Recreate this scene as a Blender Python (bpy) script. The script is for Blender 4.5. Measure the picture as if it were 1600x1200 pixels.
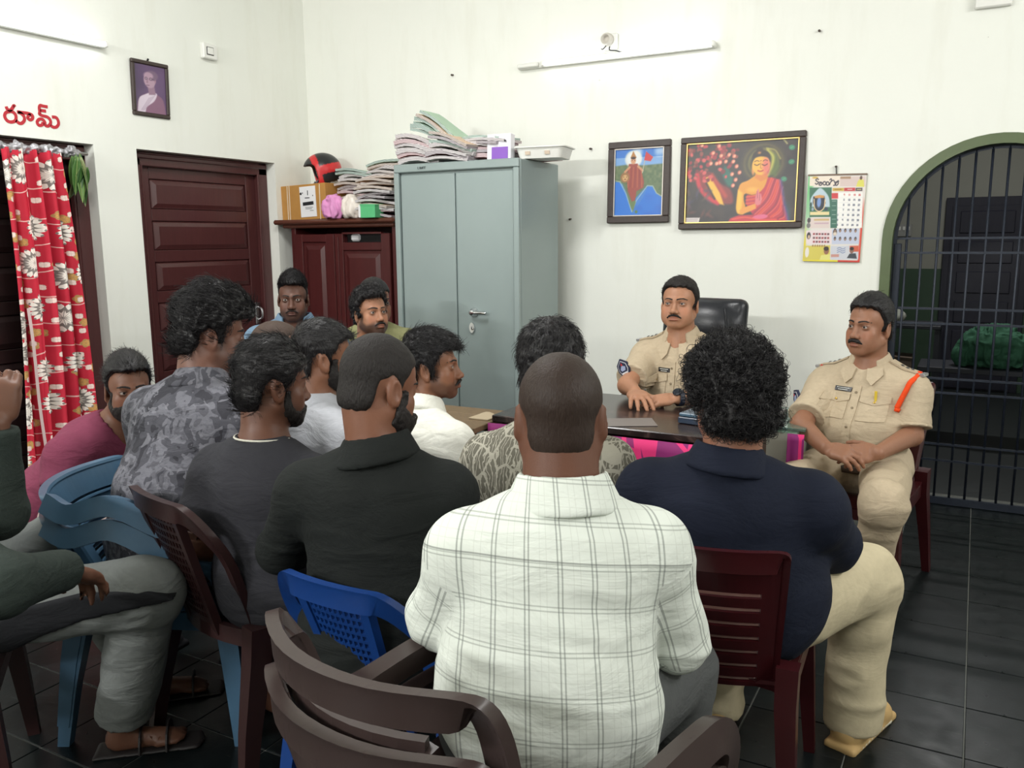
import bpy, bmesh, math, random
import numpy as np
from mathutils import Vector, Matrix, Euler

R_ = math.radians
for o in list(bpy.data.objects):
    bpy.data.objects.remove(o)
SC = bpy.context.scene
COL = SC.collection

# ------------------------------------------------------------------ camera
F_PX, YAW, PITCH, ROLL, EYE = 1326.0, 0.49837, 0.16864, -0.0087, 1.5
fw = Vector((-math.sin(YAW) * math.cos(PITCH), math.cos(YAW) * math.cos(PITCH), -math.sin(PITCH)))
rt0 = Vector((math.cos(YAW), math.sin(YAW), 0))
up0 = rt0.cross(fw)
rt = rt0 * math.cos(ROLL) + up0 * math.sin(ROLL)
up = -rt0 * math.sin(ROLL) + up0 * math.cos(ROLL)
cam_d = bpy.data.cameras.new('camera')
cam_d.sensor_fit = 'HORIZONTAL'
cam_d.sensor_width = 36.0
cam_d.lens = 36.0 * F_PX / 1600.0
cam_d.clip_start = 0.05
cam = bpy.data.objects.new('camera', cam_d)
M = Matrix((rt, up, -fw)).transposed().to_4x4()
M.translation = Vector((0, 0, EYE))
cam.matrix_world = M
COL.objects.link(cam)
SC.camera = cam

# ------------------------------------------------------------------ world, exposure
SC.view_settings.view_transform = 'Standard'
SC.view_settings.look = 'None'
SC.view_settings.gamma = 1.0
SC.view_settings.use_curve_mapping = False
SC.view_settings.exposure = 0.0
SC.cycles.use_denoising = True
SC.cycles.max_bounces = 8
SC.cycles.diffuse_bounces = 4
SC.cycles.glossy_bounces = 3
W = bpy.data.worlds.new('world')
SC.world = W
W.use_nodes = True
W.node_tree.nodes['Background'].inputs[0].default_value = (0.80, 0.90, 1.0, 1)
W.node_tree.nodes['Background'].inputs[1].default_value = 0.35
TUBE_POWER = 6.5          # emission strength of the fluorescent tubes
LAMP_W = 78.0             # tube battens behind and beside the camera, and one added wall lamp

def area_tube(loc, aim, watts, size=(1.25, 0.12), col=(1.0, 0.995, 0.98)):
    d = bpy.data.lights.new('tube_light', 'AREA')
    d.shape = 'RECTANGLE'
    d.size, d.size_y = size
    d.energy = watts
    d.color = col
    o = bpy.data.objects.new('tube_light', d)
    o.location = loc
    v = Vector(aim) - Vector(loc)
    o.rotation_euler = v.to_track_quat('-Z', 'Y').to_euler()
    COL.objects.link(o)
    return o
area_tube((.1, 7.4, 3.1), (.1, 7.4, 0), 28, (.6, .1))          # lamp added to brighten the dark cell, no fitting there
area_tube((2.30, 1.6, 2.85), (-3.5, 3.2, 1.3), LAMP_W * .56)
area_tube((-.6, -2.5, 2.85), (-2.6, 4.6, 1.5), LAMP_W * .74)
area_tube((-3.2, -2.5, 2.85), (-3.0, 4.6, 1.5), LAMP_W * 1.6)
area_tube((-2.5, 2.3, 3.66), (-2.9, 2.6, 0), LAMP_W * .85)        # ceiling batten over the desk end
area_tube((2.30, 3.1, 2.95), (-4.5, 3.0, 1.6), LAMP_W * .50)  # extra lamp added to brighten the left wall
# ------------------------------------------------------------------ signed-distance modelling (numpy) for bodies, clothes, hair
def nz(v):
    v = np.asarray(v, float)
    return v / (np.linalg.norm(v) + 1e-12)

def vnoise(P, scale=1.0, seed=0):
    """smooth value noise in [-1,1] for points P (n,3)"""
    Q = np.asarray(P, float) * scale + seed * 17.31
    i = np.floor(Q).astype(np.int64)
    f = Q - i
    u = f * f * (3 - 2 * f)
    def h(a, b, c):
        n = (a * 374761393 + b * 668265263 + c * 2147483647 + seed * 974634533) & 0xFFFFFFFF
        n = ((n ^ (n >> 13)) * 1274126177) & 0xFFFFFFFF
        return ((n ^ (n >> 16)) & 0xFFFF) / 32767.5 - 1.0
    r = 0
    for dx in (0, 1):
        wx = u[..., 0] if dx else 1 - u[..., 0]
        for dy in (0, 1):
            wy = u[..., 1] if dy else 1 - u[..., 1]
            for dz in (0, 1):
                wz = u[..., 2] if dz else 1 - u[..., 2]
                r = r + wx * wy * wz * h(i[..., 0] + dx, i[..., 1] + dy, i[..., 2] + dz)
    return r

def axis(lo, hi, coarse, fine=None, ranges=()):
    xs = [lo]
    while xs[-1] < hi:
        x = xs[-1]
        s = coarse
        for a, b in ranges:
            if a - coarse <= x <= b:
                s = fine
        xs.append(x + s)
    return np.array(xs)

class SDF:
    """prims are combined in order on a rectilinear grid; every prim only touches its own neighbourhood"""
    def __init__(self):
        self.ops = []
    # --- primitive constructors: (op, k, bbox_lo, bbox_hi, func)
    def _add(self, op, k, lo, hi, fn):
        self.ops.append((op, k, np.asarray(lo, float), np.asarray(hi, float), fn))
    def cone(self, a, b, r1, r2=None, k=0.02, op='u', sq=None):
        a = np.asarray(a, float); b = np.asarray(b, float)
        r2 = r1 if r2 is None else r2
        ab = b - a; L2 = ab @ ab + 1e-12
        def fn(X, Y, Z):
            px, py, pz = X - a[0], Y - a[1], Z - a[2]
            t = np.clip((px * ab[0] + py * ab[1] + pz * ab[2]) / L2, 0, 1)
            return np.sqrt((px - t * ab[0])**2 + (py - t * ab[1])**2 + (pz - t * ab[2])**2) - (r1 + (r2 - r1) * t)
        rm = max(r1, r2)
        self._add(op, k, np.minimum(a, b) - rm, np.maximum(a, b) + rm, fn)
        return self
    def ell(self, c, r, R=None, k=0.02, op='u'):
        c = np.asarray(c, float)
        r = np.asarray(r if np.ndim(r) else (r, r, r), float)
        R = np.eye(3) if R is None else np.asarray(R, float)   # columns = local axes in world
        def fn(X, Y, Z):
            px, py, pz = X - c[0], Y - c[1], Z - c[2]
            q = [px * R[0, i] + py * R[1, i] + pz * R[2, i] for i in range(3)]
            k0 = np.sqrt(sum((q[i] / r[i])**2 for i in range(3)))
            k1 = np.sqrt(sum((q[i] / r[i]**2)**2 for i in range(3))) + 1e-9
            return k0 * (k0 - 1) / k1
        ext = np.sqrt(((R * r[None, :])**2).sum(1))
        self._add(op, k, c - ext, c + ext, fn)
        return self
    def box(self, c, h, R=None, rad=0.01, k=0.02, op='u'):
        c = np.asarray(c, float); h = np.asarray(h, float)
        R = np.eye(3) if R is None else np.asarray(R, float)
        def fn(X, Y, Z):
            px, py, pz = X - c[0], Y - c[1], Z - c[2]
            q = [np.abs(px * R[0, i] + py * R[1, i] + pz * R[2, i]) - (h[i] - rad) for i in range(3)]
            return np.sqrt(sum(np.maximum(v, 0)**2 for v in q)) + np.minimum(np.maximum(np.maximum(q[0], q[1]), q[2]), 0) - rad
        ext = np.abs(R) @ h
        self._add(op, k, c - ext, c + ext, fn)
        return self
    def plane_cut(self, p, n, k=0.004):
        """keep the side where (x-p).n < 0"""
        p = np.asarray(p, float); n = nz(n)
        def fn(X, Y, Z):
            return (X - p[0]) * n[0] + (Y - p[1]) * n[1] + (Z - p[2]) * n[2]
        self._add('i', k, [-9] * 3, [9] * 3, fn)
        return self
    def func(self, fn, op='i', k=0.004, lo=(-9,) * 3, hi=(9,) * 3):
        self._add(op, k, lo, hi, fn)
        return self
    def bounds(self):
        lo = np.min([o[2] for o in self.ops if o[0] == 'u'], 0)
        hi = np.max([o[3] for o in self.ops if o[0] == 'u'], 0)
        return lo, hi
    def mesh(self, coarse=0.01, fine=None, fine_boxes=(), smooth=1, disp=None):
        lo, hi = self.bounds()
        pad = 0.03
        ax = []
        for i in range(3):
            rg = [(b[0][i], b[1][i]) for b in fine_boxes]
            ax.append(axis(lo[i] - pad, hi[i] + pad, coarse, fine or coarse, rg))
        D = np.full([len(a) for a in ax], 1.0, np.float32)
        for op, k, l, h, fn in self.ops:
            m = 2.2 * coarse + k
            s = []
            for i in range(3):
                i0 = max(0, np.searchsorted(ax[i], l[i] - m) - 1)
                i1 = min(len(ax[i]), np.searchsorted(ax[i], h[i] + m) + 1)
                s.append(slice(i0, i1))
            s = tuple(s)
            if any(q.stop <= q.start for q in s):
                continue
            X = ax[0][s[0]].astype(np.float32)[:, None, None]
            Y = ax[1][s[1]].astype(np.float32)[None, :, None]
            Z = ax[2][s[2]].astype(np.float32)[None, None, :]
            d = fn(X, Y, Z)
            o = D[s]
            if op == 'u':
                if k > 0:
                    hh = np.maximum(k - np.abs(o - d), 0) / k
                    D[s] = np.minimum(o, d) - hh * hh * k * 0.25
                else:
                    D[s] = np.minimum(o, d)
            else:
                if op == 's':
                    d = -d
                if k > 0:
                    hh = np.maximum(k - np.abs(o - d), 0) / k
                    D[s] = np.maximum(o, d) + hh * hh * k * 0.25
                else:
                    D[s] = np.maximum(o, d)
        V, Q = surface_nets(D, ax)
        for _ in range(smooth):
            V = lap(V, Q, 0.5)
        return V, Q

def surface_nets(D, ax):
    S = D < 0
    n = D.shape
    c = np.zeros([m - 1 for m in n], np.int8)
    for dx in (0, 1):
        for dy in (0, 1):
            for dz in (0, 1):
                c += S[dx:n[0] - 1 + dx, dy:n[1] - 1 + dy, dz:n[2] - 1 + dz]
    act = (c > 0) & (c < 8)
    idx = np.full(act.shape, -1, np.int32)
    I = np.argwhere(act)
    idx[act] = np.arange(len(I))
    acc = np.zeros((len(I), 3)); cnt = np.zeros(len(I))
    A = [np.asarray(a) for a in ax]
    cor = [(a, b, c_) for a in (0, 1) for b in (0, 1) for c_ in (0, 1)]
    val = {k: D[I[:, 0] + k[0], I[:, 1] + k[1], I[:, 2] + k[2]].astype(float) for k in cor}
    pos = {k: np.stack([A[i][I[:, i] + k[i]] for i in range(3)], 1) for k in cor}
    for a in cor:
        for ax_i in range(3):
            if a[ax_i] == 0:
                b = list(a); b[ax_i] = 1; b = tuple(b)
                va, vb = val[a], val[b]
                m = (va < 0) != (vb < 0)
                t = va[m] / (va[m] - vb[m])
                acc[m] += pos[a][m] + (pos[b][m] - pos[a][m]) * t[:, None]
                cnt[m] += 1
    V = acc / cnt[:, None]
    quads = []
    for a in range(3):
        b, c_ = (a + 1) % 3, (a + 2) % 3
        sl0 = [slice(None)] * 3; sl1 = [slice(None)] * 3
        sl0[a] = slice(0, n[a] - 1); sl1[a] = slice(1, n[a])
        s0, s1 = S[tuple(sl0)], S[tuple(sl1)]
        E = np.argwhere(s0 != s1)
        ok = (E[:, b] > 0) & (E[:, c_] > 0) & (E[:, b] < n[b] - 1) & (E[:, c_] < n[c_] - 1)
        E = E[ok]
        def at(db, dc):
            J = E.copy(); J[:, b] += db; J[:, c_] += dc
            return idx[J[:, 0], J[:, 1], J[:, 2]]
        q = np.stack([at(-1, -1), at(0, -1), at(0, 0), at(-1, 0)], 1)
        inside0 = s0[E[:, 0], E[:, 1], E[:, 2]]
        q[~inside0] = q[~inside0][:, ::-1]
        quads.append(q)
    Q = np.concatenate(quads)
    Q = Q[(Q >= 0).all(1)]
    return V, Q

def lap(V, Q, w):
    acc = np.zeros_like(V); cnt = np.zeros(len(V))
    for i in range(4):
        a, b = Q[:, i], Q[:, (i + 1) % 4]
        for d in range(3):
            acc[:, d] += np.bincount(a, V[b, d], len(V)) + np.bincount(b, V[a, d], len(V))
        cnt += np.bincount(a, minlength=len(V)) + np.bincount(b, minlength=len(V))
    return V + w * (acc / np.maximum(cnt, 1)[:, None] - V)

def normals(V, Q):
    fn = np.cross(V[Q[:, 2]] - V[Q[:, 0]], V[Q[:, 3]] - V[Q[:, 1]])
    N = np.zeros_like(V)
    for i in range(4):
        for d in range(3):
            N[:, d] += np.bincount(Q[:, i], fn[:, d], len(V))
    return N / (np.linalg.norm(N, axis=1)[:, None] + 1e-12)

def mesh_obj(name, V, F, mat, parent=None, smooth=True, col=None, uv=None):
    me = bpy.data.meshes.new(name)
    V = np.asarray(V, np.float32); F = np.asarray(F, np.int32)
    me.vertices.add(len(V)); me.vertices.foreach_set('co', V.ravel())
    k = F.shape[1]
    me.loops.add(F.size); me.loops.foreach_set('vertex_index', F.ravel())
    me.polygons.add(len(F)); me.polygons.foreach_set('loop_start', np.arange(0, F.size, k, dtype=np.int32))
    me.polygons.foreach_set('loop_total', np.full(len(F), k, np.int32))
    me.update(calc_edges=True)
    if smooth:
        me.polygons.foreach_set('use_smooth', np.ones(len(F), bool))
    if col is not None:
        a = me.color_attributes.new('Col', 'FLOAT_COLOR', 'POINT')
        c4 = np.ones((len(V), 4), np.float32); c4[:, :3] = col
        a.data.foreach_set('color', c4.ravel())
    if uv is not None:
        a = me.attributes.new('Fab', 'FLOAT_VECTOR', 'POINT')
        a.data.foreach_set('vector', np.asarray(uv, np.float32).ravel())
    me.validate()
    if mat:
        me.materials.append(mat)
    o = bpy.data.objects.new(name, me)
    COL.objects.link(o)
    if parent:
        o.parent = parent
    return o

def rotz(a):
    c, s = math.cos(a), math.sin(a)
    return np.array([[c, -s, 0], [s, c, 0], [0, 0, 1.0]])
def rotx(a):
    c, s = math.cos(a), math.sin(a)
    return np.array([[1.0, 0, 0], [0, c, -s], [0, s, c]])
def roty(a):
    c, s = math.cos(a), math.sin(a)
    return np.array([[c, 0, s], [0, 1.0, 0], [-s, 0, c]])
# ------------------------------------------------------------------ materials
MATS = {}
def lin(c):
    """sRGB 0-255 (or hex) -> linear"""
    if isinstance(c, str):
        c = [int(c[i:i + 2], 16) for i in (0, 2, 4)]
    out = []
    for v in c[:3]:
        v = v / 255.0
        out.append(v / 12.92 if v <= 0.04045 else ((v + 0.055) / 1.055) ** 2.4)
    return tuple(out)

class NT:
    def __init__(self, name):
        self.m = bpy.data.materials.new(name)
        self.m.use_nodes = True
        self.t = self.m.node_tree
        self.b = self.t.nodes['Principled BSDF']
    def n(self, typ, **kw):
        nd = self.t.nodes.new(typ)
        for k, v in kw.items():
            if k.startswith('i_'):
                key = k[2:]
                nd.inputs[int(key) if key.isdigit() else key.replace('_', ' ')].default_value = v
            else:
                setattr(nd, k, v)
        return nd
    def l(self, a, b):
        self.t.links.new(a, b)
    def set(self, **kw):
        for k, v in kw.items():
            self.b.inputs[k.replace('_', ' ')].default_value = v
    def mix(self, fac, a, b, mode='MIX'):
        nd = self.n('ShaderNodeMix', data_type='RGBA', blend_type=mode)
        for sock, v in ((nd.inputs[0], fac), (nd.inputs[6], a), (nd.inputs[7], b)):
            if hasattr(v, 'links'):
                self.l(v, sock)
            elif isinstance(v, (int, float)):
                sock.default_value = v
            else:
                sock.default_value = (*v[:3], 1)
        return nd.outputs[2]
    def math(self, op, a, b=0.0, c=None):
        nd = self.n('ShaderNodeMath', operation=op)
        for i, v in enumerate((a, b, c)):
            if v is None: continue
            if hasattr(v, 'links'): self.l(v, nd.inputs[i])
            else: nd.inputs[i].default_value = v
        return nd.outputs[0]
    def ramp(self, fac, stops, interp='LINEAR'):
        nd = self.n('ShaderNodeValToRGB')
        nd.color_ramp.interpolation = interp
        e = nd.color_ramp.elements
        while len(e) > len(stops): e.remove(e[-1])
        while len(e) < len(stops): e.new(1.0)
        for q, (p, c) in zip(e, stops):
            q.position = p
            q.color = (*c[:3], 1) if not isinstance(c, (int, float)) else (c, c, c, 1)
        self.l(fac, nd.inputs[0])
        return nd.outputs[0]
    def coord(self, kind='Object'):
        return self.n('ShaderNodeTexCoord').outputs[kind]
    def attr(self, name):
        return self.n('ShaderNodeAttribute', attribute_name=name)
    def mapv(self, vec, scale=(1, 1, 1), rot=(0, 0, 0), loc=(0, 0, 0)):
        nd = self.n('ShaderNodeMapping')
        nd.inputs['Scale'].default_value = scale
        nd.inputs['Rotation'].default_value = rot
        nd.inputs['Location'].default_value = loc
        self.l(vec, nd.inputs[0])
        return nd.outputs[0]
    def noise(self, vec, scale, detail=3, rough=0.5, out=0, dist=0.0):
        nd = self.n('ShaderNodeTexNoise')
        nd.inputs['Scale'].default_value = scale
        nd.inputs['Detail'].default_value = detail
        nd.inputs['Roughness'].default_value = rough
        nd.inputs['Distortion'].default_value = dist
        self.l(vec, nd.inputs['Vector'])
        return nd.outputs[out]
    def bump(self, h, strength=0.3, dist=0.01, prev=None):
        nd = self.n('ShaderNodeBump')
        nd.inputs['Strength'].default_value = strength
        nd.inputs['Distance'].default_value = dist
        self.l(h, nd.inputs['Height'])
        if prev is not None: self.l(prev, nd.inputs['Normal'])
        return nd.outputs[0]
    def normal(self, nrm):
        self.l(nrm, self.b.inputs['Normal'])
    def color(self, c):
        if hasattr(c, 'links'): self.l(c, self.b.inputs['Base Color'])
        else: self.b.inputs['Base Color'].default_value = (*c[:3], 1)

def plain(name, c, rough=0.5, metal=0.0, var=0.0, scale=30, bump=0.0, spec=0.5, coat=0.0):
    """one colour with a little grain"""
    if name in MATS: return MATS[name]
    t = NT(name)
    t.set(Roughness=rough, Metallic=metal)
    t.b.inputs['Specular IOR Level'].default_value = spec
    if coat: t.b.inputs['Coat Weight'].default_value = coat
    co = t.coord()
    if var:
        f = t.noise(co, scale, 4)
        t.color(t.mix(f, [v * (1 - var) for v in c], [min(1, v * (1 + var)) for v in c]))
    else:
        t.color(c)
    if bump:
        t.normal(t.bump(t.noise(co, scale * 4, 3), bump, 0.004))
    MATS[name] = t.m
    return t.m

def fabric(name, c, rough=0.85, fold=0.5, weave=0.15, pattern=None, fscale=7.0, spec=0.2, sheen=0.0):
    """cloth: fine weave, soft folds in the relief, optional printed pattern(t, coords) -> colour socket"""
    if name in MATS: return MATS[name]
    t = NT(name)
    t.set(Roughness=rough)
    t.b.inputs['Specular IOR Level'].default_value = spec
    if sheen: t.b.inputs['Sheen Weight'].default_value = sheen
    co = t.attr('Fab').outputs['Vector']
    ob = t.coord()
    if pattern:
        t.color(pattern(t, co))
    else:
        f = t.noise(ob, 60, 3)
        t.color(t.mix(f, [v * 0.9 for v in c], [min(1, v * 1.1) for v in c]))
    h1 = t.noise(t.mapv(ob, (1.0, 1.0, 2.2), (0.5, 0.4, 0.3)), fscale, 4, 0.55, dist=0.6)
    nb = t.bump(h1, fold, 0.02)
    h2 = t.noise(ob, 420, 2)
    t.normal(t.bump(h2, weave, 0.002, nb))
    MATS[name] = t.m
    return t.m

def skin_mat():
    t = NT('skin')
    t.set(Roughness=0.48)
    t.b.inputs['Specular IOR Level'].default_value = 0.4
    t.b.inputs['Subsurface Weight'].default_value = 0.08
    t.b.inputs['Subsurface Radius'].default_value = (0.01, 0.004, 0.002)
    t.b.inputs['Subsurface Scale'].default_value = 0.6
    a = t.attr('Col').outputs['Color']
    ob = t.coord()
    f = t.noise(ob, 90, 4)
    t.color(t.mix(t.math('MULTIPLY', f, 0.35), a, t.mix(0.6, a, (0.10, 0.035, 0.02))))
    t.normal(t.bump(t.noise(ob, 330, 3), 0.12, 0.002))
    return t.m
SKIN = skin_mat()
def hair_mat(name, c=(0.012, 0.011, 0.012), rough=0.42, bump=0.6):
    t = NT(name)
    t.set(Roughness=rough)
    t.b.inputs['Specular IOR Level'].default_value = 0.3
    t.color(c)
    ob = t.coord()
    t.normal(t.bump(t.noise(t.mapv(ob, (1, 1, 0.35)), 260, 3), bump, 0.004))
    return t.m
HAIR = hair_mat('black_hair')
HAIR_SHORT = hair_mat('cropped_hair', (0.016, 0.013, 0.012), 0.6, 0.9)
HAIR_STUBBLE = hair_mat('shaved_hair', (0.030, 0.018, 0.013), 0.55, 0.5)
HAIR_FADE = hair_mat('shaved_nape_hair', (0.055, 0.034, 0.025), 0.6, 0.6)
EYE_W = plain('eye_white', (0.34, 0.29, 0.26), 0.55)
EYE_I = plain('eye_iris', (0.012, 0.007, 0.005), 0.15)
# ------------------------------------------------------------------ heads
class Fr:
    """a local frame: columns of R are right, forward, up"""
    def __init__(self, c, R, hw=1.0):
        self.c = np.asarray(c, float); self.R = np.asarray(R, float); self.hw = hw
    def p(self, x, y, z):
        return self.c + self.R @ np.array([x * self.hw, y, z], float)
    def loc(self, P):
        return ((np.asarray(P) - self.c) @ self.R) / np.array([self.hw, 1, 1])
    def fields(self, X, Y, Z):
        a, b, c = X - self.c[0], Y - self.c[1], Z - self.c[2]
        R = self.R
        return [(a * R[0, i] + b * R[1, i] + c * R[2, i]) / (self.hw if i == 0 else 1) for i in range(3)]

def head_prims(S, h, fat=1.0, s=1.0, nose=1.0, ears=True, detail=True):
    P = lambda x, y, z: h.p(x * s, y * s, z * s)
    E = lambda c, r, k, R=None, op='u': S.ell(P(*c), np.array(r) * s * (np.array([h.hw, 1, 1]) if R is None else 1), h.R if R is None else h.R @ R, k, op)
    C = lambda a, b, r1, r2, k, op='u': S.cone(P(*a), P(*b), r1 * s, r2 * s, k, op)
    E((0, -0.012, 0.033), (.0735, .0925, .085), 0)
    E((0, 0.028, 0.030), (.062, .058, .064), .02)
    E((0, 0.034, -0.036), (.055 * (1 + .5 * (fat - 1)), .052, .062), .02)
    E((0, 0.020, -0.070), (.052 * fat, .058, .040), .025)
    C((0, .070, -.098), (0, .066, -.100), .017, .016, .03)
    for q in (-1, 1):
        C((q * .054 * fat, -.006, -.052), (q * .020, .064, -.101), .017, .013, .025)
        E((q * .043, .055, -.026), (.020 * (.6 + .4 * fat), .017, .017), .025)
        E((q * .040 * fat, .046, -.062), (.019, .026, .028), .03)
    if detail:
        C((-.034, .079, .018), (0, .086, .016), .009, .008, .016)
        C((.034, .079, .018), (0, .086, .016), .009, .008, .016)
        C((0, .080, -.002), (0, .088, -.038), .010, .015, .012)
        C((0, .085, .010), (0, .104, -.034), .0075, .0095, .010)
        E((0, .107, -.039), (.012 * nose, .012, .0105), .008)
        for q in (-1, 1):
            E((q * .0135 * nose, .097, -.043), (.0085, .011, .0085), .006)
            E((q * .032, .096, -.001), (.019, .016, .012), .012, op='s')
            E((q * .032, .0690, .0), (.0170, .0185, .0150), .004)
            E((q * .0325, .092, -.0012), (.0145, .016, .0040), .002, op='s')
            E((q * .007, .101, -.052), (.004, .006, .003), .003, op='s')
        E((0, .085, -.072), (.027, .014, .018), .012)
        E((0, .0975, -.0665), (.023, .0065, .0052), .005)
        E((0, .0960, -.0785), (.020, .0080, .0065), .005)
        C((-.024, .099, -.0725), (0, .1045, -.0725), .0015, .0018, .003, 's')
        C((.024, .099, -.0725), (0, .1045, -.0725), .0015, .0018, .003, 's')
        C((-.014, .096, -.0885), (.014, .096, -.0885), .004, .004, .008, 's')
    if ears:
        for q in (-1, 1):
            A = rotz(q * -0.38) @ rotx(0.18)
            E((q * .0765, -.016, -.008), (.0085, .0195, .0325), .006, A)
            E((q * .0860, -.012, -.005), (.0075, .0115, .0210), .004, A, 's')
            E((q * .0765, -.008, -.034), (.0065, .0095, .0095), .006, A)
            E((q * .0790, -.002, -.010), (.004, .005, .007), .005, A)

def skin_color(L, base, lips=True, stubble=0):
    """albedo per vertex from head-local coordinates L"""
    n = len(L)
    c = np.tile(np.array(base), (n, 1))
    x, y, z = L[:, 0], L[:, 1], L[:, 2]
    def blob(cx, cy, cz, rx, ry, rz):
        d = ((np.abs(x) - cx) / rx)**2 + ((y - cy) / ry)**2 + ((z - cz) / rz)**2
        return np.clip(1.6 - d * 1.1, 0, 1)[:, None]
    # lips, lash line, under-eye, nostrils (the colour of the skin itself)
    lip = np.maximum(blob(0, .100, -.0672, .023, .014, .0055), blob(0, .100, -.0785, .020, .014, .0062))
    c = c * (1 - lip) + lip * c * np.array([.78, .58, .62])
    lash = blob(.0325, .085, .0030, .0165, .02, .0052)
    c = c * (1 - .62 * lash)
    und = blob(.032, .08, -.012, .017, .02, .007)
    c = c * (1 - .18 * und)
    chk = blob(.040, .06, -.035, .022, .04, .022)
    c = c * (1 + chk * np.array([.14, .03, .0]))
    if stubble:                                            # shaved beard: the hair roots darken the skin
        for poly, w in ((BEARD['stubble'], 1.0), ([(.084, -.050), (.13, -.050), (.13, -.066), (.086, -.066)], .6)):
            d = poly2d(np.array(poly))(y.astype(np.float32), z.astype(np.float32))
            m = np.clip(.5 - d / .016, 0, 1) * stubble * w * (np.abs(x) < .09)
            m = m * (1 - lip[:, 0])
            c = c * (1 - m[:, None]) + m[:, None] * np.array(lin((38, 30, 28)))
    return c

def eyes(h, s, parent, gaze=(0, 0)):
    for q in (-1, 1):
        # eyeball: white globe with a dark iris disc looking along the gaze
        bm = bmesh.new()
        bmesh.ops.create_uvsphere(bm, u_segments=20, v_segments=16, radius=.0138 * s)
        me = bpy.data.meshes.new('eye')
        g = Vector((math.sin(gaze[0]) * math.cos(gaze[1]), math.cos(gaze[0]) * math.cos(gaze[1]), math.sin(gaze[1])))
        for f in bm.faces:
            f.smooth = True
            if f.calc_center_median().normalized().z > 0.90:
                f.material_index = 1
        bmesh.ops.rotate(bm, verts=bm.verts, cent=(0, 0, 0), matrix=g.to_track_quat('Z', 'Y').to_matrix())
        bm.to_mesh(me); bm.free()
        me.materials.append(EYE_W); me.materials.append(EYE_I)
        o = bpy.data.objects.new('eye', me)
        Rm = Matrix(h.R.tolist()).to_4x4()
        Rm.translation = Vector(h.p(q * .032 * s, .0722 * s, 0))
        o.matrix_world = Rm
        COL.objects.link(o); o.parent = parent

def poly2d(pts):
    pts = np.asarray(pts, np.float32)
    def fn(u, v):
        d = None; sgn = 1.0
        n = len(pts)
        for i in range(n):
            a, b = pts[i], pts[(i - 1) % n]
            e = b - a
            wu, wv = u - a[0], v - a[1]
            t = np.clip((wu * e[0] + wv * e[1]) / (e @ e), 0, 1)
            q = (wu - e[0] * t)**2 + (wv - e[1] * t)**2
            d = q if d is None else np.minimum(d, q)
            c1 = v >= a[1]; c2 = v < b[1]; c3 = e[0] * wv > e[1] * wu
            flip = (c1 & c2 & c3) | (~c1 & ~c2 & ~c3)
            sgn = np.where(flip, -sgn, sgn)
        return sgn * np.sqrt(d)
    return fn

HAIRLINE = {
    'normal': [(.13, .066), (.078, .064), (.058, .052), (.046, .030), (.034, .018), (.030, -.018), (.010, -.022), (.006, .014), (-.012, .026), (-.034, .010), (-.040, -.030), (-.052, -.062), (-.13, -.072), (-.2, .0), (-.1, .2), (.13, .2)],
    'high': [(.13, .084), (.070, .080), (.050, .062), (.038, .040), (.028, .018), (.024, -.018), (.010, -.022), (.004, .014), (-.012, .026), (-.034, .010), (-.040, -.028), (-.052, -.056), (-.13, -.064), (-.2, .0), (-.1, .2), (.13, .2)],
    'low': [(.13, .050), (.084, .048), (.062, .040), (.050, .020), (.036, .010), (.030, -.028), (.008, -.034), (.004, .010), (-.012, .024), (-.034, .006), (-.042, -.040), (-.054, -.084), (-.13, -.094), (-.2, .0), (-.1, .2), (.13, .2)],
}
BEARD = {
    'full': [(.036, .000), (.030, -.038), (.056, -.060), (.078, -.050), (.13, -.050), (.13, -.125), (.05, -.135), (-.004, -.085), (.006, -.02), (.016, .000)],
    'light': [(.030, -.012), (.030, -.050), (.054, -.074), (.078, -.060), (.13, -.056), (.13, -.125), (.05, -.128), (.004, -.080), (.010, -.012)],
    'stubble': [(.034, .000), (.034, -.044), (.060, -.062), (.13, -.052), (.13, -.125), (.04, -.125), (-.006, -.078), (.006, .000)],
}
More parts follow.
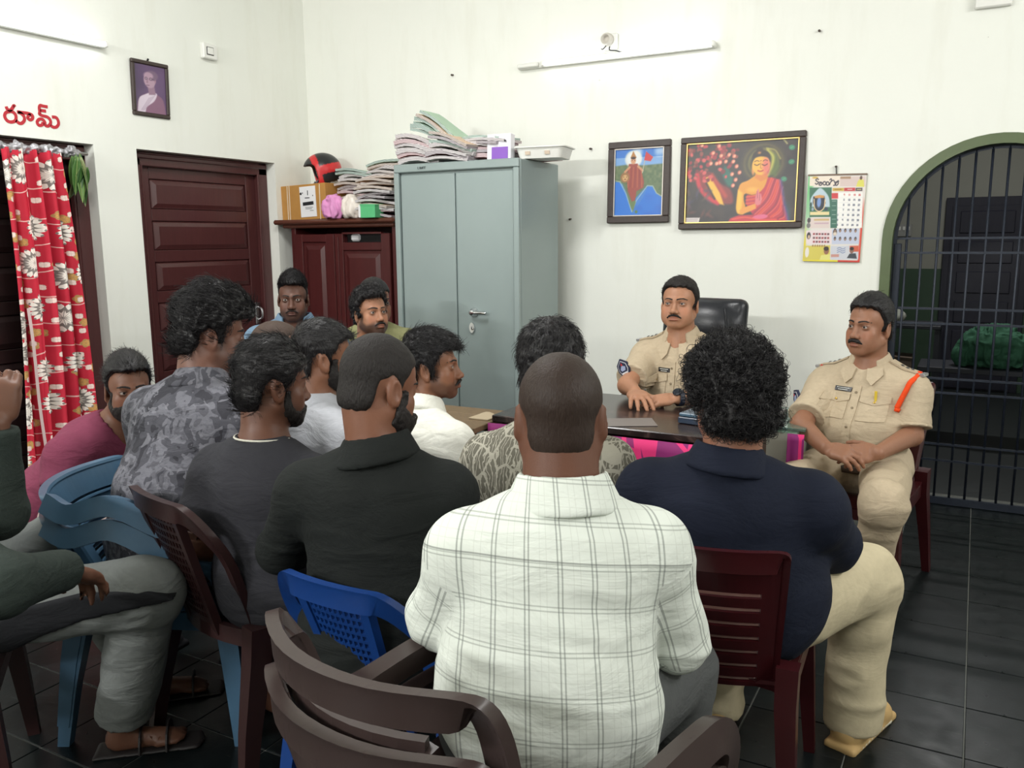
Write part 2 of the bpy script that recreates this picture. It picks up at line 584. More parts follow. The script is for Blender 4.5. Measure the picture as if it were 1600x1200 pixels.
def hair_shell(h, s, line, t_top, t_side, t_back, fat=1.0, curl=0.0, seed=1, grid=.0045, front=0.0, flat=None, frise=.004):
    """hair as a skull cap of the given thickness, cut off along the hairline"""
    S = SDF()
    S.ell(h.p(0, (-.012 + (t_top * .15) - (t_back - t_side) * .4) * s, (.033 + t_top * .35) * s),
          np.array([.0735 + t_side, .0925 + (t_back + t_side) * .5, .085 + t_top * .75]) * s * np.array([h.hw, 1, 1]), h.R, 0)
    S.ell(h.p(0, (.026 + front * .4) * s, (.034 + t_top * .6) * s), np.array([.060 + t_side, .058 + front + .002, .060 + t_top * .6]) * s * np.array([h.hw, 1, 1]), h.R, .02)
    # nape and sides
    S.ell(h.p(0, -.050 * s, -.028 * s), np.array([.058 + t_side, .046 + t_back, .055]) * s * np.array([h.hw, 1, 1]), h.R, .02)
    pf = poly2d(np.array(HAIRLINE[line]) * s)
    def cut(X, Y, Z):
        x, y, z = h.fields(X, Y, Z)
        j = .0015 * np.sin(x * 610 + seed + 3 * np.sin(y * 90)) + .002 * np.sin(x * 173 + y * 140 + seed * 2.1) + .0012 * np.sin(x * 291 + z * 330)
        # the hairline recedes a little towards the temples
        return pf(y + np.minimum(np.abs(x), .06)**2 * 4.0 + 0 * z, z + 0 * y) + j
    S.func(cut, 'i', .012)
    if flat:
        S.plane_cut(h.p(0, 0, flat), h.R @ np.array([0, -.18, 1.0]), .02)
    V, Q = S.mesh(grid, smooth=1)
    N = normals(V, Q)
    if curl:
        d = vnoise(V, 55, seed) * .6 + vnoise(V, 110, seed + 3) * .5
        V = V + N * (d * curl)[:, None]
    elif frise:
        L = h.loc(V)
        d = vnoise(L * np.array([1, .35, .5]), 190, seed)
        V = V + N * (d * frise * .5)[:, None]
    return V, Q, N

def strands(name, V, N, h, parent, n, length, seed=0, lift=.35, dirfn=None, curl=0, curl_r=.006, r=.0006, mat=None, segs=6, zmin=-1, yr=None, jit=.16):
    """hair curves rooted on the cap surface V, N"""
    rg = np.random.default_rng(seed)
    L = h.loc(V)
    ok = np.where((L[:, 2] > zmin))[0]
    if len(ok) == 0: return None
    I = rg.choice(ok, n)
    root = V[I] - N[I] * .003 + rg.normal(0, .0012, (n, 3))
    nrm = N[I]
    Ll = L[I]
    d = dirfn(Ll, rg) if dirfn else np.stack([Ll[:, 0] * 3, -np.ones(n) * .3, -np.ones(n)], 1)
    d = d @ h.R.T
    d = d - (d * nrm).sum(1)[:, None] * nrm
    d /= np.linalg.norm(d, axis=1)[:, None] + 1e-9
    d = d + rg.normal(0, jit, (n, 3))
    ln = length * rg.uniform(.55, 1.15, n)
    P = np.zeros((n, segs, 3))
    side = np.cross(nrm, d)
    ph = rg.uniform(0, 6.28, n)
    for k in range(segs):
        t = k / (segs - 1)
        P[:, k] = root + (d * (t * ln)[:, None]) + nrm * (ln * lift * (t - .85 * t * t))[:, None]
        if curl:
            a = ph + t * curl
            P[:, k] += (side * np.cos(a)[:, None] + nrm * np.sin(a)[:, None]) * curl_r * min(1, t * 2)
    hc = bpy.data.hair_curves.new(name)
    hc.add_curves([segs] * n)
    hc.position_data.foreach_set('vector', P.astype(np.float32).ravel())
    a = hc.attributes.get('radius') or hc.attributes.new('radius', 'FLOAT', 'POINT')
    rad = np.tile(np.linspace(1, .35, segs) * r, n).astype(np.float32)
    a.data.foreach_set('value', rad)
    if mat: hc.materials.append(mat)
    o = bpy.data.objects.new(name, hc)
    COL.objects.link(o)
    o.parent = parent
    return o

def comb(kind):
    def fn(L, rg):
        n = len(L)
        x, y, z = L[:, 0], L[:, 1], L[:, 2]
        if kind == 'down':         # falls from the crown
            cx, cy = 0.0, -.03
            k = np.where(z > .04, 8.0, 1.0)
            return np.stack([(x - cx) * k, (y - cy) * k, -np.ones(n) * np.where(z > .04, .5, 1.0)], 1)
        if kind == 'back':
            return np.stack([x * 3, -np.ones(n), .2 - .0 * z], 1)
        if kind == 'forward':
            return np.stack([x * 3, np.ones(n) * np.where(z > .06, 1.0, .2), -np.ones(n) * np.where(z > .06, .15, .8)], 1)
        if kind == 'side':
            return np.stack([np.ones(n) * np.where(z > .05, 1.0, 0.2 * np.sign(x)), .4 * np.ones(n), -np.where(z > .05, .2, 1.0)], 1)
        if kind == 'up':
            return np.stack([x * 4, y * 4 + .3, np.ones(n)], 1)
        return rg.normal(0, 1, (n, 3))
    return fn

def brow_and_moustache(h, s, parent, brow=True, moust=None, mat=None):
    mat = mat or HAIR_SHORT
    if brow:
        pf = poly2d(np.array([(.008, .0140), (.009, .0225), (.024, .0268), (.038, .0272), (.054, .0190), (.050, .0170), (.037, .0205), (.024, .0185)]) * s)
        for q in (-1, 1):
            S0 = SDF(); head_prims(S0, h, 1.0, s, ears=False)
            S = SDF()
            for op, k, lo, hi, fn in S0.ops:
                S._add(op, k, lo, hi, (lambda f: (lambda X, Y, Z: f(X, Y, Z) - .0016))(fn))
            def cut(X, Y, Z):
                x, y, z = h.fields(X, Y, Z)
                return np.maximum(pf(q * x + 0 * z, z + 0 * x), .03 - y)
            S.func(cut, 'i', .001)
            S.bounds = lambda: (h.p(q * .031 * s, .075 * s, .02 * s) - .045, h.p(q * .031 * s, .075 * s, .02 * s) + .045)
            V, Q = S.mesh(.0022)
            mesh_obj('eyebrow', V, Q, mat, parent)
    if moust:
        S = SDF()
        for q in (-1, 1):
            S.cone(h.p(q * .002 * s, .1040 * s, -.0560 * s), h.p(q * .018 * s, .0990 * s, -.0600 * s), .0058 * moust * s, .0058 * moust * s, .003)
            S.cone(h.p(q * .018 * s, .0990 * s, -.0600 * s), h.p(q * .031 * s, .0890 * s, -.0690 * s), .0055 * moust * s, .0030 * s, .004)
        V, Q = S.mesh(.0017)
        mesh_obj('moustache', V, Q, mat, parent)

def beard_mesh(h, s, fat, style, thick, parent, mat=None, grid=.004, seed=3):
    S = SDF()
    head_prims(S, h, fat, s, ears=False, detail=False)
    S.ell(h.p(0, .085 * s, -.072 * s), np.array([.027, .014, .018]) * s, h.R, .012)
    # offset the face by the beard's thickness and keep only the bearded zone
    ops = S.ops
    S2 = SDF()
    for op, k, lo, hi, fn in ops:
        S2._add(op, k, lo - thick, hi + thick, (lambda f: (lambda X, Y, Z: f(X, Y, Z) - thick))(fn))
    pf = poly2d(np.array(BEARD[style]) * s)
    def cut(X, Y, Z):
        x, y, z = h.fields(X, Y, Z)
        return pf(y + 0 * z, z + 0 * y) + .002 * np.sin(x * 260 + z * 190 + seed)
    S2.func(cut, 'i', .006)
    S2.ell(h.p(0, .100 * s, -.0725 * s), np.array([.026, .03, .0125]) * s, h.R, .004, 's')
    V, Q = S2.mesh(grid)
    N = normals(V, Q)
    V = V + N * (vnoise(V, 160, seed) * .0018)[:, None]
    o = mesh_obj('beard', V, Q, mat or HAIR_SHORT, parent)
    return o, V, N
# ------------------------------------------------------------------ people
def basis(d, n):
    """columns: side, along d, normal n"""
    d = nz(d); n = np.asarray(n, float); n = nz(n - (n @ d) * d)
    return np.stack([np.cross(d, n), d, n], 1)

def hand_prims(S, w, d, n, side, curl=.5, spread=.12, s=1.0, fore=None, thumb=.6):
    """w wrist, d direction of the fingers, n back of the hand; side +1 right / -1 left hand"""
    B = basis(d, n)                       # x = d x n
    f = Fr(w, B)
    t = -1.0 * side                       # the thumb's side along local x (palm down, right hand: thumb to the left)
    P = lambda x, y, z: f.p(x * s, y * s, z * s)
    S.ell(P(0, .050, 0), np.array([.041, .054, .017]) * s, B, .012)
    S.box(P(0, .062, 0), np.array([.038, .030, .013]) * s, B, .011 * s, .010)
    L = ((.030, .070, 0.02), (.010, .079, .05), (-.011, .073, .05), (-.030, .057, 0.0))
    for i, (bx, ln, _) in enumerate(L):
        a = spread * (bx / .03)
        p = np.array([t * bx, .086 - (.008 if i == 3 else 0), .001])
        ang = 0.12
        for j, (fr, r0, r1) in enumerate(((.45, .0098, .0088), (.30, .0088, .0080), (.25, .0080, .0068))):
            c = curl if np.isscalar(curl) else curl[i]
            ang += c * (.55, 1.0, .7)[j]
            q = p + ln * fr * np.array([t * math.sin(a) * math.cos(ang), math.cos(a) * math.cos(ang), -math.sin(ang)])
            S.cone(P(*p), P(*q), r0 * s, r1 * s, .003 if j else .006)
            p = q
    p = np.array([t * .026, .024, -.004])
    for j, (ln, r0, r1) in enumerate(((.040, .015, .0115), (.030, .0112, .0095), (.024, .0095, .0075))):
        a = thumb + (-.18 * j)
        q = p + ln * np.array([t * math.sin(a), math.cos(a), -.25 - .1 * j])
        S.cone(P(*p), P(*q), r0 * s, r1 * s, .010 if j == 0 else .004)
        p = q

def ccone(S, a, b, r1, r2, k=.02, flat_start=False):
    """cone with a flat far end (sleeves, trouser legs)"""
    a = np.asarray(a, float); b = np.asarray(b, float); ab = b - a; Ln = np.linalg.norm(ab); u = ab / Ln
    def fn(X, Y, Z):
        px, py, pz = X - a[0], Y - a[1], Z - a[2]
        t = (px * u[0] + py * u[1] + pz * u[2])
        tc = np.clip(t, 0, Ln)
        d = np.sqrt((px - tc * u[0])**2 + (py - tc * u[1])**2 + (pz - tc * u[2])**2) - (r1 + (r2 - r1) * tc / Ln)
        return np.maximum(d, t - Ln)
    rm = max(r1, r2)
    S._add('u', k, np.minimum(a, b) - rm, np.maximum(a, b) + rm, fn)

def cluster(V, Q, mask, cell):
    """merge the vertices of the masked zone per cell (keeps the mesh connected), return triangles"""
    key = np.floor(V / cell).astype(np.int64)
    kid = key[:, 0] * 4000003 + key[:, 1] * 2003 + key[:, 2]
    kid = np.where(mask, kid, np.arange(len(V)) + (1 << 50))
    u, inv = np.unique(kid, return_inverse=True)
    cnt = np.bincount(inv)
    W = np.stack([np.bincount(inv, V[:, i]) / cnt for i in range(3)], 1)
    T = np.concatenate([Q[:, [0, 1, 2]], Q[:, [0, 2, 3]]])
    T = inv[T]
    ok = (T[:, 0] != T[:, 1]) & (T[:, 1] != T[:, 2]) & (T[:, 0] != T[:, 2])
    T = T[ok]
    return W, T

class Body:
    def __init__(self, head, az, head_az=None, pitch=0, roll=0, lean=8, hip=.53, fat=1.0, sh=.185, hs=1.0, neck=(.035, .155),
                 arms=None, legs=None, belly=0.0, hipx=0.0, side=0.0, armr=1.0, face=None, hw=1.0, neckw=1.0):
        self.hs, self.fat, self.az = hs, fat, R_(az)
        self.face = face if face else .8 + .2 * fat + .03
        self.c = np.asarray(head, float)
        self.B = rotz(self.az)
        ha = R_(az if head_az is None else head_az)
        self.h = Fr(self.c, rotz(ha) @ rotx(R_(pitch)) @ roty(R_(roll)), hw)
        self.neckw = neckw
        F, X = self.B[:, 1], self.B[:, 0]
        self.F, self.X, self.U = F, X, np.array([0, 0, 1.0])
        self.N = self.c - F * neck[0] - np.array([0, 0, neck[1]])
        l = R_(lean); sd = R_(side)
        self.T = nz(F * math.sin(l) + X * math.sin(sd) + self.U * math.cos(l))
        self.Lt = (self.N[2] - hip) / self.T[2]
        self.H = self.N - self.T * self.Lt + X * hipx
        self.TF = nz(np.cross(self.T, X) * -1)          # torso front
        if self.TF @ F < 0: self.TF = -self.TF
        self.sh = sh; self.belly = belly; self.armr = armr
        k = self.Lt / .50
        self.k = k
        self.TR = np.stack([X, self.TF, self.T], 1)
        self.S = {q: self.N - self.T * .098 + X * q * sh for q in (-1, 1)}
        loc = lambda p: self.H + self.B @ np.asarray(p, float)
        self.loc = loc
        self.elb, self.wri, self.hand = {}, {}, {}
        arms = arms or {}
        for q in (-1, 1):
            a = arms.get(q, {})
            e = a.get('e'); w = a.get('w')
            S_ = self.S[q]
            self.elb[q] = np.asarray(e, float) if e is not None else S_ + self.B @ np.array([q * .07 * fat, .06, -.27])
            self.wri[q] = np.asarray(w, float) if w is not None else loc((q * .07, .30, .13))
            self.hand[q] = dict(d=a.get('d', nz(self.wri[q] - self.elb[q] + F * .05 - self.U * .12)), n=a.get('n', self.U), curl=a.get('curl', .35), spread=a.get('spread', .1), thumb=a.get('thumb', .6), s=a.get('s', 1.05))
        self.kne, self.ank, self.toe = {}, {}, {}
        legs = legs or {}
        for q in (-1, 1):
            a = legs.get(q, {})
            self.kne[q] = np.asarray(a['k'], float) if 'k' in a else loc((q * .15, .43, 0.0)) * np.array([1, 1, 0]) + np.array([0, 0, .51])
            self.ank[q] = np.asarray(a['a'], float) if 'a' in a else loc((q * .14, .40, 0)) * np.array([1, 1, 0]) + np.array([0, 0, .085])
            self.toe[q] = nz(a.get('t', F + X * q * .2))
        self.feet = {q: legs.get(q, {}).get('feet', True) for q in (-1, 1)}
    def tp(self, x, y, z):
        """torso point: x right, y forward, z metres above the hips along the spine (scaled)"""
        return self.H + self.TR @ np.array([x, y, z * self.k], float)
    def torso(self, S, o=0.0, low=True):
        f = self.fat; R = self.TR; X = self.X
        wide = .5 + .5 * f
        S.ell(self.tp(0, 0, .02), np.array([.165 * wide + o, .125 * wide + o, .125 + o]), R, .04)
        S.ell(self.tp(0, .01 + self.belly * .6, .17), np.array([.150 * f + o, .112 * f + self.belly + o, .17 * self.k + o]), R, .06)
        S.ell(self.tp(0, -.002, .33), np.array([(.13 + .2 * self.sh) * (.6 + .4 * f) + o, .112 * (.55 + .45 * f) + o, .17 * self.k + o]), R, .06)
        for q in (-1, 1):
            S.cone(self.N - self.T * .115 + X * q * .05 - self.TF * .01, self.S[q] - self.T * .012 - X * q * .012, .080 * (.7 + .3 * f) + o, .052 * (.7 + .3 * f) + o, .05)
            S.cone(self.N - self.T * .026 - self.TF * .010 + X * q * .02, self.S[q] + self.T * .014 - X * q * .03, .044 * (.6 + .4 * f) + o, .034 + o, .05)
    def neckp(self, S, o=0.0):
        f = .6 + .4 * self.fat
        f *= self.neckw
        S.cone(self.N - self.T * .03 + self.TF * .005, self.h.p(0, -.028, -.055), .066 * f + o, .056 * f + o, .03)
    def skin(self, coarse=.012, fine=.003, hands=(), detail=True, noise=1.0, fullbody=True):
        S = SDF()
        head_prims(S, self.h, self.face, self.hs, noise, True, detail)
        self.neckp(S)
        self.torso(S, -.014)
        S.cone(self.N - self.T * .12, self.N - self.T * .02, .07, .06, .03)
        S.cone(self.N - self.T * .02 + self.TF * .025, self.N - self.T * .13 + self.TF * .070, .050, .036, .03)
        f = (.7 + .3 * self.fat) * self.armr
        for q in (-1, 1):
            S.cone(self.S[q], self.elb[q], .050 * f, .041 * f, .03)
            S.cone(self.elb[q], self.wri[q], .042 * f, .028 * (.5 + .5 * f), .02)
            hd = self.hand[q]
            hand_prims(S, self.wri[q], hd['d'], hd['n'], q, hd['curl'], hd['spread'], hd['s'], thumb=hd['thumb'])
            hip = self.tp(q * .09, 0, 0)
            S.cone(hip, self.kne[q], .088 * f, .058 * f, .04)
            S.cone(self.kne[q], self.ank[q], .054 * f, .036, .03)
            S.ell(self.kne[q] * .65 + self.ank[q] * .35 - self.toe[q] * .015, np.array([.05, .055, .11]) * f, self.B, .03)
            if self.feet[q]:
                t = self.toe[q]; an = self.ank[q]
                z = np.array([0, 0, -.045])
                S.cone(an + z - t * .02, an + z + t * .13 + np.array([0, 0, -.008]), .036, .026, .03)
                sd = np.cross(t, self.U)
                for i in range(5):
                    a = an + t * (.14 - abs(i - 1.4) * .007) + sd * (i - 2) * .017 * q + np.array([0, 0, -.058])
                    S.cone(a - t * .03, a + t * .034, .011, .0095 if i else .012, .006)
        fb = [(self.c - .135, self.c + .135)]
        for q in hands:
            fb.append((self.wri[q] - .14, self.wri[q] + .14))
        V, Q = S.mesh(coarse, fine, fb)
        hid = np.linalg.norm(V - self.c, axis=1) > .185
        for q in hands:
            hid &= np.linalg.norm(V - self.wri[q], axis=1) > .30
        return cluster(V, Q, hid, .013)

def torso_fab(b, V):
    """cloth coordinates: around and along the torso, around and along each arm"""
    out = np.zeros_like(V)
    L = (V - b.H) @ b.TR
    a = np.arctan2(L[:, 0], -L[:, 1])
    r = .17 * b.fat
    wr = np.where(np.abs(a) < 1.0, L[:, 0], np.sign(L[:, 0]) * (np.abs(a) * r))
    out[:, 0] = np.where(np.abs(a) < 1.9, L[:, 0] * .75 + a * r * .25, a * r)
    out[:, 1] = L[:, 2]
    for q in (-1, 1):
        for A, Bp in ((b.S[q], b.elb[q]), (b.elb[q], b.wri[q])):
            ab = Bp - A; ln = np.linalg.norm(ab); u = ab / ln
            t = (V - A) @ u
            d = np.linalg.norm(V - A - np.clip(t, 0, ln)[:, None] * u, axis=1)
            lat = np.abs(L[:, 0])
            m = (d < .085 * (.6 + .4 * b.fat)) & (t > (.03 if A is b.S[q] else -.02)) & (lat > b.sh * .93)
            e1 = nz(np.cross(u, b.F)); e2 = np.cross(u, e1)
            ang = np.arctan2((V - A) @ e1, (V - A) @ e2)
            off = 0 if A is b.S[q] else np.linalg.norm(b.elb[q] - b.S[q])
            out[m, 0] = .5 + ang[m] * .06
            out[m, 1] = (t + off)[m] + .02
    return out

def folds(b, V, N, amp, seed, scale=1.0):
    L = (V - b.H) @ b.TR
    w = .35 + .65 * np.clip(1 - (L[:, 2]) / .45, 0, 1)
    P = L * np.array([1.0, 1.0, 2.6]) * 5.5 * scale
    P = P + .5 * vnoise(L * 6 * scale, 1.0, seed + 9)[:, None]
    d = vnoise(P, 1.0, seed)
    r = 1 - 2 * np.abs(vnoise(P * np.array([.8, .8, 1.4]), 1.1, seed + 4))
    return V + N * ((d * .6 + r * .55) * amp * w)[:, None]

def shirt_mesh(b, o=.014, sleeve='long', hem=-.10, coarse=.010, amp=.006, seed=1, creases=(), neck_r=.064, cuff=None, tuck=False, loose=0.0, scale=1.0, vneck=0):
    S = SDF()
    b.torso(S, o)
    f = (.7 + .3 * b.fat) * b.armr
    if not tuck:
        S.ell(b.tp(0, .01 + b.belly * .3, .05), np.array([(.168 * (.5 + .5 * b.fat)) + o + .012 + loose, .13 * (.5 + .5 * b.fat) + o + .012 + loose, .20]), b.TR, .05)
    for q in (-1, 1):
        A, E, Wr = b.S[q], b.elb[q], b.wri[q]
        S.ell(A + (E - A) * .14, np.array([.053, .053, .060]) * f + o, None, .04)
        if sleeve == 'long':
            S.cone(A, E, .053 * f + o, .047 * f + o, .03)
            end = E + (Wr - E) * (.95 if cuff is None else cuff)
            ccone(S, E, end, .048 * f + o, .034 * f + o * .9, .02)
        else:
            fr = sleeve if isinstance(sleeve, float) else .72
            end = A + (E - A) * fr
            ccone(S, A, end, .054 * f + o, .053 * f + o + .006, .03)
    for c in creases:
        S.cone(b.tp(*c[0]), b.tp(*c[1]), c[2], c[2] * .6, .02, c[3])
    if tuck:
        S.plane_cut(b.tp(0, 0, -.02), -b.T, .01)
    else:
        S.plane_cut(b.tp(0, 0, hem), -b.T, .006)
    top = b.h.p(0, -.028, -.03)
    S.cone(b.N - b.T * .005 + b.TF * .004, top + (top - b.N) * .6, neck_r, neck_r * 1.15, .01, 's')
    if vneck:
        S.cone(b.N + b.TF * .085 + b.T * .03, b.N - b.T * vneck + b.TF * .155, .040, .006, .006, 's')
    V, Q = S.mesh(coarse)
    N = normals(V, Q)
    V = folds(b, V, N, amp, seed, scale)
    return V, Q

def collar_mesh(b, style='shirt', neck_r=.064, hgt=.042, o=.0, grid=.005, open_front=True, seed=0):
    """collar band round the neck"""
    S = SDF()
    N0 = b.N + b.T * .010 + b.TF * .002
    top = b.h.p(0, -.028, -.055)
    ax = nz(nz(top - N0) * .7 + b.T * .3)
    Xd = b.X
    Fd = nz(np.cross(ax, Xd)); Fd = Fd if Fd @ b.F > 0 else -Fd
    R = np.stack([Xd, Fd, ax], 1)
    fr = Fr(N0, R)
    def fn(X, Y, Z):
        x, y, z = fr.fields(X, Y, Z)
        zz = z - (-.35 * np.maximum(y, 0))                # the front sits lower
        rad = np.sqrt(x * x + (y * .95)**2)
        ri = neck_r - .002
        ro = neck_r + .006 + (.030 * np.clip((hgt - zz) / (hgt + .02), 0, 1) if style == 'shirt' else .0)
        d = np.maximum(np.maximum(rad - ro, ri - rad), np.maximum(zz - hgt, -.030 - zz))
        if open_front:
            d = np.maximum(d, (y - .018) * .85 - np.abs(x) * .95 + .006)
        return d
    S._add('u', 0, N0 - .16, N0 + .16, fn)
    V, Q = S.mesh(grid, smooth=1)
    return V, Q, fr

def trousers_mesh(b, o=.012, coarse=.010, seed=2, amp=.007, wide=1.0, bottom=.05, top=.10, full=1.0, tucked=False):
    S = SDF()
    f = (.7 + .3 * b.fat)
    R = b.TR
    w = .5 + .5 * b.fat
    if not tucked: o2_, o = o, min(o, .004); top = .03
    S.ell(b.tp(0, 0, .0), np.array([.165 * w + o, .128 * w + o, .13 + o]), R, .04)
    if not tucked: o = o2_
    if tucked: S.ell(b.tp(0, .01 + b.belly * .5, .08), np.array([.155 * b.fat + o * .6, .115 * b.fat + b.belly + o * .6, .08]), R, .05)
    S.plane_cut(b.tp(0, 0, top), b.T, .006)
    for q in (-1, 1):
        hip = b.tp(q * .09, 0, 0)
        S.cone(hip, b.kne[q], .092 * f + o, .066 * f * full + o, .04)
        d = b.ank[q] - b.kne[q]
        S.ell(b.kne[q], (.066 * f * full + o) * 1.02, None, .02)
        ccone(S, b.kne[q], b.kne[q] + d * (1 - bottom / .4), .064 * f * full + o, (.052 * wide) + o, .03)
    V, Q = S.mesh(coarse)
    N = normals(V, Q)
    d = vnoise(V * np.array([9, 9, 5]), 1.0, seed) + .7 * (1 - 2 * np.abs(vnoise(V * np.array([8, 8, 14]), 1.1, seed + 5)))
    V = V + N * (d * amp * .6)[:, None]
    return V, Q

def shoe_mesh(b, q, grid=.006, up=.0):
    S = SDF()
    t = b.toe[q]; an = b.ank[q]; sd = np.cross(t, b.U)
    z = np.array([0, 0, 1.0])
    g = an - z * (an[2] - 0.0)
    S.cone(g - t * .045 + z * .046, g + t * .14 + z * .036, .042, .040, 0)
    S.ell(g + t * .15 + z * .034, np.array([.048, .055, .034]), np.stack([sd, t, z], 1), .03)
    S.cone(g - t * .035 + z * .05, an + z * .02, .044, .046, .03)
    S.box(g + t * .055 + z * .013, np.array([.049, .155, .014]), np.stack([sd, t, z], 1), .012, .004)
    S.plane_cut(g + z * .001, -z, .002)
    return S.mesh(grid)

def add_hair(b, root, kind, seed=1):
    """kind: dict(line, top, side, back, curl, strands, length, comb, mat, ...)"""
    h = b.h
    V, Q, N = hair_shell(h, b.hs, kind.get('line', 'normal'), kind['top'], kind['side'], kind['back'], b.fat, kind.get('curl', 0), seed, kind.get('grid', .0045), kind.get('front', 0), kind.get('flat'), kind.get('frise', .004))
    mat = kind.get('mat', HAIR)
    o = mesh_obj('hair', V, Q, mat, root)
    if kind.get('n'):
        strands('hair_strands', V, N, h, o, kind['n'], kind.get('length', .03), seed, kind.get('lift', .25), comb(kind.get('comb', 'down')), kind.get('coil', 0), kind.get('coil_r', .006), kind.get('r', .0007), mat, kind.get('segs', 6), kind.get('zmin', -1))
    return o

PEOPLE = {}
def person(label, b, skin, hair, top, bottom, beard=None, moust=None, brows=True, coarse=.013, fine=.0032, hands=(), detail=True, seed=1, gaze=(0, 0), group=None, shoes=None, stubble=0):
    root = bpy.data.objects.new('person', None)
    root.location = (b.H[0], b.H[1], 0)
    root.empty_display_size = .2
    COL.objects.link(root)
    root['label'] = label
    root['category'] = 'person'
    if group: root['group'] = group
    V, Q = b.skin(coarse, fine, hands, detail)
    body = mesh_obj('body', V, Q, SKIN, None, col=skin_color(b.h.loc(V) / b.hs, lin(skin), stubble=stubble))
    par(body, root)
    if detail:
        eyes(b.h, b.hs, body, gaze)
    brow_and_moustache(b.h, b.hs, body, brows and detail, moust)
    if beard:
        beard_mesh(b.h, b.hs, b.face, beard[0], beard[1], body, beard[2] if len(beard) > 2 else None, seed=seed)
    if hair:
        add_hair(b, body, hair, seed)
    if top:
        t = dict(top); mat = t.pop('mat'); name = t.pop('name', 'shirt'); col = t.pop('collar', None); cm = t.pop('collar_mat', mat)
        V, Q = shirt_mesh(b, seed=seed, **t)
        o = mesh_obj(name, V, Q, mat, None, uv=torso_fab(b, V))
        par(o, root)
        if col is not None:
            V, Q, fr = collar_mesh(b, **col)
            c = mesh_obj('collar', V, Q, cm, o, uv=torso_fab(b, V))
        root['_shirt'] = o.name
    if bottom:
        t = dict(bottom); mat = t.pop('mat'); name = t.pop('name', 'trousers')
        V, Q = trousers_mesh(b, seed=seed + 3, **t)
        par(mesh_obj(name, V, Q, mat, None, uv=V), root)
    if shoes:
        for q in (-1, 1):
            V, Q = shoe_mesh(b, q)
            par(mesh_obj('shoe', V, Q, shoes, None), root)
    del root['_shirt']
    return root, body, (o if top else None)

def par(o, root):
    """parent without moving: geometry is modelled in room coordinates"""
    o.parent = root
    o.matrix_parent_inverse = Matrix.Translation(Vector(root.location)).inverted()
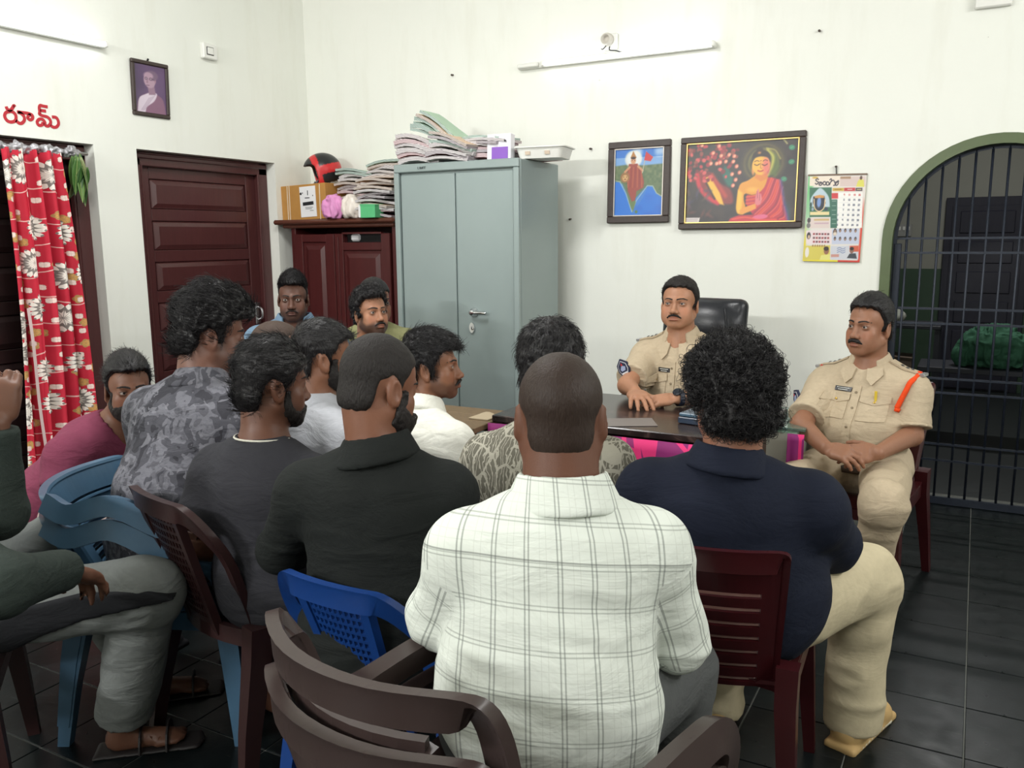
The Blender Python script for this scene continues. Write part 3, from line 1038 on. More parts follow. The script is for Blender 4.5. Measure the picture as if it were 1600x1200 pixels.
# ------------------------------------------------------------------ hard-surface helpers
class MB:
    def __init__(self):
        self.v, self.f, self.m = [], [], []
        self.mi = 0
    def add(self, vs, fs):
        b = len(self.v)
        self.v += [tuple(map(float, p)) for p in vs]
        self.f += [tuple(b + i for i in f) for f in fs]
        self.m += [self.mi] * len(fs)
        return self
    def box(self, c, s, rot=(0, 0, 0), bev=0.0, taper=(1, 1)):
        """centre, full size; bev chamfers all the edges"""
        hx, hy, hz = s[0] / 2, s[1] / 2, s[2] / 2
        R = Euler(rot).to_matrix() if not isinstance(rot, Matrix) else rot
        c = Vector(c)
        if bev <= 0:
            P = [(-hx, -hy, -hz), (hx, -hy, -hz), (hx, hy, -hz), (-hx, hy, -hz)]
            P += [(x * taper[0], y * taper[1], hz) for x, y, _ in P]
            return self.add([c + R @ Vector(p) for p in P], [(3, 2, 1, 0), (4, 5, 6, 7), (0, 1, 5, 4), (1, 2, 6, 5), (2, 3, 7, 6), (3, 0, 4, 7)])
        b = min(bev, hx * .98, hy * .98, hz * .98)
        P, ix = [], {}
        for sx in (-1, 1):
            for sy in (-1, 1):
                for sz in (-1, 1):
                    for ax, p in enumerate(((hx, hy - b, hz - b), (hx - b, hy, hz - b), (hx - b, hy - b, hz))):
                        ix[(sx, sy, sz, ax)] = len(P)
                        tx = taper[0] if sz > 0 else 1; ty = taper[1] if sz > 0 else 1
                        P.append((sx * p[0] * tx, sy * p[1] * ty, sz * p[2]))
        F = []
        def q(a): F.append(tuple(ix[k] for k in a))
        for s_ in (-1, 1):
            o = [(-1, -1), (1, -1), (1, 1), (-1, 1)]
            if s_ < 0: o = o[::-1]
            q([(s_, a, b_, 0) for a, b_ in o])
            q([(b_, s_, a, 1) for a, b_ in o])
            q([(a, b_, s_, 2) for a, b_ in o])
        def fix(f):
            n = Vector((0, 0, 0)); cc = Vector((0, 0, 0))
            for i in range(len(f)):
                a, b_ = Vector(P[f[i]]), Vector(P[f[(i + 1) % len(f)]])
                n += a.cross(b_); cc += a
            return f if n.dot(cc) >= 0 else f[::-1]
        for a in (-1, 1):
            for b_ in (-1, 1):
                q([(a, b_, -1, 0), (a, b_, 1, 0), (a, b_, 1, 1), (a, b_, -1, 1)])
                q([(a, -1, b_, 0), (a, 1, b_, 0), (a, 1, b_, 2), (a, -1, b_, 2)])
                q([(-1, a, b_, 1), (1, a, b_, 1), (1, a, b_, 2), (-1, a, b_, 2)])
                for c_ in (-1, 1):
                    q([(a, b_, c_, 0), (a, b_, c_, 1), (a, b_, c_, 2)])
        F = [fix(f) for f in F]
        return self.add([c + R @ Vector(p) for p in P], F)
    def tube(self, pts, r, n=8, closed=False, cap=True, sq=None, upv=None):
        """swept tube; r number or list; sq=(w,h) makes a rectangular bar instead"""
        pts = [Vector(p) for p in pts]
        m = len(pts)
        if sq: n = 4
        vs, prev = [], None
        for i, p in enumerate(pts):
            if closed:
                t = (pts[(i + 1) % m] - pts[i - 1]).normalized()
            else:
                t = (pts[min(i + 1, m - 1)] - pts[max(i - 1, 0)]).normalized()
            u = Vector(upv) if upv is not None else (prev if prev is not None else (Vector((0, 0, 1)) if abs(t.z) < .9 else Vector((1, 0, 0))))
            u = (u - t * u.dot(t))
            if u.length < 1e-6: u = t.orthogonal()
            u.normalize(); w = t.cross(u); prev = u
            rr = r[i] if hasattr(r, '__len__') else r
            for k in range(n):
                if sq:
                    a, b = ((-1, -1), (1, -1), (1, 1), (-1, 1))[k]
                    sc = rr if r is not None else 1
                    vs.append(p + w * (a * sq[0] / 2 * sc) + u * (b * sq[1] / 2 * sc))
                else:
                    an = 2 * math.pi * k / n
                    vs.append(p + (w * math.cos(an) + u * math.sin(an)) * rr)
        fs = []
        for i in range(m if closed else m - 1):
            a, b = i * n, ((i + 1) % m) * n
            for k in range(n):
                fs.append((a + k, a + (k + 1) % n, b + (k + 1) % n, b + k))
        if cap and not closed:
            fs.append(tuple(range(n))[::-1]); fs.append(tuple((m - 1) * n + k for k in range(n)))
        return self.add(vs, fs)
    def lathe(self, prof, c=(0, 0, 0), n=24, axis=None):
        """prof [(r,z)]"""
        c = Vector(c); R = Vector((0, 0, 1)).rotation_difference(Vector(axis)).to_matrix() if axis is not None else Matrix.Identity(3)
        vs, fs = [], []
        for r, z in prof:
            for k in range(n):
                a = 2 * math.pi * k / n
                vs.append(c + R @ Vector((r * math.cos(a), r * math.sin(a), z)))
        for i in range(len(prof) - 1):
            for k in range(n):
                fs.append((i * n + k, i * n + (k + 1) % n, (i + 1) * n + (k + 1) % n, (i + 1) * n + k))
        fs.append(tuple(range(n))[::-1]); fs.append(tuple((len(prof) - 1) * n + k for k in range(n)))
        return self.add(vs, fs)
    def prism(self, poly, o, ux, uy, depth):
        """extruded polygon: 2-D points, origin, axes; depth vector = ux x uy * depth"""
        o, ux, uy = Vector(o), Vector(ux), Vector(uy)
        d = ux.cross(uy).normalized() * depth
        n = len(poly)
        vs = [o + ux * a + uy * b for a, b in poly] + [o + ux * a + uy * b + d for a, b in poly]
        fs = [tuple(range(n))[::-1], tuple(range(n, 2 * n))] + [(i, (i + 1) % n, n + (i + 1) % n, n + i) for i in range(n)]
        return self.add(vs, fs)
    def sheet(self, fn, nu, nv, th=0.004, mask=None):
        """thick sheet over (u,v) in [0,1]^2; fn -> point ; mask(i,j) keeps the cell"""
        P = np.array([[fn(i / nu, j / nv) for j in range(nv + 1)] for i in range(nu + 1)], float)
        du = np.gradient(P, axis=0); dv = np.gradient(P, axis=1)
        N = np.cross(du, dv); N /= np.linalg.norm(N, axis=2, keepdims=True) + 1e-12
        A = (P + N * th / 2).reshape(-1, 3); Bm = (P - N * th / 2).reshape(-1, 3)
        idx = lambda i, j: i * (nv + 1) + j
        nn = len(A)
        keep = [[(mask is None or mask(i, j)) for j in range(nv)] for i in range(nu)]
        fs = []
        for i in range(nu):
            for j in range(nv):
                if not keep[i][j]: continue
                q = (idx(i, j), idx(i + 1, j), idx(i + 1, j + 1), idx(i, j + 1))
                fs.append(q); fs.append(tuple(nn + k for k in q[::-1]))
                for (a, b, ni, nj) in ((0, 1, i, j - 1), (1, 2, i + 1, j), (2, 3, i, j + 1), (3, 0, i - 1, j)):
                    if not (0 <= ni < nu and 0 <= nj < nv) or not keep[ni][nj]:
                        fs.append((q[b], q[a], nn + q[a], nn + q[b]))
        return self.add(np.concatenate([A, Bm]), fs)
    def build(self, name, mat, parent=None, smooth=False, angle=None):
        me = bpy.data.meshes.new(name)
        me.from_pydata(self.v, [], self.f)
        mats = mat if isinstance(mat, (list, tuple)) else [mat]
        for m in mats: me.materials.append(m)
        if len(mats) > 1: me.polygons.foreach_set('material_index', self.m)
        if smooth or angle:
            me.polygons.foreach_set('use_smooth', [True] * len(self.f))
            if angle:
                me.update()
                try: me.set_sharp_from_angle(angle=R_(angle))
                except Exception: pass
        me.update()
        o = bpy.data.objects.new(name, me)
        COL.objects.link(o)
        if parent is not None:
            if parent.get('_world'): par(o, parent)
            else: o.parent = parent
        return o

def thing(name, label, cat, loc=(0, 0, 0), rz=0, group=None):
    o = bpy.data.objects.new(name, None)
    o.empty_display_size = .1
    o.location = loc; o.rotation_euler = (0, 0, rz)
    COL.objects.link(o)
    o['label'] = label; o['category'] = cat
    if group: o['group'] = group
    return o
def tag(o, label, cat, group=None):
    o['label'] = label; o['category'] = cat
    if group: o['group'] = group
    return o
def struct(o):
    o['kind'] = 'structure'
    return o
def copy_tree(o, loc=None, rz=None, label=None, parent=None):
    c = o.copy()
    COL.objects.link(c)
    if parent is not None:
        c.parent = parent
    for ch in list(o.children):
        copy_tree(ch, parent=c)
    if loc is not None: c.location = loc
    if rz is not None: c.rotation_euler = (0, 0, rz)
    if label: c['label'] = label
    return c

def paint_obj(name, img, o, ux, uy, mat, parent=None):
    """flat print: a fine sheet whose vertex colours are the printed picture; img (h,w,3) sRGB 0-1, row 0 = top"""
    h, w, _ = img.shape
    o, ux, uy = np.asarray(o, float), np.asarray(ux, float), np.asarray(uy, float)
    J, I = np.meshgrid(np.linspace(1, 0, h), np.linspace(0, 1, w), indexing='ij')
    V = o[None, None] + I[..., None] * ux + J[..., None] * uy
    idx = np.arange(h * w).reshape(h, w)
    Q = np.stack([idx[1:, :-1], idx[1:, 1:], idx[:-1, 1:], idx[:-1, :-1]], -1).reshape(-1, 4)
    c = np.clip(img, 0, 1)
    c = np.where(c <= .04045, c / 12.92, ((c + .055) / 1.055)**2.4)
    ob = mesh_obj(name, V.reshape(-1, 3), Q, mat, parent, smooth=False, col=c.reshape(-1, 3))
    return ob

class Canvas:
    """a tiny painter for printed pictures (numpy)"""
    def __init__(self, w, h, c=(1, 1, 1)):
        self.w, self.h = w, h
        self.a = np.tile(np.array(c, float), (h, w, 1))
        self.Y, self.X = np.meshgrid((np.arange(h) + .5) / h, (np.arange(w) + .5) / w, indexing='ij')
        self.asp = w / h
    def put(self, m, c):
        m = np.clip(m, 0, 1)[..., None]
        c = np.asarray(c, float)
        self.a = self.a * (1 - m) + c * m
    def edge(self, d, soft=1.0):
        return np.clip(.5 - d * self.h / soft, 0, 1)
    def ell(self, x, y, rx, ry, c, rot=0, soft=1.0, op=1):
        u, v = (self.X - x) * self.asp, self.Y - y
        cr, sr = math.cos(rot), math.sin(rot)
        u, v = u * cr + v * sr, -u * sr + v * cr
        rx = rx * self.asp
        k = np.sqrt((u / rx)**2 + (v / ry)**2)
        self.put(self.edge((k - 1) * min(rx, ry), soft) * op, c)
    def poly(self, pts, c, soft=1.0, op=1):
        f = poly2d([(p[0] * self.asp, p[1]) for p in pts])
        self.put(self.edge(f((self.X * self.asp).astype(np.float32), self.Y.astype(np.float32)), soft) * op, c)
    def rect(self, x0, y0, x1, y1, c, op=1):
        m = ((self.X >= x0) & (self.X <= x1) & (self.Y >= y0) & (self.Y <= y1)).astype(float)
        self.put(m * op, c)
    def line(self, pts, w, c, soft=1.0, op=1, close=False):
        d = None
        P = [np.array((p[0] * self.asp, p[1])) for p in pts]
        if close: P.append(P[0])
        U, Vv = self.X * self.asp, self.Y
        for a, b in zip(P[:-1], P[1:]):
            e = b - a
            t = np.clip(((U - a[0]) * e[0] + (Vv - a[1]) * e[1]) / (e @ e + 1e-12), 0, 1)
            q = np.hypot(U - a[0] - t * e[0], Vv - a[1] - t * e[1])
            d = q if d is None else np.minimum(d, q)
        self.put(self.edge(d - w / 2, soft) * op, c)
    def noise(self, sx, sy, seed):
        P = np.stack([self.X * sx, self.Y * sy, np.zeros_like(self.X)], -1)
        return vnoise(P, 1.0, seed)
def smooth_path(pts, n=6):
    """Catmull-Rom through 2-D/3-D points"""
    P = [np.array(p, float) for p in pts]
    P = [2 * P[0] - P[1]] + P + [2 * P[-1] - P[-2]]
    out = []
    for i in range(1, len(P) - 2):
        for k in range(n):
            t = k / n
            out.append(.5 * (2 * P[i] + (P[i + 1] - P[i - 1]) * t + (2 * P[i - 1] - 5 * P[i] + 4 * P[i + 1] - P[i + 2]) * t * t + (3 * P[i] - P[i - 1] - 3 * P[i + 1] + P[i + 2]) * t**3))
    out.append(P[-2])
    return [tuple(p) for p in out]
# ------------------------------------------------------------------ the room
XL, XR, YB, YF, HT = -4.53, 2.4, 5.13, -2.6, 3.75
def wall_paint():
    t = NT('wall_paint')
    t.set(Roughness=.38)
    t.b.inputs['Specular IOR Level'].default_value = .35
    co = t.coord()
    big = t.noise(co, .9, 5, .6)
    base = t.mix(t.ramp(big, [(.35, 0.0), (.7, 1.0)]), lin((239, 240, 232)), lin((235, 237, 229)))
    spots = t.ramp(t.noise(co, 26, 2, .5), [(.0, 1.0), (.17, 1.0), (.185, 0.0)])
    base = t.mix(t.math('MULTIPLY', spots, .4), base, lin((150, 146, 135)))
    streak = t.ramp(t.noise(t.mapv(co, (3, 3, .5)), 2.0, 5, .65), [(.52, 0.0), (.72, 1.0)])
    base = t.mix(t.math('MULTIPLY', streak, .16), base, lin((205, 202, 182)))
    t.color(base)
    n = t.bump(t.noise(co, 3.5, 3), .12, .03)
    t.normal(t.bump(t.noise(co, 60, 3), .08, .004, n))
    return t.m
WALL = wall_paint()
OLIVE = plain('olive_gloss_paint', lin((84, 98, 62)), .4, var=.18, scale=9)
def slate():
    t = NT('black_slate_tile')
    co = t.coord('Object')
    inf = t.n('ShaderNodeObjectInfo').outputs['Random']
    f = t.noise(co, 5, 6, .65, dist=.8)
    c = t.ramp(f, [(.25, lin((12, 16, 17))), (.55, lin((19, 25, 26))), (.85, lin((42, 48, 48)))])
    c2 = t.mix(t.math('MULTIPLY', inf, .45), c, lin((15, 20, 22)))
    scr = t.ramp(t.noise(t.mapv(co, (4, 22, 4), (0, 0, .6)), 2.2, 4, .7), [(.62, 0.0), (.8, 1.0)])
    t.color(t.mix(t.math('MULTIPLY', scr, .22), c2, lin((112, 116, 112))))
    t.l(t.ramp(t.noise(co, 14, 3), [(.2, .24), (.8, .42)]), t.b.inputs['Roughness'])
    t.b.inputs['Specular IOR Level'].default_value = .22
    t.normal(t.bump(f, .25, .006))
    return t.m
SLATE = slate()
GROUT = plain('pale_grout', lin((104, 106, 102)), .9, var=.2, scale=40)
CEIL = plain('ceiling_white', lin((228, 228, 222)), .8)
MAROON_WOOD = None
def wood_paint(name, c, rough=.32, wear=.25):
    t = NT(name)
    co = t.coord()
    g = t.noise(t.mapv(co, (14, 14, 2.0)), 3, 5, .6)
    base = t.mix(g, [v * .75 for v in c], [v * 1.25 for v in c])
    sc = t.ramp(t.noise(co, 34, 5, .7), [(.70, 0.0), (.78, 1.0)])
    t.color(t.mix(t.math('MULTIPLY', sc, wear), base, lin((150, 110, 90))))
    t.set(Roughness=rough)
    t.normal(t.bump(g, .15, .004))
    return t.m
MAROON_WOOD = wood_paint('maroon_gloss_wood', lin((74, 30, 30)))
DOOR_WOOD = wood_paint('dark_maroon_door_wood', lin((78, 42, 42)), .3, .12)
DARK_DOOR = wood_paint('dark_door_paint', lin((36, 24, 24)), .35, .1)

# floor: screed with the grout colour, slate tiles laid on it one by one
struct(MB().box(((XL + XR) / 2, (YF + YB) / 2, -.0465), (XR - XL + .6, YB - YF + .6, .1)).build("floor", GROUT))
floor = bpy.data.objects['floor']
TS = .305
tile_me = None
GX0, GY0 = .070, 2.588
b_far, near = MB(), []
rng = random.Random(4)
for i in range(-16, 8):
    for j in range(-17, 9):
        cx, cy = GX0 + (i + .5) * TS, GY0 + (j + .5) * TS
        if cx < XL - .1 or cx > XR or cy < YF or cy > YB + .12: continue
        d = Vector((cx, cy, 0)) - Vector((0, 0, EYE))
        xc, zc, yc = d.dot(rt), d.dot(fw), d.dot(up)
        seen = zc > .6 and -.65 < xc / zc < .65 and yc / zc > -.53
        if seen: near.append((cx, cy))
        else: b_far.box((cx, cy, .0), (TS - .004, TS - .004, .014), bev=.0015)
for cx, cy in near:
    if tile_me is None:
        o = MB().box((0, 0, 0), (TS - .004, TS - .004, .014), bev=.0015).build('tile', SLATE)
        tile_me = o.data
    else:
        o = bpy.data.objects.new('tile', tile_me); COL.objects.link(o)
    o.parent = floor
    o.location = (cx, cy, rng.uniform(-.0006, .0006))
    o.rotation_euler = (rng.uniform(-.001, .001), rng.uniform(-.001, .001), 0)
o = b_far.build('tile_field', SLATE, floor); o['kind'] = 'stuff'
struct(MB().box(((XL + XR) / 2, (YF + YB) / 2, HT + .05), (XR - XL + .6, YB - YF + .6, .1)).build('ceiling', CEIL))

# back wall with the arched opening
ACX, ACZ, AR, WT = .074, 1.474, .494, .23
def back_wall():
    b = MB()
    n = 28
    arc = [(ACX + AR * math.cos(math.pi - math.pi * k / n), ACZ + AR * math.sin(math.pi - math.pi * k / n)) for k in range(n + 1)]
    for y, flip in ((YB, False), (YB + WT, True)):
        fs, vs = [], []
        def q(*p):
            i = len(vs); vs.extend((a, y, z) for a, z in p); fs.append((i, i + 1, i + 2, i + 3) if not flip else (i + 3, i + 2, i + 1, i))
        q((XL - .25, 0), (ACX - AR, 0), (ACX - AR, HT), (XL - .25, HT))
        q((ACX + AR, 0), (XR + .25, 0), (XR + .25, HT), (ACX + AR, HT))
        for k in range(n):
            q(arc[k], arc[k + 1], (arc[k + 1][0], HT), (arc[k][0], HT))
        b.add(vs, fs)
    b.add([(XL - .25, YB, HT), (XR + .25, YB, HT), (XR + .25, YB + WT, HT), (XL - .25, YB + WT, HT)], [(0, 1, 2, 3)])
    struct(b.build('wall_back', WALL))
    # olive painted border: a raised band round the opening, returning into the reveal
    t = MB()
    def prof(r): return [(ACX - r, 0.0)] + [(ACX + r * math.cos(math.pi - math.pi * k / n), ACZ + r * math.sin(math.pi - math.pi * k / n)) for k in range(n + 1)] + [(ACX + r, 0.0)]
    o_, i_ = prof(.542), prof(AR - .004)
    vs, fs = [], []
    for (a, z), (c, w) in zip(o_, i_):
        vs += [(a, YB + .002, z), (a, YB - .010, z), (c, YB - .012, w), (c, YB + WT + .002, w), (a * .5 + c * .5, YB + WT + .004, (z + w) / 2), (c * .3 + a * .7, YB + .01, z * .7 + w * .3)]
    for i in range(len(o_) - 1):
        p, r = i * 6, i * 6 + 6
        for k in range(6):
            fs.append((p + k, p + (k + 1) % 6, r + (k + 1) % 6, r + k))
    t.add(vs, fs)
    struct(t.build('trim_1', OLIVE, smooth=False))
back_wall()

# left wall with the two door recesses
D1, D2, DH, RD = (2.36, 3.297), (3.585, 4.752), 2.062, .15
b = MB()
for y0, y1, z0, z1 in ((YF - .25, D1[0], 0, HT), (D1[1], D2[0], 0, HT), (D2[1], YB, 0, HT), (D1[0], D1[1], DH, HT), (D2[0], D2[1], DH, HT)):
    b.box((XL - .125, (y0 + y1) / 2, (z0 + z1) / 2), (.25, y1 - y0, z1 - z0))
struct(b.build('wall_left', WALL))
struct(MB().box((XR + .125, (YF + YB) / 2, HT / 2), (.25, YB - YF, HT)).build('wall_right', WALL))
struct(MB().box(((XL + XR) / 2, YF - .125, HT / 2), (XR - XL + .5, .25, HT)).build('wall_front', WALL))

# door_2: panelled leaf in a heavy frame
def door(name, y0, y1, wood, frame, rows, handle=True):
    d = bpy.data.objects.new(name, None); COL.objects.link(d); d.location = (XL - RD, (y0 + y1) / 2, 0); struct(d)
    hw = (y1 - y0) / 2
    f = MB()
    fwid = .085
    for s in (-1, 1):
        f.box((.02, s * (hw - fwid / 2), DH / 2), (.10, fwid, DH - .002), bev=.006)
        f.box((.066, s * (hw - fwid - .006), DH / 2 - .03), (.012, .014, DH - .07), bev=.004)
    f.box((.02, 0, DH - .045), (.10, 2 * hw - .004, .09), bev=.006)
    f.box((.072, 0, DH - .03), (.02, 2 * hw - .02, .03), bev=.006)
    f.box((-.005, 0, DH - .075), (.05, 2 * hw - .006, .148), bev=.004)
    f.build('door_frame', frame, d)
    lw = 2 * (hw - fwid)
    lh = DH - .095
    leaf = MB().box((-.01, 0, lh / 2 + .004), (.03, lw - .004, lh), bev=.002).build('door_leaf', wood, d)
    st = MB()
    for s in (-1, 1):
        st.box((.014, s * (lw / 2 - .045), lh / 2), (.022, .088, lh - .01), bev=.003)
    for k in range(rows + 1):
        z = .10 + k * (lh - .13) / rows
        st.box((.014, 0, z), (.022, lw - .18, .075 if k else .16), bev=.003)
    st.build('door_rail', wood, d)
    ph = (lh - .13) / rows - .075
    for k in range(rows):
        z = .10 + (k + .5) * (lh - .13) / rows
        p = MB().box((.012, 0, z), (.014, lw - .20, ph - .006), bev=.004)
        p.add([(.019, -lw / 2 + .105, z - ph / 2 + .01), (.019, lw / 2 - .105, z - ph / 2 + .01), (.019, lw / 2 - .105, z + ph / 2 - .01), (.019, -lw / 2 + .105, z + ph / 2 - .01),
               (.030, -lw / 2 + .135, z - ph / 2 + .035), (.030, lw / 2 - .135, z - ph / 2 + .035), (.030, lw / 2 - .135, z + ph / 2 - .035), (.030, -lw / 2 + .135, z + ph / 2 - .035)],
              [(4, 5, 6, 7), (0, 1, 5, 4), (1, 2, 6, 5), (2, 3, 7, 6), (3, 0, 4, 7)])
        p.build('panel', wood, d)
    if handle:
        h = MB()
        h.box((.034, lw / 2 - .05, .98), (.014, .05, .16), bev=.004)
        h.tube(smooth_path([(.03, lw / 2 - .05, .93), (.075, lw / 2 - .05, .95), (.075, lw / 2 - .05, 1.01), (.03, lw / 2 - .05, 1.03)]), .007)
        h.build('door_handle', plain('steel', (.55, .55, .56), .3, 1.0), d)
    return d
door('door_2', D2[0], D2[1], DOOR_WOOD, DOOR_WOOD, 7)
door('door_1', D1[0], D1[1], DARK_DOOR, DOOR_WOOD, 7)

# the cell behind the gate
CELL_G = plain('cell_grey_wall', lin((150, 150, 140)), .7, var=.08, scale=4)
CELL_D = plain('cell_green_dado', lin((62, 84, 66)), .5, var=.1, scale=5)
DARK_FLOOR = plain('cell_floor', lin((34, 39, 39)), .5, var=.2, scale=6)
CY0, CY1, CX0, CX1 = YB + WT, 9.4, -1.6, 1.9
struct(MB().box(((CX0 + CX1) / 2, CY1 + .06, 1.6), (CX1 - CX0, .12, 3.2)).build('wall_cell_back', CELL_G))
struct(MB().box((CX0 - .06, (CY0 + CY1) / 2, 1.6), (.12, CY1 - CY0, 3.2)).build('wall_cell_left', CELL_G))
struct(MB().box((CX1 + .06, (CY0 + CY1) / 2, 1.6), (.12, CY1 - CY0, 3.2)).build('wall_cell_right', CELL_G))
struct(MB().box(((CX0 + CX1) / 2, (CY0 + CY1) / 2, -.05), (CX1 - CX0, CY1 - CY0, .1)).build('floor_cell', DARK_FLOOR))
struct(MB().box(((CX0 + CX1) / 2, (CY0 + CY1) / 2, 3.25), (CX1 - CX0, CY1 - CY0, .1)).build('ceiling_cell', CELL_G))
struct(MB().box(((CX0 + CX1) / 2, CY1 - .004, .59), (CX1 - CX0, .008, 1.18)).build('trim_2', CELL_D))
struct(MB().box((CX0 + .004, (CY0 + CY1) / 2, .59), (.008, CY1 - CY0, 1.18)).build('trim_3', CELL_D))
# ------------------------------------------------------------------ furniture and fittings
def ray(x, y):
    v = rt * ((x - 800) / F_PX) + up * ((600 - y) / F_PX) + fw
    return v
def atY(x, y, Y):
    r = ray(x, y); return Vector((0, 0, EYE)) + r * (Y / r.y)
def atX(x, y, X):
    r = ray(x, y); return Vector((0, 0, EYE)) + r * (X / r.x)
def atZ(x, y, Z):
    r = ray(x, y); return Vector((0, 0, EYE)) + r * ((Z - EYE) / r.z)
def atD(x, y, d):
    return Vector((0, 0, EYE)) + ray(x, y) * d

WHITE_PL = plain('white_plastic', lin((232, 232, 226)), .4)
STEEL = plain('steel', (.55, .55, .56), .3, 1.0)
CHROME = plain('chrome', (.75, .75, .76), .12, 1.0)
BLACK_PL = plain('black_plastic', lin((22, 22, 24)), .4)
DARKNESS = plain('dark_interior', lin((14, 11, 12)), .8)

def glow(name, strength, c=(.93, .97, 1.0)):
    t = NT(name)
    t.color((.9, .9, .9))
    t.b.inputs['Emission Color'].default_value = (*c, 1)
    t.b.inputs['Emission Strength'].default_value = strength
    return t.m
TUBE_GLOW = glow('tube_glow', TUBE_POWER)

def tube_light(loc, axis, out, length, dim, label, flip=1):
    """batten fitting on a wall: axis along the tube, out away from the wall; the first dim metres are the unlit gear end"""
    r = thing('tube_light', label, 'tube light', loc, 0, None)
    ax, ou = Vector(axis), Vector(out)
    upz = Vector((0, 0, 1))
    rotm = Matrix((ax, ou, upz)).transposed()
    b = MB()
    b.box(ou * .018, (length, .036, .036), rotm, bev=.005)
    b.build('batten', WHITE_PL, r)
    g = MB()
    g.tube([ax * (-length / 2 + dim) + ou * .046, ax * (length / 2 - .02) + ou * .046], .0125, 12)
    g.build('lamp_tube', TUBE_GLOW, r, smooth=True)
    e = MB()
    for s in (-length / 2 + dim - .012, length / 2 - .008):
        e.box(ax * s + ou * .044, (.022, .036, .034), rotm, bev=.006)
    e.build('lamp_holder', WHITE_PL, r)
    if dim > .1:
        c = MB().box(ax * (-length / 2 + dim / 2 - .02) + ou * .045, (dim - .05, .026, .028), rotm, bev=.006)
        c.build('gear_cover', WHITE_PL, r)
    return r
tube_light((-2.064, YB, 2.602), (1, 0, 0), (0, -1, 0), 1.292, .20, 'white tube light fitted on the back wall above the two framed pictures')
tube_light((XL, 2.80, 2.622), (0, 1, 0), (1, 0, 0), 1.21, .24, 'white tube light on the left wall above the red writing')

# bulb holder on the back wall
r = thing('bulb_holder', 'round white bulb holder with loose wires above the back wall tube light', 'lamp holder', (-2.075, YB, 2.69))
MB().box((0, -.012, 0), (.095, .024, .095), bev=.006).build('back_plate', WHITE_PL, r)
MB().lathe([(.038, 0), (.036, .03), (.032, .045), (.024, .047), (.022, .02)], (-.012, -.022, .012), 20, (0, -1, 0)).build('socket', plain('aged_white_plastic', lin((205, 200, 190)), .5), r, smooth=True)
MB().lathe([(.019, 0), (.019, .012), (.004, .014)], (-.012, -.026, .012), 14, (0, -1, 0)).build('socket_core', plain('socket_brown', lin((120, 95, 78)), .5), r)
MB().tube(smooth_path([(.0, -.03, -.03), (.01, -.05, -.055), (.05, -.045, -.062), (.085, -.03, -.075)]), .0035, 6).build('wire', BLACK_PL, r)
MB().tube(smooth_path([(-.02, -.03, -.02), (-.035, -.05, -.045), (-.05, -.04, -.04)]), .003, 6).build('wire', BLACK_PL, r)

r = thing('switch_box', 'white surface switch box on the left wall right of the framed portrait', 'switch', (XL, 4.185, 2.727))
MB().box((.018, 0, 0), (.036, .118, .098), bev=.006).build('box_body', WHITE_PL, r)
MB().box((.038, -.005, 0), (.004, .056, .050), bev=.001).build('dark_gap', BLACK_PL, r)
MB().box((.040, -.005, 0), (.008, .048, .042), bev=.002).build('switch_rocker', WHITE_PL, r)
r = thing('socket_box', 'white box with a dark round hole high on the back wall above the arch', 'socket', (-.022, YB, 2.70))
MB().box((0, -.018, 0), (.165, .036, .15), bev=.006).build('box_body', WHITE_PL, r)
MB().lathe([(.028, 0), (.026, .012), (.004, .013)], (0, -.034, .0), 18, (0, -1, 0)).build('socket_hole', plain('socket_brown', lin((120, 95, 78)), .5), r)
for i, (px, py) in enumerate(((708, 117), (1281, 48), (924, 232), (892, 342))):
    p = atY(px, py, YB)
    o = MB().tube([p + Vector((0, .01, 0)), p + Vector((0, -.022, -.004))], [.005, .007], 8).build('wall_nail', plain('rusty_nail', lin((70, 58, 50)), .6))
    tag(o, ['old nail in the back wall above the steel almirah', 'old nail in the back wall right of the long tube light', 'old nail in the back wall left of the goddess picture', 'old nail in the back wall close beside the almirah'][i], 'nail')

# ---- grey steel almirah
def almirah_paint():
    t = NT('grey_almirah_paint')
    co = t.coord()
    n = t.noise(co, 2.2, 4)
    t.color(t.mix(n, lin((140, 154, 153)), lin((152, 165, 164))))
    t.set(Roughness=.36, Metallic=.15)
    t.normal(t.bump(t.noise(co, 1.4, 2), .35, .02))
    return t.m
AL = almirah_paint()
r = thing('almirah', 'tall grey two-door steel almirah beside the maroon wooden cupboard', 'almirah', (-2.805, 4.45, 0))
W2, DP, HH = .442, .53, 1.965
b = MB()
b.box((0, .022 + (DP - .022) / 2, HH / 2 - .001), (2 * W2 - .002, DP - .022, HH - .002), bev=.005)
b.build('cabinet_shell', AL, r)
f = MB()
for s in (-1, 1):
    f.box((s * (W2 - .018), .004, (HH - .052) / 2), (.036, .03, HH - .053), bev=.004)
f.box((0, .004, HH - .026), (2 * W2, .03, .052), bev=.006)
f.build('face_frame', AL, r)
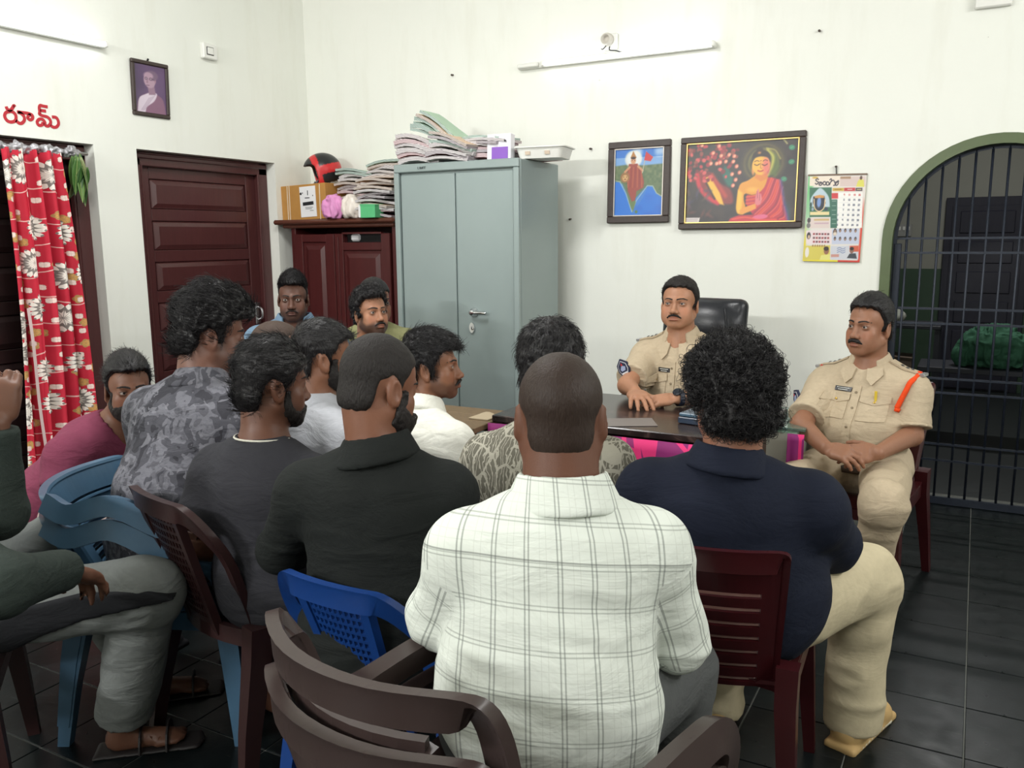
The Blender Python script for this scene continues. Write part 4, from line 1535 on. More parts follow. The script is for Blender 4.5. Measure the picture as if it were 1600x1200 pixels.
for s in (-1, 1):
    w = W2 - .042
    d = MB().box((s * (w / 2 + .003), .016, .10 + (HH - .165) / 2), (w - .004, .018, HH - .165), bev=.004).build('door', AL, r)
    if s > 0:
        h = MB()
        h.lathe([(.030, 0), (.028, .012), (.018, .02), (.016, .04), (.012, .044)], (.122, .007, 1.062), 18, (0, -1, 0))
        h.tube(smooth_path([(.122, -.030, 1.062), (.15, -.034, 1.063), (.19, -.034, 1.063), (.222, -.030, 1.062)]), [.010] * 18 + [.011], 8)
        h.build('handle', CHROME, d, smooth=True)
        k = MB()
        k.add(*[[(.108 + .024 * math.cos(a) * .8, .004, .968 + .034 * math.sin(a)) for a in np.linspace(0, 2 * math.pi, 20, endpoint=False)] + [(.108 + .022 * math.cos(a) * .8, -.006, .968 + .032 * math.sin(a)) for a in np.linspace(0, 2 * math.pi, 20, endpoint=False)],
                [tuple(range(20, 40))] + [(i, (i + 1) % 20, 20 + (i + 1) % 20, 20 + i) for i in range(20)]])
        k.build('lock_plate', CHROME, d)
        MB().box((.108, -.007, .966), (.004, .003, .018)).build('keyhole', BLACK_PL, d)
        MB().tube(smooth_path([(.114, -.009, .972), (.120, -.011, .962), (.112, -.010, .955)]), .002, 5).build('lock_cover', CHROME, d)
# pencilled letters on the header
lt = MB()
def strokes(b, segs, o, ux, uy, w, th, out):
    """flat painted strokes: polylines in 2-D laid on a surface"""
    o, ux, uy, out = Vector(o), Vector(ux), Vector(uy), Vector(out)
    for s in segs:
        pts = [o + ux * p[0] + uy * p[1] + out * th for p in s]
        b.tube(pts, None, sq=(w, th), upv=out)
LET = {'L': [[(0, 1), (0, 0), (.55, 0)]], 'O': [[(.1, .2), (.1, .8), (.35, 1), (.6, .8), (.6, .2), (.35, 0), (.1, .2)]], 'U': [[(0, 1), (0, .2), (.3, 0), (.55, .2), (.55, 1)]], 'F': [[(0, 0), (0, 1), (.6, 1)], [(0, .5), (.4, .5)]]}
for i, ch in enumerate('LOUFF'):
    strokes(lt, [[(p[0] * .013 + i * .0125, p[1] * .013) for p in s] for s in LET[ch]], (-.255, -.0125, HH - .034), (1, 0, 0), (0, 0, 1), .0022, .0012, (0, -1, 0))
lt.build('lettering', plain('pencil_black', lin((50, 58, 58)), .8), r)

# ---- maroon wooden cupboard in the corner
r = thing('wooden_cupboard', 'maroon wooden cupboard with raised door panels in the far corner', 'cupboard', (-3.93, 4.74, 0))
b = MB()
CH = 1.60
b.box((-.45, .19, CH / 2), (.04, .37, CH), bev=.004)
b.box((.45, .19, CH / 2), (.04, .37, CH), bev=.004)
b.box((0, .365, CH / 2), (.90, .02, CH))
b.box((0, .19, .05), (.88, .36, .10))
b.box((0, .19, CH - .35), (.86, .34, .02)); b.box((0, .19, .85), (.86, .34, .02))
b.build('carcass', MAROON_WOOD, r)
c = MB()
c.box((-.03, .18, CH + .008), (1.00, .40, .03), bev=.008)
c.box((-.05, .165, CH + .036), (1.08, .44, .034), bev=.012)
c.build('cornice', wood_paint('cornice_wood', lin((92, 52, 40)), .35, .5), r)
for s in (-1, 1):
    x0, x1 = (-.425, -.060) if s < 0 else (-.055, .425)
    d = MB()
    st = .075
    d.box(((x0 + st / 2), .0, .80), (st, .03, 1.50), bev=.004)
    d.box(((x1 - st / 2), .0, .80), (st, .03, 1.50), bev=.004)
    d.box(((x0 + x1) / 2, .0, .12), (x1 - x0 - 2 * st + .01, .028, .14), bev=.004)
    top = 1.52 if s < 0 else 1.462
    d.box(((x0 + x1) / 2, .0, top), (x1 - x0 - 2 * st + .01, .028, .055), bev=.004)
    if s > 0: d.box(((x0 + x1) / 2, .0, 1.553), (x1 - x0 - 2 * st + .01, .028, .012))
    d.box(((x0 + x1) / 2, .0, .80), (x1 - x0 - 2 * st + .01, .028, .09), bev=.004)
    dd = d.build('door', MAROON_WOOD, r)
    for z0, z1 in ((.19, .755), (.845, top - .03)):
        p = MB()
        xa, xb = x0 + st, x1 - st
        p.box(((xa + xb) / 2, .006, (z0 + z1) / 2), (xb - xa, .012, z1 - z0))
        p.add([(xa + .02, 0, z0 + .02), (xb - .02, 0, z0 + .02), (xb - .02, 0, z1 - .02), (xa + .02, 0, z1 - .02), (xa + .05, -.013, z0 + .05), (xb - .05, -.013, z0 + .05), (xb - .05, -.013, z1 - .05), (xa + .05, -.013, z1 - .05)],
              [(4, 5, 6, 7), (0, 1, 5, 4), (1, 2, 6, 5), (2, 3, 7, 6), (3, 0, 4, 7)])
        p.build('door_panel', MAROON_WOOD, dd)
MB().box((-.03, -.018, .80), (.03, .012, 1.46), bev=.004).build('cover_strip', MAROON_WOOD, r)
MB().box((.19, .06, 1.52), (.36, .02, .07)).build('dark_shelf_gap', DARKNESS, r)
o = MB().box((-3.83, 4.775, 1.522), (.07, .03, .05), (0, 0, .3), bev=.012).build('paper_wad', plain('paper_white', lin((214, 214, 216)), .8))
tag(o, 'white crumpled paper in the open gap of the cupboard door', 'paper')

# ---- things on the cupboard
CT = CH + .053
KRAFT = plain('kraft_cardboard', lin((184, 134, 68)), .75, var=.12, scale=12)
PAPER = plain('paper_label', lin((236, 236, 238)), .7)
INK = plain('black_ink', lin((28, 28, 34)), .7)
r = thing('cardboard_box', 'brown cardboard carton with a white label on the maroon cupboard', 'box', (-4.31, 4.80, CT), R_(-3))
MB().box((0, .10, .125), (.44, .22, .25), (0, R_(-1.5), 0), bev=.003).build('carton', KRAFT, r)
t = MB()
for x in (-.155, -.135, .165): t.box((x, -.0115, .125), (.008, .002, .246))
t.build('tape_strip', plain('pale_tape', lin((222, 205, 178)), .5), r)
lb = MB().box((.05, -.0122, .128), (.155, .003, .215), (0, R_(-2), 0)).build('label', PAPER, r)
t = MB()
t.box((.052, -.0143, .115), (.105, .002, .024), (0, R_(-4), 0))
t.box((.05, -.0143, .19), (.006, .002, .034)); t.box((.045, -.0143, .155), (.045, .002, .006))
t.box((.06, -.0143, .088), (.075, .002, .003)); t.box((.055, -.0143, .078), (.06, .002, .003)); t.box((.085, -.0143, .065), (.035, .002, .003))
t.box((.10, -.0143, .17), (.006, .002, .008)); t.box((.0, -.0143, .19), (.006, .002, .008))
t.build('label_print', INK, r)

def helmet():
    c = np.array([-4.215, 4.90, CT + .245 + .105])
    F_ = nz([-.66, -.70, -.26])                       # the opening looks left and down
    Rr = nz(np.cross(F_, [0, 0, 1])); U_ = np.cross(Rr, F_)
    h = Fr(c, np.stack([Rr, F_, U_], 1))
    S = SDF()
    S.ell(c, np.array([.118, .140, .125]), h.R, 0)
    S.ell(h.p(0, .05, -.06), np.array([.110, .10, .08]), h.R, .03)
    S.ell(h.p(0, .03, -.02), np.array([.100, .135, .105]), h.R, .004, 's')
    S.box(h.p(0, .125, -.02), np.array([.2, .07, .075]), h.R, .02, .006, 's')
    S.plane_cut(h.p(0, 0, -.095), h.R @ np.array([0, 0, -1.0]), .006)
    V, Q = S.mesh(.007)
    L = h.loc(V)
    col = np.tile(np.array(lin((38, 38, 40))), (len(V), 1))
    red = ((np.abs(L[:, 1] - .045) < .022) | ((np.abs(L[:, 2] - .0) < .030) & (L[:, 1] < .06))) & (np.linalg.norm(L / np.array([.118, .14, .125]), axis=1) > .93)
    col[red] = lin((206, 44, 48))
    inn = np.linalg.norm((L - np.array([0, .03, -.02])) / np.array([.100, .135, .105]), axis=1) < 1.03
    col[inn & (L[:, 1] < .03)] = lin((226, 222, 214))
    t = NT('helmet_paint'); t.color(t.attr('Col').outputs['Color']); t.set(Roughness=.35)
    root = thing('helmet', 'black and red motorcycle helmet lying on the cardboard carton', 'helmet', (c[0], c[1], c[2] - .1))
    par(mesh_obj('shell', V, Q, t.m, None, col=col), root)
    b = MB()
    b.tube(smooth_path([h.p(.09, .06, -.06), h.p(.08, .10, -.10), h.p(.05, .13, -.12), h.p(.03, .17, -.10), h.p(.0, .20, -.12)]), .008, 6)
    b.tube(smooth_path([h.p(-.09, .06, -.06), h.p(-.08, .10, -.11), h.p(-.02, .14, -.13)]), .008, 6)
    par(b.build('chin_strap', BLACK_PL), root)
    root['_w'] = 1; del root['_w']
helmet()

# case files, piled by hand: five kinds of bundle, copied
def file_mat(name, cover, edge, line):
    t = NT(name)
    co = t.coord('Object')
    sep = t.n('ShaderNodeSeparateXYZ'); t.l(co, sep.inputs[0])
    w = t.math('FRACT', t.math('MULTIPLY', sep.outputs[2], 160.0))
    pages = t.mix(t.math('GREATER_THAN', w, .62), edge, line)
    nrm = t.n('ShaderNodeNewGeometry')
    tc = t.coord('Normal'); s2 = t.n('ShaderNodeSeparateXYZ'); t.l(tc, s2.inputs[0])
    flat = t.math('GREATER_THAN', t.math('ABSOLUTE', s2.outputs[2]), .7)
    t.color(t.mix(flat, pages, cover))
    t.set(Roughness=.8)
    return t.m
FILES = []
for nm, cov, ed, ln in (('white', (222, 220, 216), (226, 222, 222), (92, 82, 86)), ('pink', (196, 140, 140), (222, 204, 206), (112, 70, 76)), ('green', (176, 202, 178), (190, 206, 200), (84, 104, 92)), ('buff', (212, 186, 160), (214, 204, 196), (110, 92, 84)), ('dark', (104, 60, 62), (202, 196, 200), (72, 58, 62))):
    m = file_mat('case_file_' + nm, lin(cov), lin(ed), lin(ln))
    for th, sag in ((.016, .012), (.024, .022)):
        b = MB()
        L_, D_ = .30, .23
        def fn(u, v, L_=L_, D_=D_, sag=sag):
            x = (u - .5) * L_
            return (x, (v - .5) * D_, sag * (1 - 4 * (u - .5)**2) * .8 + sag * .4 * math.sin(u * 5 + v * 2))
        b.sheet(fn, 8, 2, th)
        # covers: a thin board on each face
        o = b.build('case_file', m)
        FILES.append(o)
rng = random.Random(11)
used_files = set()
def put_file(kind, x, y, z, rz, ry, label, group, rx=0):
    src = FILES[kind]
    if kind not in used_files:
        used_files.add(kind); o = src
    else:
        o = src.copy(); COL.objects.link(o)
    o.location = (x, y, z); o.rotation_euler = (rx, ry, rz)
    tag(o, label, 'file', group)
ORD = ('lowest', 'second', 'third', 'fourth', 'fifth', 'sixth', 'seventh', 'eighth', 'ninth', 'tenth', 'eleventh', 'twelfth', 'thirteenth', 'fourteenth', 'fifteenth', 'sixteenth', 'seventeenth')
COLR = ('white', 'white', 'pink', 'pink', 'green', 'green', 'buff', 'buff', 'dark red', 'dark red')
def flab(kind, k, n, where):
    return COLR[kind] + ' paper case file, ' + ('topmost' if k == n - 1 else ORD[k]) + (' from the bottom' if 0 < k < n - 1 else '') + ' in ' + where
AT = HH
LA, GA = 'worn paper case file in the heap on top of the grey steel almirah', 'case files on the steel almirah'
LC, GC = 'worn paper case file in the heap on top of the maroon wooden cupboard', 'case files on the wooden cupboard'
# almirah: left fan, green bundle, flat stack, small stack
for k in range(9):
    put_file((1, 0, 3, 1, 0, 1, 3, 0, 1)[k], -3.09 - .004 * k, 4.60 + rng.uniform(-.015, .015), AT + .012 + k * .0165, R_(90) * 0 + rng.uniform(-.08, .08), R_(1.5 * k), flab((1, 0, 3, 1, 0, 1, 3, 0, 1)[k], k, 9, 'the left almirah stack'), GA)
for k in range(6):
    put_file((4, 5, 4, 5, 6, 4)[k], -3.02 + .012 * k, 4.62 + rng.uniform(-.02, .02), AT + .165 + k * .017 - .004 * k, rng.uniform(-.1, .1), R_(20 + 3 * k), flab((4, 5, 4, 5, 6, 4)[k], k, 6, 'the slanting almirah fan'), GA)
for k in range(7):
    put_file((0, 9, 0, 1, 4, 8, 6)[k], -2.86 + .006 * k, 4.55 + rng.uniform(-.02, .02), AT + .014 + k * .020, rng.uniform(-.12, .12), R_(2 + 2.6 * k), flab((0, 9, 0, 1, 4, 8, 6)[k], k, 7, 'the second almirah stack'), GA)
for k in range(8):
    put_file((3, 0, 8, 2, 1, 8, 0, 4)[k], -2.66 + rng.uniform(-.02, .02), 4.64 + rng.uniform(-.02, .02), AT + .012 + k * .0175, rng.uniform(-.15, .15), R_(rng.uniform(-2, 2)), flab((3, 0, 8, 2, 1, 8, 0, 4)[k], k, 8, 'the almirah stack by the carton'), GA)
for k in range(3):
    put_file((2, 6, 2)[k], -2.45 + .02 * k, 4.78, AT + .012 + k * .018, rng.uniform(-.2, .2), R_(rng.uniform(-2, 2)), flab((2, 6, 2)[k], k, 3, 'the small stack behind the carton'), GA)
# cupboard: a broad sagging heap
for col, (x, y, n, z0, lean) in enumerate(((-3.93, 4.97, 15, 0, 2), (-3.70, 4.97, 17, 0, -2), (-3.62, 4.80, 12, .0, -2))):
    for k in range(n):
        kd = rng.choice((0, 0, 1, 2, 3, 8, 9, 6)) if k < n - 2 else rng.choice((4, 5, 6))
        put_file(kd, x + rng.uniform(-.025, .025) + k * .003, y + rng.uniform(-.02, .02), CT + z0 + .014 + k * .0225, rng.uniform(-.2, .2), R_(lean + rng.uniform(-5, 5)), flab(kd, k, n, ('the left cupboard heap', 'the cupboard heap against the almirah', 'the front cupboard heap')[col]), GC, R_(rng.uniform(-2, 2)))
for i, o in enumerate(FILES):
    if i not in used_files: bpy.data.objects.remove(o)

def lump(name, c, r, mat, seed, amp, label, cat, folds_=1.0, sub=()):
    S = SDF()
    S.ell(c, r, None, 0)
    for d, rr in sub: S.ell(np.array(c) + np.array(d), rr, None, .03)
    S.plane_cut((0, 0, c[2] - r[2] * .8), (0, 0, -1), .01)
    V, Q = S.mesh(.008); N = normals(V, Q)
    L = V - np.array(c)
    d = 1 - 2.4 * np.abs(vnoise(L * np.array([46, 34, 12]) * folds_ + vnoise(L * 18, 1.0, seed + 2)[:, None] * .7, 1.0, seed))
    V = V + N * (d * amp)[:, None]
    V[:, 2] = np.maximum(V[:, 2], c[2] - r[2] * .8)
    return tag(mesh_obj(name, V, Q, mat), label, cat)
lump('pink_bag', (-3.96, 4.70, CT + .074), (.085, .05, .092), fabric('pink_polythene', lin((222, 150, 200)), .35, .3), 3, .012, 'crumpled pink plastic bag on the front of the cupboard top', 'bag')
lump('cream_bag', (-3.80, 4.70, CT + .070), (.075, .05, .088), plain('cream_polythene', lin((226, 216, 206)), .3, var=.12, scale=25), 5, .010, 'crumpled cream plastic bag between pink bag and green box', 'bag')
r = thing('green_box', 'small green cardboard box on the cupboard beside the almirah', 'box', (-3.625, 4.70, CT), R_(-4))
GB = plain('green_card', lin((92, 190, 128)), .6, var=.08)
MB().box((0, .0, .040), (.13, .09, .080), bev=.002).build('box_body', GB, r)
MB().box((0, .0, .086), (.134, .094, .012), (R_(4), R_(2), 0), bev=.002).build('lid', GB, r)
MB().box((-.078, .0, .045), (.02, .08, .085), bev=.002).build('paper_end', PAPER, r)

# ---- things on the almirah
r = thing('white_carton', 'white carton with a purple square standing on the almirah', 'box', (-2.535, 4.52, AT), R_(4))
MB().box((0, .03, .075), (.155, .06, .150), (R_(-3), 0, 0), bev=.003).build('carton', plain('white_card', lin((232, 230, 236)), .5), r)
MB().box((.008, -.0045, .040), (.105, .003, .070), (R_(-3), 0, 0)).build('purple_print', plain('purple_print', lin((134, 84, 186)), .5), r)
MB().box((.045, -.0085, .108), (.012, .003, .010), (R_(-3), 0, 0)).build('small_print', INK, r)
r = thing('plastic_tray', 'white plastic tray overhanging the right corner of the almirah', 'tray', (-2.30, 4.66, AT + .002), R_(8))
b = MB()
def ring(w, d, z, rr=.03):
    pts = []
    for cx, cy, a0 in ((w / 2 - rr, d / 2 - rr, 0), (-w / 2 + rr, d / 2 - rr, 90), (-w / 2 + rr, -d / 2 + rr, 180), (w / 2 - rr, -d / 2 + rr, 270)):
        for k in range(5):
            a = R_(a0 + k * 22.5); pts.append((cx + rr * math.cos(a), cy + rr * math.sin(a), z))
    return pts
rs = [ring(.26, .20, 0), ring(.29, .23, .058), ring(.315, .255, .060), ring(.315, .255, .066), ring(.283, .222, .064), ring(.25, .19, .008)]
vs = [p for q in rs for p in q]; n = 20; fs = [tuple(range(n))[::-1], tuple(range(5 * n, 6 * n))]
for k in range(5): fs += [(k * n + i, k * n + (i + 1) % n, (k + 1) * n + (i + 1) % n, (k + 1) * n + i) for i in range(n)]
b.add(vs, fs); b.build('tray_body', WHITE_PL, r, angle=40)
t = MB()
for x in (-.07, .05): t.box((x, -.112, .03), (.03, .004, .02), (R_(14), 0, 0))
t.build('paper_sticker', plain('beige_sticker', lin((214, 196, 176)), .7), r)

# ---- curtain at door 1
def curtain():
    def pattern():
        t = NT('red_floral_cloth')
        t.set(Roughness=.75)
        uv = t.attr('Fab').outputs['Vector']
        def flowers(scale, loc, rad, colr, base, petals, inner):
            v = t.mapv(uv, (scale, scale, scale), (0, 0, 0), loc)
            vo = t.n('ShaderNodeTexVoronoi', feature='F1'); vo.inputs['Scale'].default_value = 1.0; vo.inputs['Randomness'].default_value = .55
            vo.voronoi_dimensions = '2D'
            t.l(v, vo.inputs['Vector'])
            d = vo.outputs['Distance']
            sub = t.n('ShaderNodeVectorMath', operation='SUBTRACT'); t.l(v, sub.inputs[0]); t.l(vo.outputs['Position'], sub.inputs[1])
            s = t.n('ShaderNodeSeparateXYZ'); t.l(sub.outputs[0], s.inputs[0])
            ang = t.math('ARCTAN2', s.outputs[1], s.outputs[0])
            wave = t.math('ABSOLUTE', t.math('SINE', t.math('MULTIPLY', ang, petals / 2)))
            lim = t.math('MULTIPLY_ADD', wave, rad * .22, rad * .80)
            m = t.math('LESS_THAN', d, lim)
            ringd = t.math('SINE', t.math('ADD', t.math('MULTIPLY', d, 34.0), t.math('MULTIPLY', wave, 2.6)))
            inkm = t.math('GREATER_THAN', ringd, .25)
            spoke = t.math('LESS_THAN', wave, .20)
            ink2 = t.math('MAXIMUM', inkm, spoke)
            fc = t.mix(t.math('MULTIPLY', ink2, inner), colr, lin((92, 84, 80)))
            return t.mix(m, base, fc)
        red = t.mix(t.noise(uv, 14, 3), lin((178, 22, 46)), lin((198, 32, 58)))
        # twigs
        tw = t.n('ShaderNodeTexWave', wave_type='RINGS'); tw.inputs['Scale'].default_value = 2.2; tw.inputs['Distortion'].default_value = 5.5; tw.inputs['Detail'].default_value = 0.5; tw.inputs['Detail Scale'].default_value = 1.0
        t.l(uv, tw.inputs['Vector'])
        red = t.mix(t.math('GREATER_THAN', tw.outputs['Fac'], .996), red, lin((226, 176, 170)))
        c = flowers(8.2, (3.3, 1.7, 0), .20, lin((196, 150, 84)), red, 5, .35)
        c = flowers(10.5, (7.1, 4.2, 0), .17, lin((236, 214, 204)), c, 4, .25)
        c = flowers(4.1, (.35, .2, 0), .33, lin((238, 230, 220)), c, 17, .85)
        t.color(c)
        t.normal(t.bump(t.noise(t.coord(), 300, 2), .1, .002))
        return t.m
    nu, nv = 90, 40
    y0, y1, zt, zb = 2.70, 3.065, 1.985, .12
    U, Vv = np.meshgrid(np.linspace(0, 1, nu + 1), np.linspace(0, 1, nv + 1), indexing='ij')
    spread = .88 + .30 * Vv
    ph = U * 2 * np.pi * 4.2
    depth = (.030 + .014 * Vv) * np.sin(ph + .5 * np.sin(3 * Vv)) + .012 * np.sin(ph * 2.3 + 1 + 2 * Vv)
    gap = np.exp(-((U - .62) / .05)**2) * .035
    Y_ = (y0 + y1) / 2 + (U - .5) * (y1 - y0) * spread + .015 * np.sin(Vv * 4) + .02 * Vv + .010 * np.sin(2 * ph)
    Z_ = zt + (zb - zt) * Vv + .012 * np.abs(np.sin(ph * .5)) * (1 - Vv)
    X_ = XL + .045 + depth - gap
    P = np.stack([X_, Y_, Z_], -1).reshape(-1, 3)
    idx = np.arange((nu + 1) * (nv + 1)).reshape(nu + 1, nv + 1)
    Q = np.stack([idx[:-1, :-1], idx[1:, :-1], idx[1:, 1:], idx[:-1, 1:]], -1).reshape(-1, 4)
    fab = np.stack([U * .62, (1 - Vv) * 1.87, np.zeros_like(U)], -1).reshape(-1, 3)
    r = thing('curtain', 'red curtain with white printed flowers hanging in the left doorway', 'curtain', (XL + .03, 2.88, .1))
    o = mesh_obj('curtain_cloth', P, Q, pattern(), None, uv=fab)
    sm = o.modifiers.new('thick', 'SOLIDIFY'); sm.thickness = .003
    par(o, r)
    return r
cur = curtain()
r = thing('curtain_rod', 'steel rod wrapped in crumpled silver foil above the red curtain', 'curtain rod', (XL + .03, 2.83, 2.0))
MB().tube([(0, -.46, 0), (0, .40, 0)], .010, 10).build('rod', STEEL, r, smooth=True)
def foil():
    S = SDF()
    for k in range(26):
        y = -.44 + k * .031
        S.ell((.0, y, .008 * math.sin(k * 1.9)), (.022 + .006 * math.sin(k * 2.7), .026, .026 + .008 * math.cos(k * 1.3)), None, .012)
    V, Q = S.mesh(.007); N = normals(V, Q)
    V = V + N * (vnoise(V, 70, 5) * .010)[:, None]
    t = NT('silver_foil'); t.set(Roughness=.35, Metallic=.75); t.color(t.mix(t.noise(t.coord(), 60, 3), lin((120, 116, 122)), lin((222, 222, 228))))
    t.normal(t.bump(t.noise(t.coord(), 180, 3), .8, .004))
    mesh_obj('foil_wrap', V, Q, t.m, r, smooth=False)
foil()
# the second, narrow white curtain edge strip
o = MB().sheet(lambda u, v: (XL + .085 + .006 * math.sin(v * 9), 2.752 + u * .016 + v * .022, 1.16 - v * 1.02), 2, 10, .003).build('cloth_strip', plain('pale_pink_cloth', lin((214, 190, 188)), .8))
o.parent = cur; o.matrix_parent_inverse = Matrix.Translation(cur.location).inverted()

# bunch of mango leaves
def leaf_mesh(L_, Wd, bend):
    b = MB()
    def fn(u, v):
        w = Wd * math.sin(math.pi * min(1, v * .96 + .04))**.8 * (1 - .35 * v)
        x = (u - .5) * w
        return (x, -.35 * abs(x) + bend * v * v, -v * L_)
    b.sheet(fn, 4, 8, .0012)
    return b
LEAFM = []
for c in ((70, 108, 50), (92, 124, 62), (60, 92, 52), (128, 138, 92)):
    t = NT('mango_leaf'); co = t.coord(); s = t.n('ShaderNodeSeparateXYZ'); t.l(co, s.inputs[0])
    vein = t.math('LESS_THAN', t.math('ABSOLUTE', s.outputs[0]), .0012)
    t.color(t.mix(vein, t.mix(t.noise(co, 40, 3), [v * .8 for v in lin(c)], [v * 1.2 for v in lin(c)]), lin((150, 160, 100)))); t.set(Roughness=.4)
    LEAFM.append(t.m)
r = thing('mango_leaves', 'bunch of drooping green mango leaves tied at the left door frame', 'leaves', (XL + .03, 3.165, 2.01))
rng = random.Random(5)
MB().tube(smooth_path([(0, -.06, .0), (0, -.01, -.02), (0, .0, -.06)]), .004, 6).build('stem', plain('twig', lin((96, 84, 54)), .8), r)
for k in range(15):
    o = leaf_mesh(rng.uniform(.15, .23), rng.uniform(.050, .066), rng.uniform(-.02, .03)).build('leaf', LEAFM[k % 4], r, smooth=True)
    o.location = (rng.uniform(.01, .05), rng.uniform(-.035, .035), -rng.uniform(.0, .10))
    o.rotation_euler = (rng.uniform(-.12, .12), rng.uniform(-.10, .10), 1.57 + rng.uniform(-.7, .7))
    o.rotation_euler.x = rng.uniform(-.30, .30) if k % 3 else rng.uniform(.3, .55)

# ---- painted word above the left doorway
def telugu_room():
    RED = plain('red_wall_paint', lin((186, 40, 52)), .6, var=.12, scale=20)
    b = MB()
    def S_(px):   # traced in the plane of the wall
        pts = []
        for x, y in smooth_path(px, 5):
            p = atX(x / 13.333, 140 + y / 13.333, XL)
            pts.append((XL + .0015, p.y, p.z))
        return pts
    ST = [
        [(125, 350), (145, 400), (200, 430), (245, 400), (285, 335), (305, 360)],
        [(200, 455), (120, 480), (95, 560), (150, 650), (240, 675), (320, 640), (325, 540), (270, 470), (200, 450)],
        [(325, 640), (380, 690), (440, 705), (500, 650), (500, 570), (440, 500), (365, 465), (480, 480), (600, 500), (670, 540), (675, 600), (625, 630), (575, 590), (600, 535), (640, 530)],
        [(990, 360), (900, 345), (835, 330), (815, 380), (825, 470), (820, 510), (880, 545), (980, 570), (1040, 630), (1050, 700), (1000, 760), (940, 740), (930, 680), (880, 620), (810, 620), (770, 680), (810, 745), (880, 730), (890, 680)],
        [(830, 430), (890, 440), (955, 450)],
        [(1050, 740), (1100, 780), (1170, 780), (1215, 720), (1205, 640), (1160, 580), (1080, 570)],
    ]
    for s in ST:
        b.tube(S_(s), None, sq=(.0165, .002), upv=(1, 0, 0))
    o = b.build('wall_writing', RED)
    tag(o, 'red painted Telugu word on the left wall over the curtained doorway', 'writing')
telugu_room()

# ---- desk
GRAN = NT('dark_desk_laminate')
co = GRAN.coord(); n_ = GRAN.noise(GRAN.mapv(co, (1.5, 7, 1), (0, 0, .35)), 3.5, 5, .65, dist=1.2)
GRAN.color(GRAN.ramp(n_, [(.3, lin((24, 19, 19))), (.55, lin((44, 34, 33))), (.62, lin((78, 62, 58))), (.68, lin((36, 28, 28)))]))
GRAN.set(Roughness=.22); GRAN.b.inputs['Specular IOR Level'].default_value = .35
GRAN = GRAN.m
DESK_W = wood_paint('desk_veneer', lin((66, 44, 34)), .4, .1)
r = thing('office_desk', 'dark glossy desk with a pink cloth front before the seated officer', 'desk', (-1.20, 3.085, 0))
MB().box((-.03, .345, .745), (1.10, .69, .03), bev=.004).build('desk_top', GRAN, r)
b = MB()
b.box((-.53, .36, .365), (.03, .62, .73)); b.box((.47, .36, .365), (.03, .62, .73)); b.box((-.03, .30, .45), (1.0, .02, .56))
b.build('desk_frame', DESK_W, r)
for z in (.20, .38, .56):
    dr = MB().box((.30, .665, z + .06), (.31, .02, .165), bev=.003).build('drawer', DESK_W, r)
    MB().tube([(.26, .685, z + .07), (.34, .685, z + .07)], .006, 6).build('drawer_handle', STEEL, dr)
# pink cloth
def pink_cloth_mat():
    t = NT('magenta_table_cloth')
    uv = t.coord()
    vo = t.n('ShaderNodeTexVoronoi', feature='DISTANCE_TO_EDGE'); vo.inputs['Scale'].default_value = 9
    t.l(t.mapv(uv, (1, 1, .55)), vo.inputs['Vector'])
    e = t.math('LESS_THAN', vo.outputs['Distance'], .055)
    c = t.mix(t.noise(uv, 6, 3), lin((150, 24, 98)), lin((112, 26, 104)))
    t.color(t.mix(e, c, lin((222, 44, 118)))); t.set(Roughness=.7)
    return t.m
PINKC = pink_cloth_mat()
def desk_cloth(name, x0, x1, y, zt, zb, seed, label, parent=None):
    nu, nv = 60, 14
    U, Vv = np.meshgrid(np.linspace(0, 1, nu + 1), np.linspace(0, 1, nv + 1), indexing='ij')
    Yv = y - .008 - (.004 + .030 * Vv) * (1 + np.sin(U * (x1 - x0) * 38 + seed + .6 * np.sin(U * 9))) / 2
    P = np.stack([x0 + (x1 - x0) * U, Yv, zt + (zb - zt) * Vv], -1).reshape(-1, 3)
    idx = np.arange((nu + 1) * (nv + 1)).reshape(nu + 1, nv + 1)
    Q = np.stack([idx[:-1, :-1], idx[1:, :-1], idx[1:, 1:], idx[:-1, 1:]], -1).reshape(-1, 4)
    o = mesh_obj(name, P, Q, PINKC, None, uv=P)
    sm = o.modifiers.new('thick', 'SOLIDIFY'); sm.thickness = .003
    return tag(o, label, 'cloth')
desk_cloth('desk_cloth', -1.79, -.76, 3.085, .728, .10, 1.0, 'magenta patterned cloth hanging down the front of the dark desk')

r = thing('side_table', 'cream side table with a thick glass sheet right of the desk', 'table', (-.66, 3.72, 0))
MB().box((0, .0, .36), (.14, .40, .70), bev=.004).build('cabinet_body', plain('cream_laminate', lin((196, 196, 184)), .45), r)
g = NT('glass_sheet'); g.color(lin((160, 200, 190))); g.set(Roughness=.05); g.b.inputs['Transmission Weight'].default_value = .85; g.b.inputs['IOR'].default_value = 1.45
MB().box((0, .0, .728), (.20, .44, .012), bev=.002).build('glass_top', g.m, r)

r = thing('wooden_bench', 'plain brown wooden table end left of the pink desk cloth', 'table', (-2.14, 3.18, 0))
BW = wood_paint('raw_brown_wood', lin((112, 92, 66)), .6, .3)
for k in range(3):
    MB().box((0, -.13 + k * .13, .705), (.66, .126, .026), bev=.003).build('plank', BW, r)
for x in (-.28, .28):
    for y in (-.15, .15):
        MB().box((x, y, .345), (.05, .05, .69), bev=.004).build('leg', BW, r)
b = MB(); b.box((0, -.165, .655), (.60, .02, .07)); b.box((0, .165, .655), (.60, .02, .07)); b.build('apron', BW, r)
o = MB().sheet(lambda u, v: (-1.93 + u * .10, 3.14 + v * .13, .7215 + .006 * math.sin(u * 6) * v), 6, 4, .004).build('paper_sheet', plain('crumpled_paper', lin((176, 160, 134)), .8))
tag(o, 'crumpled brown paper lying on the wooden table end', 'paper')

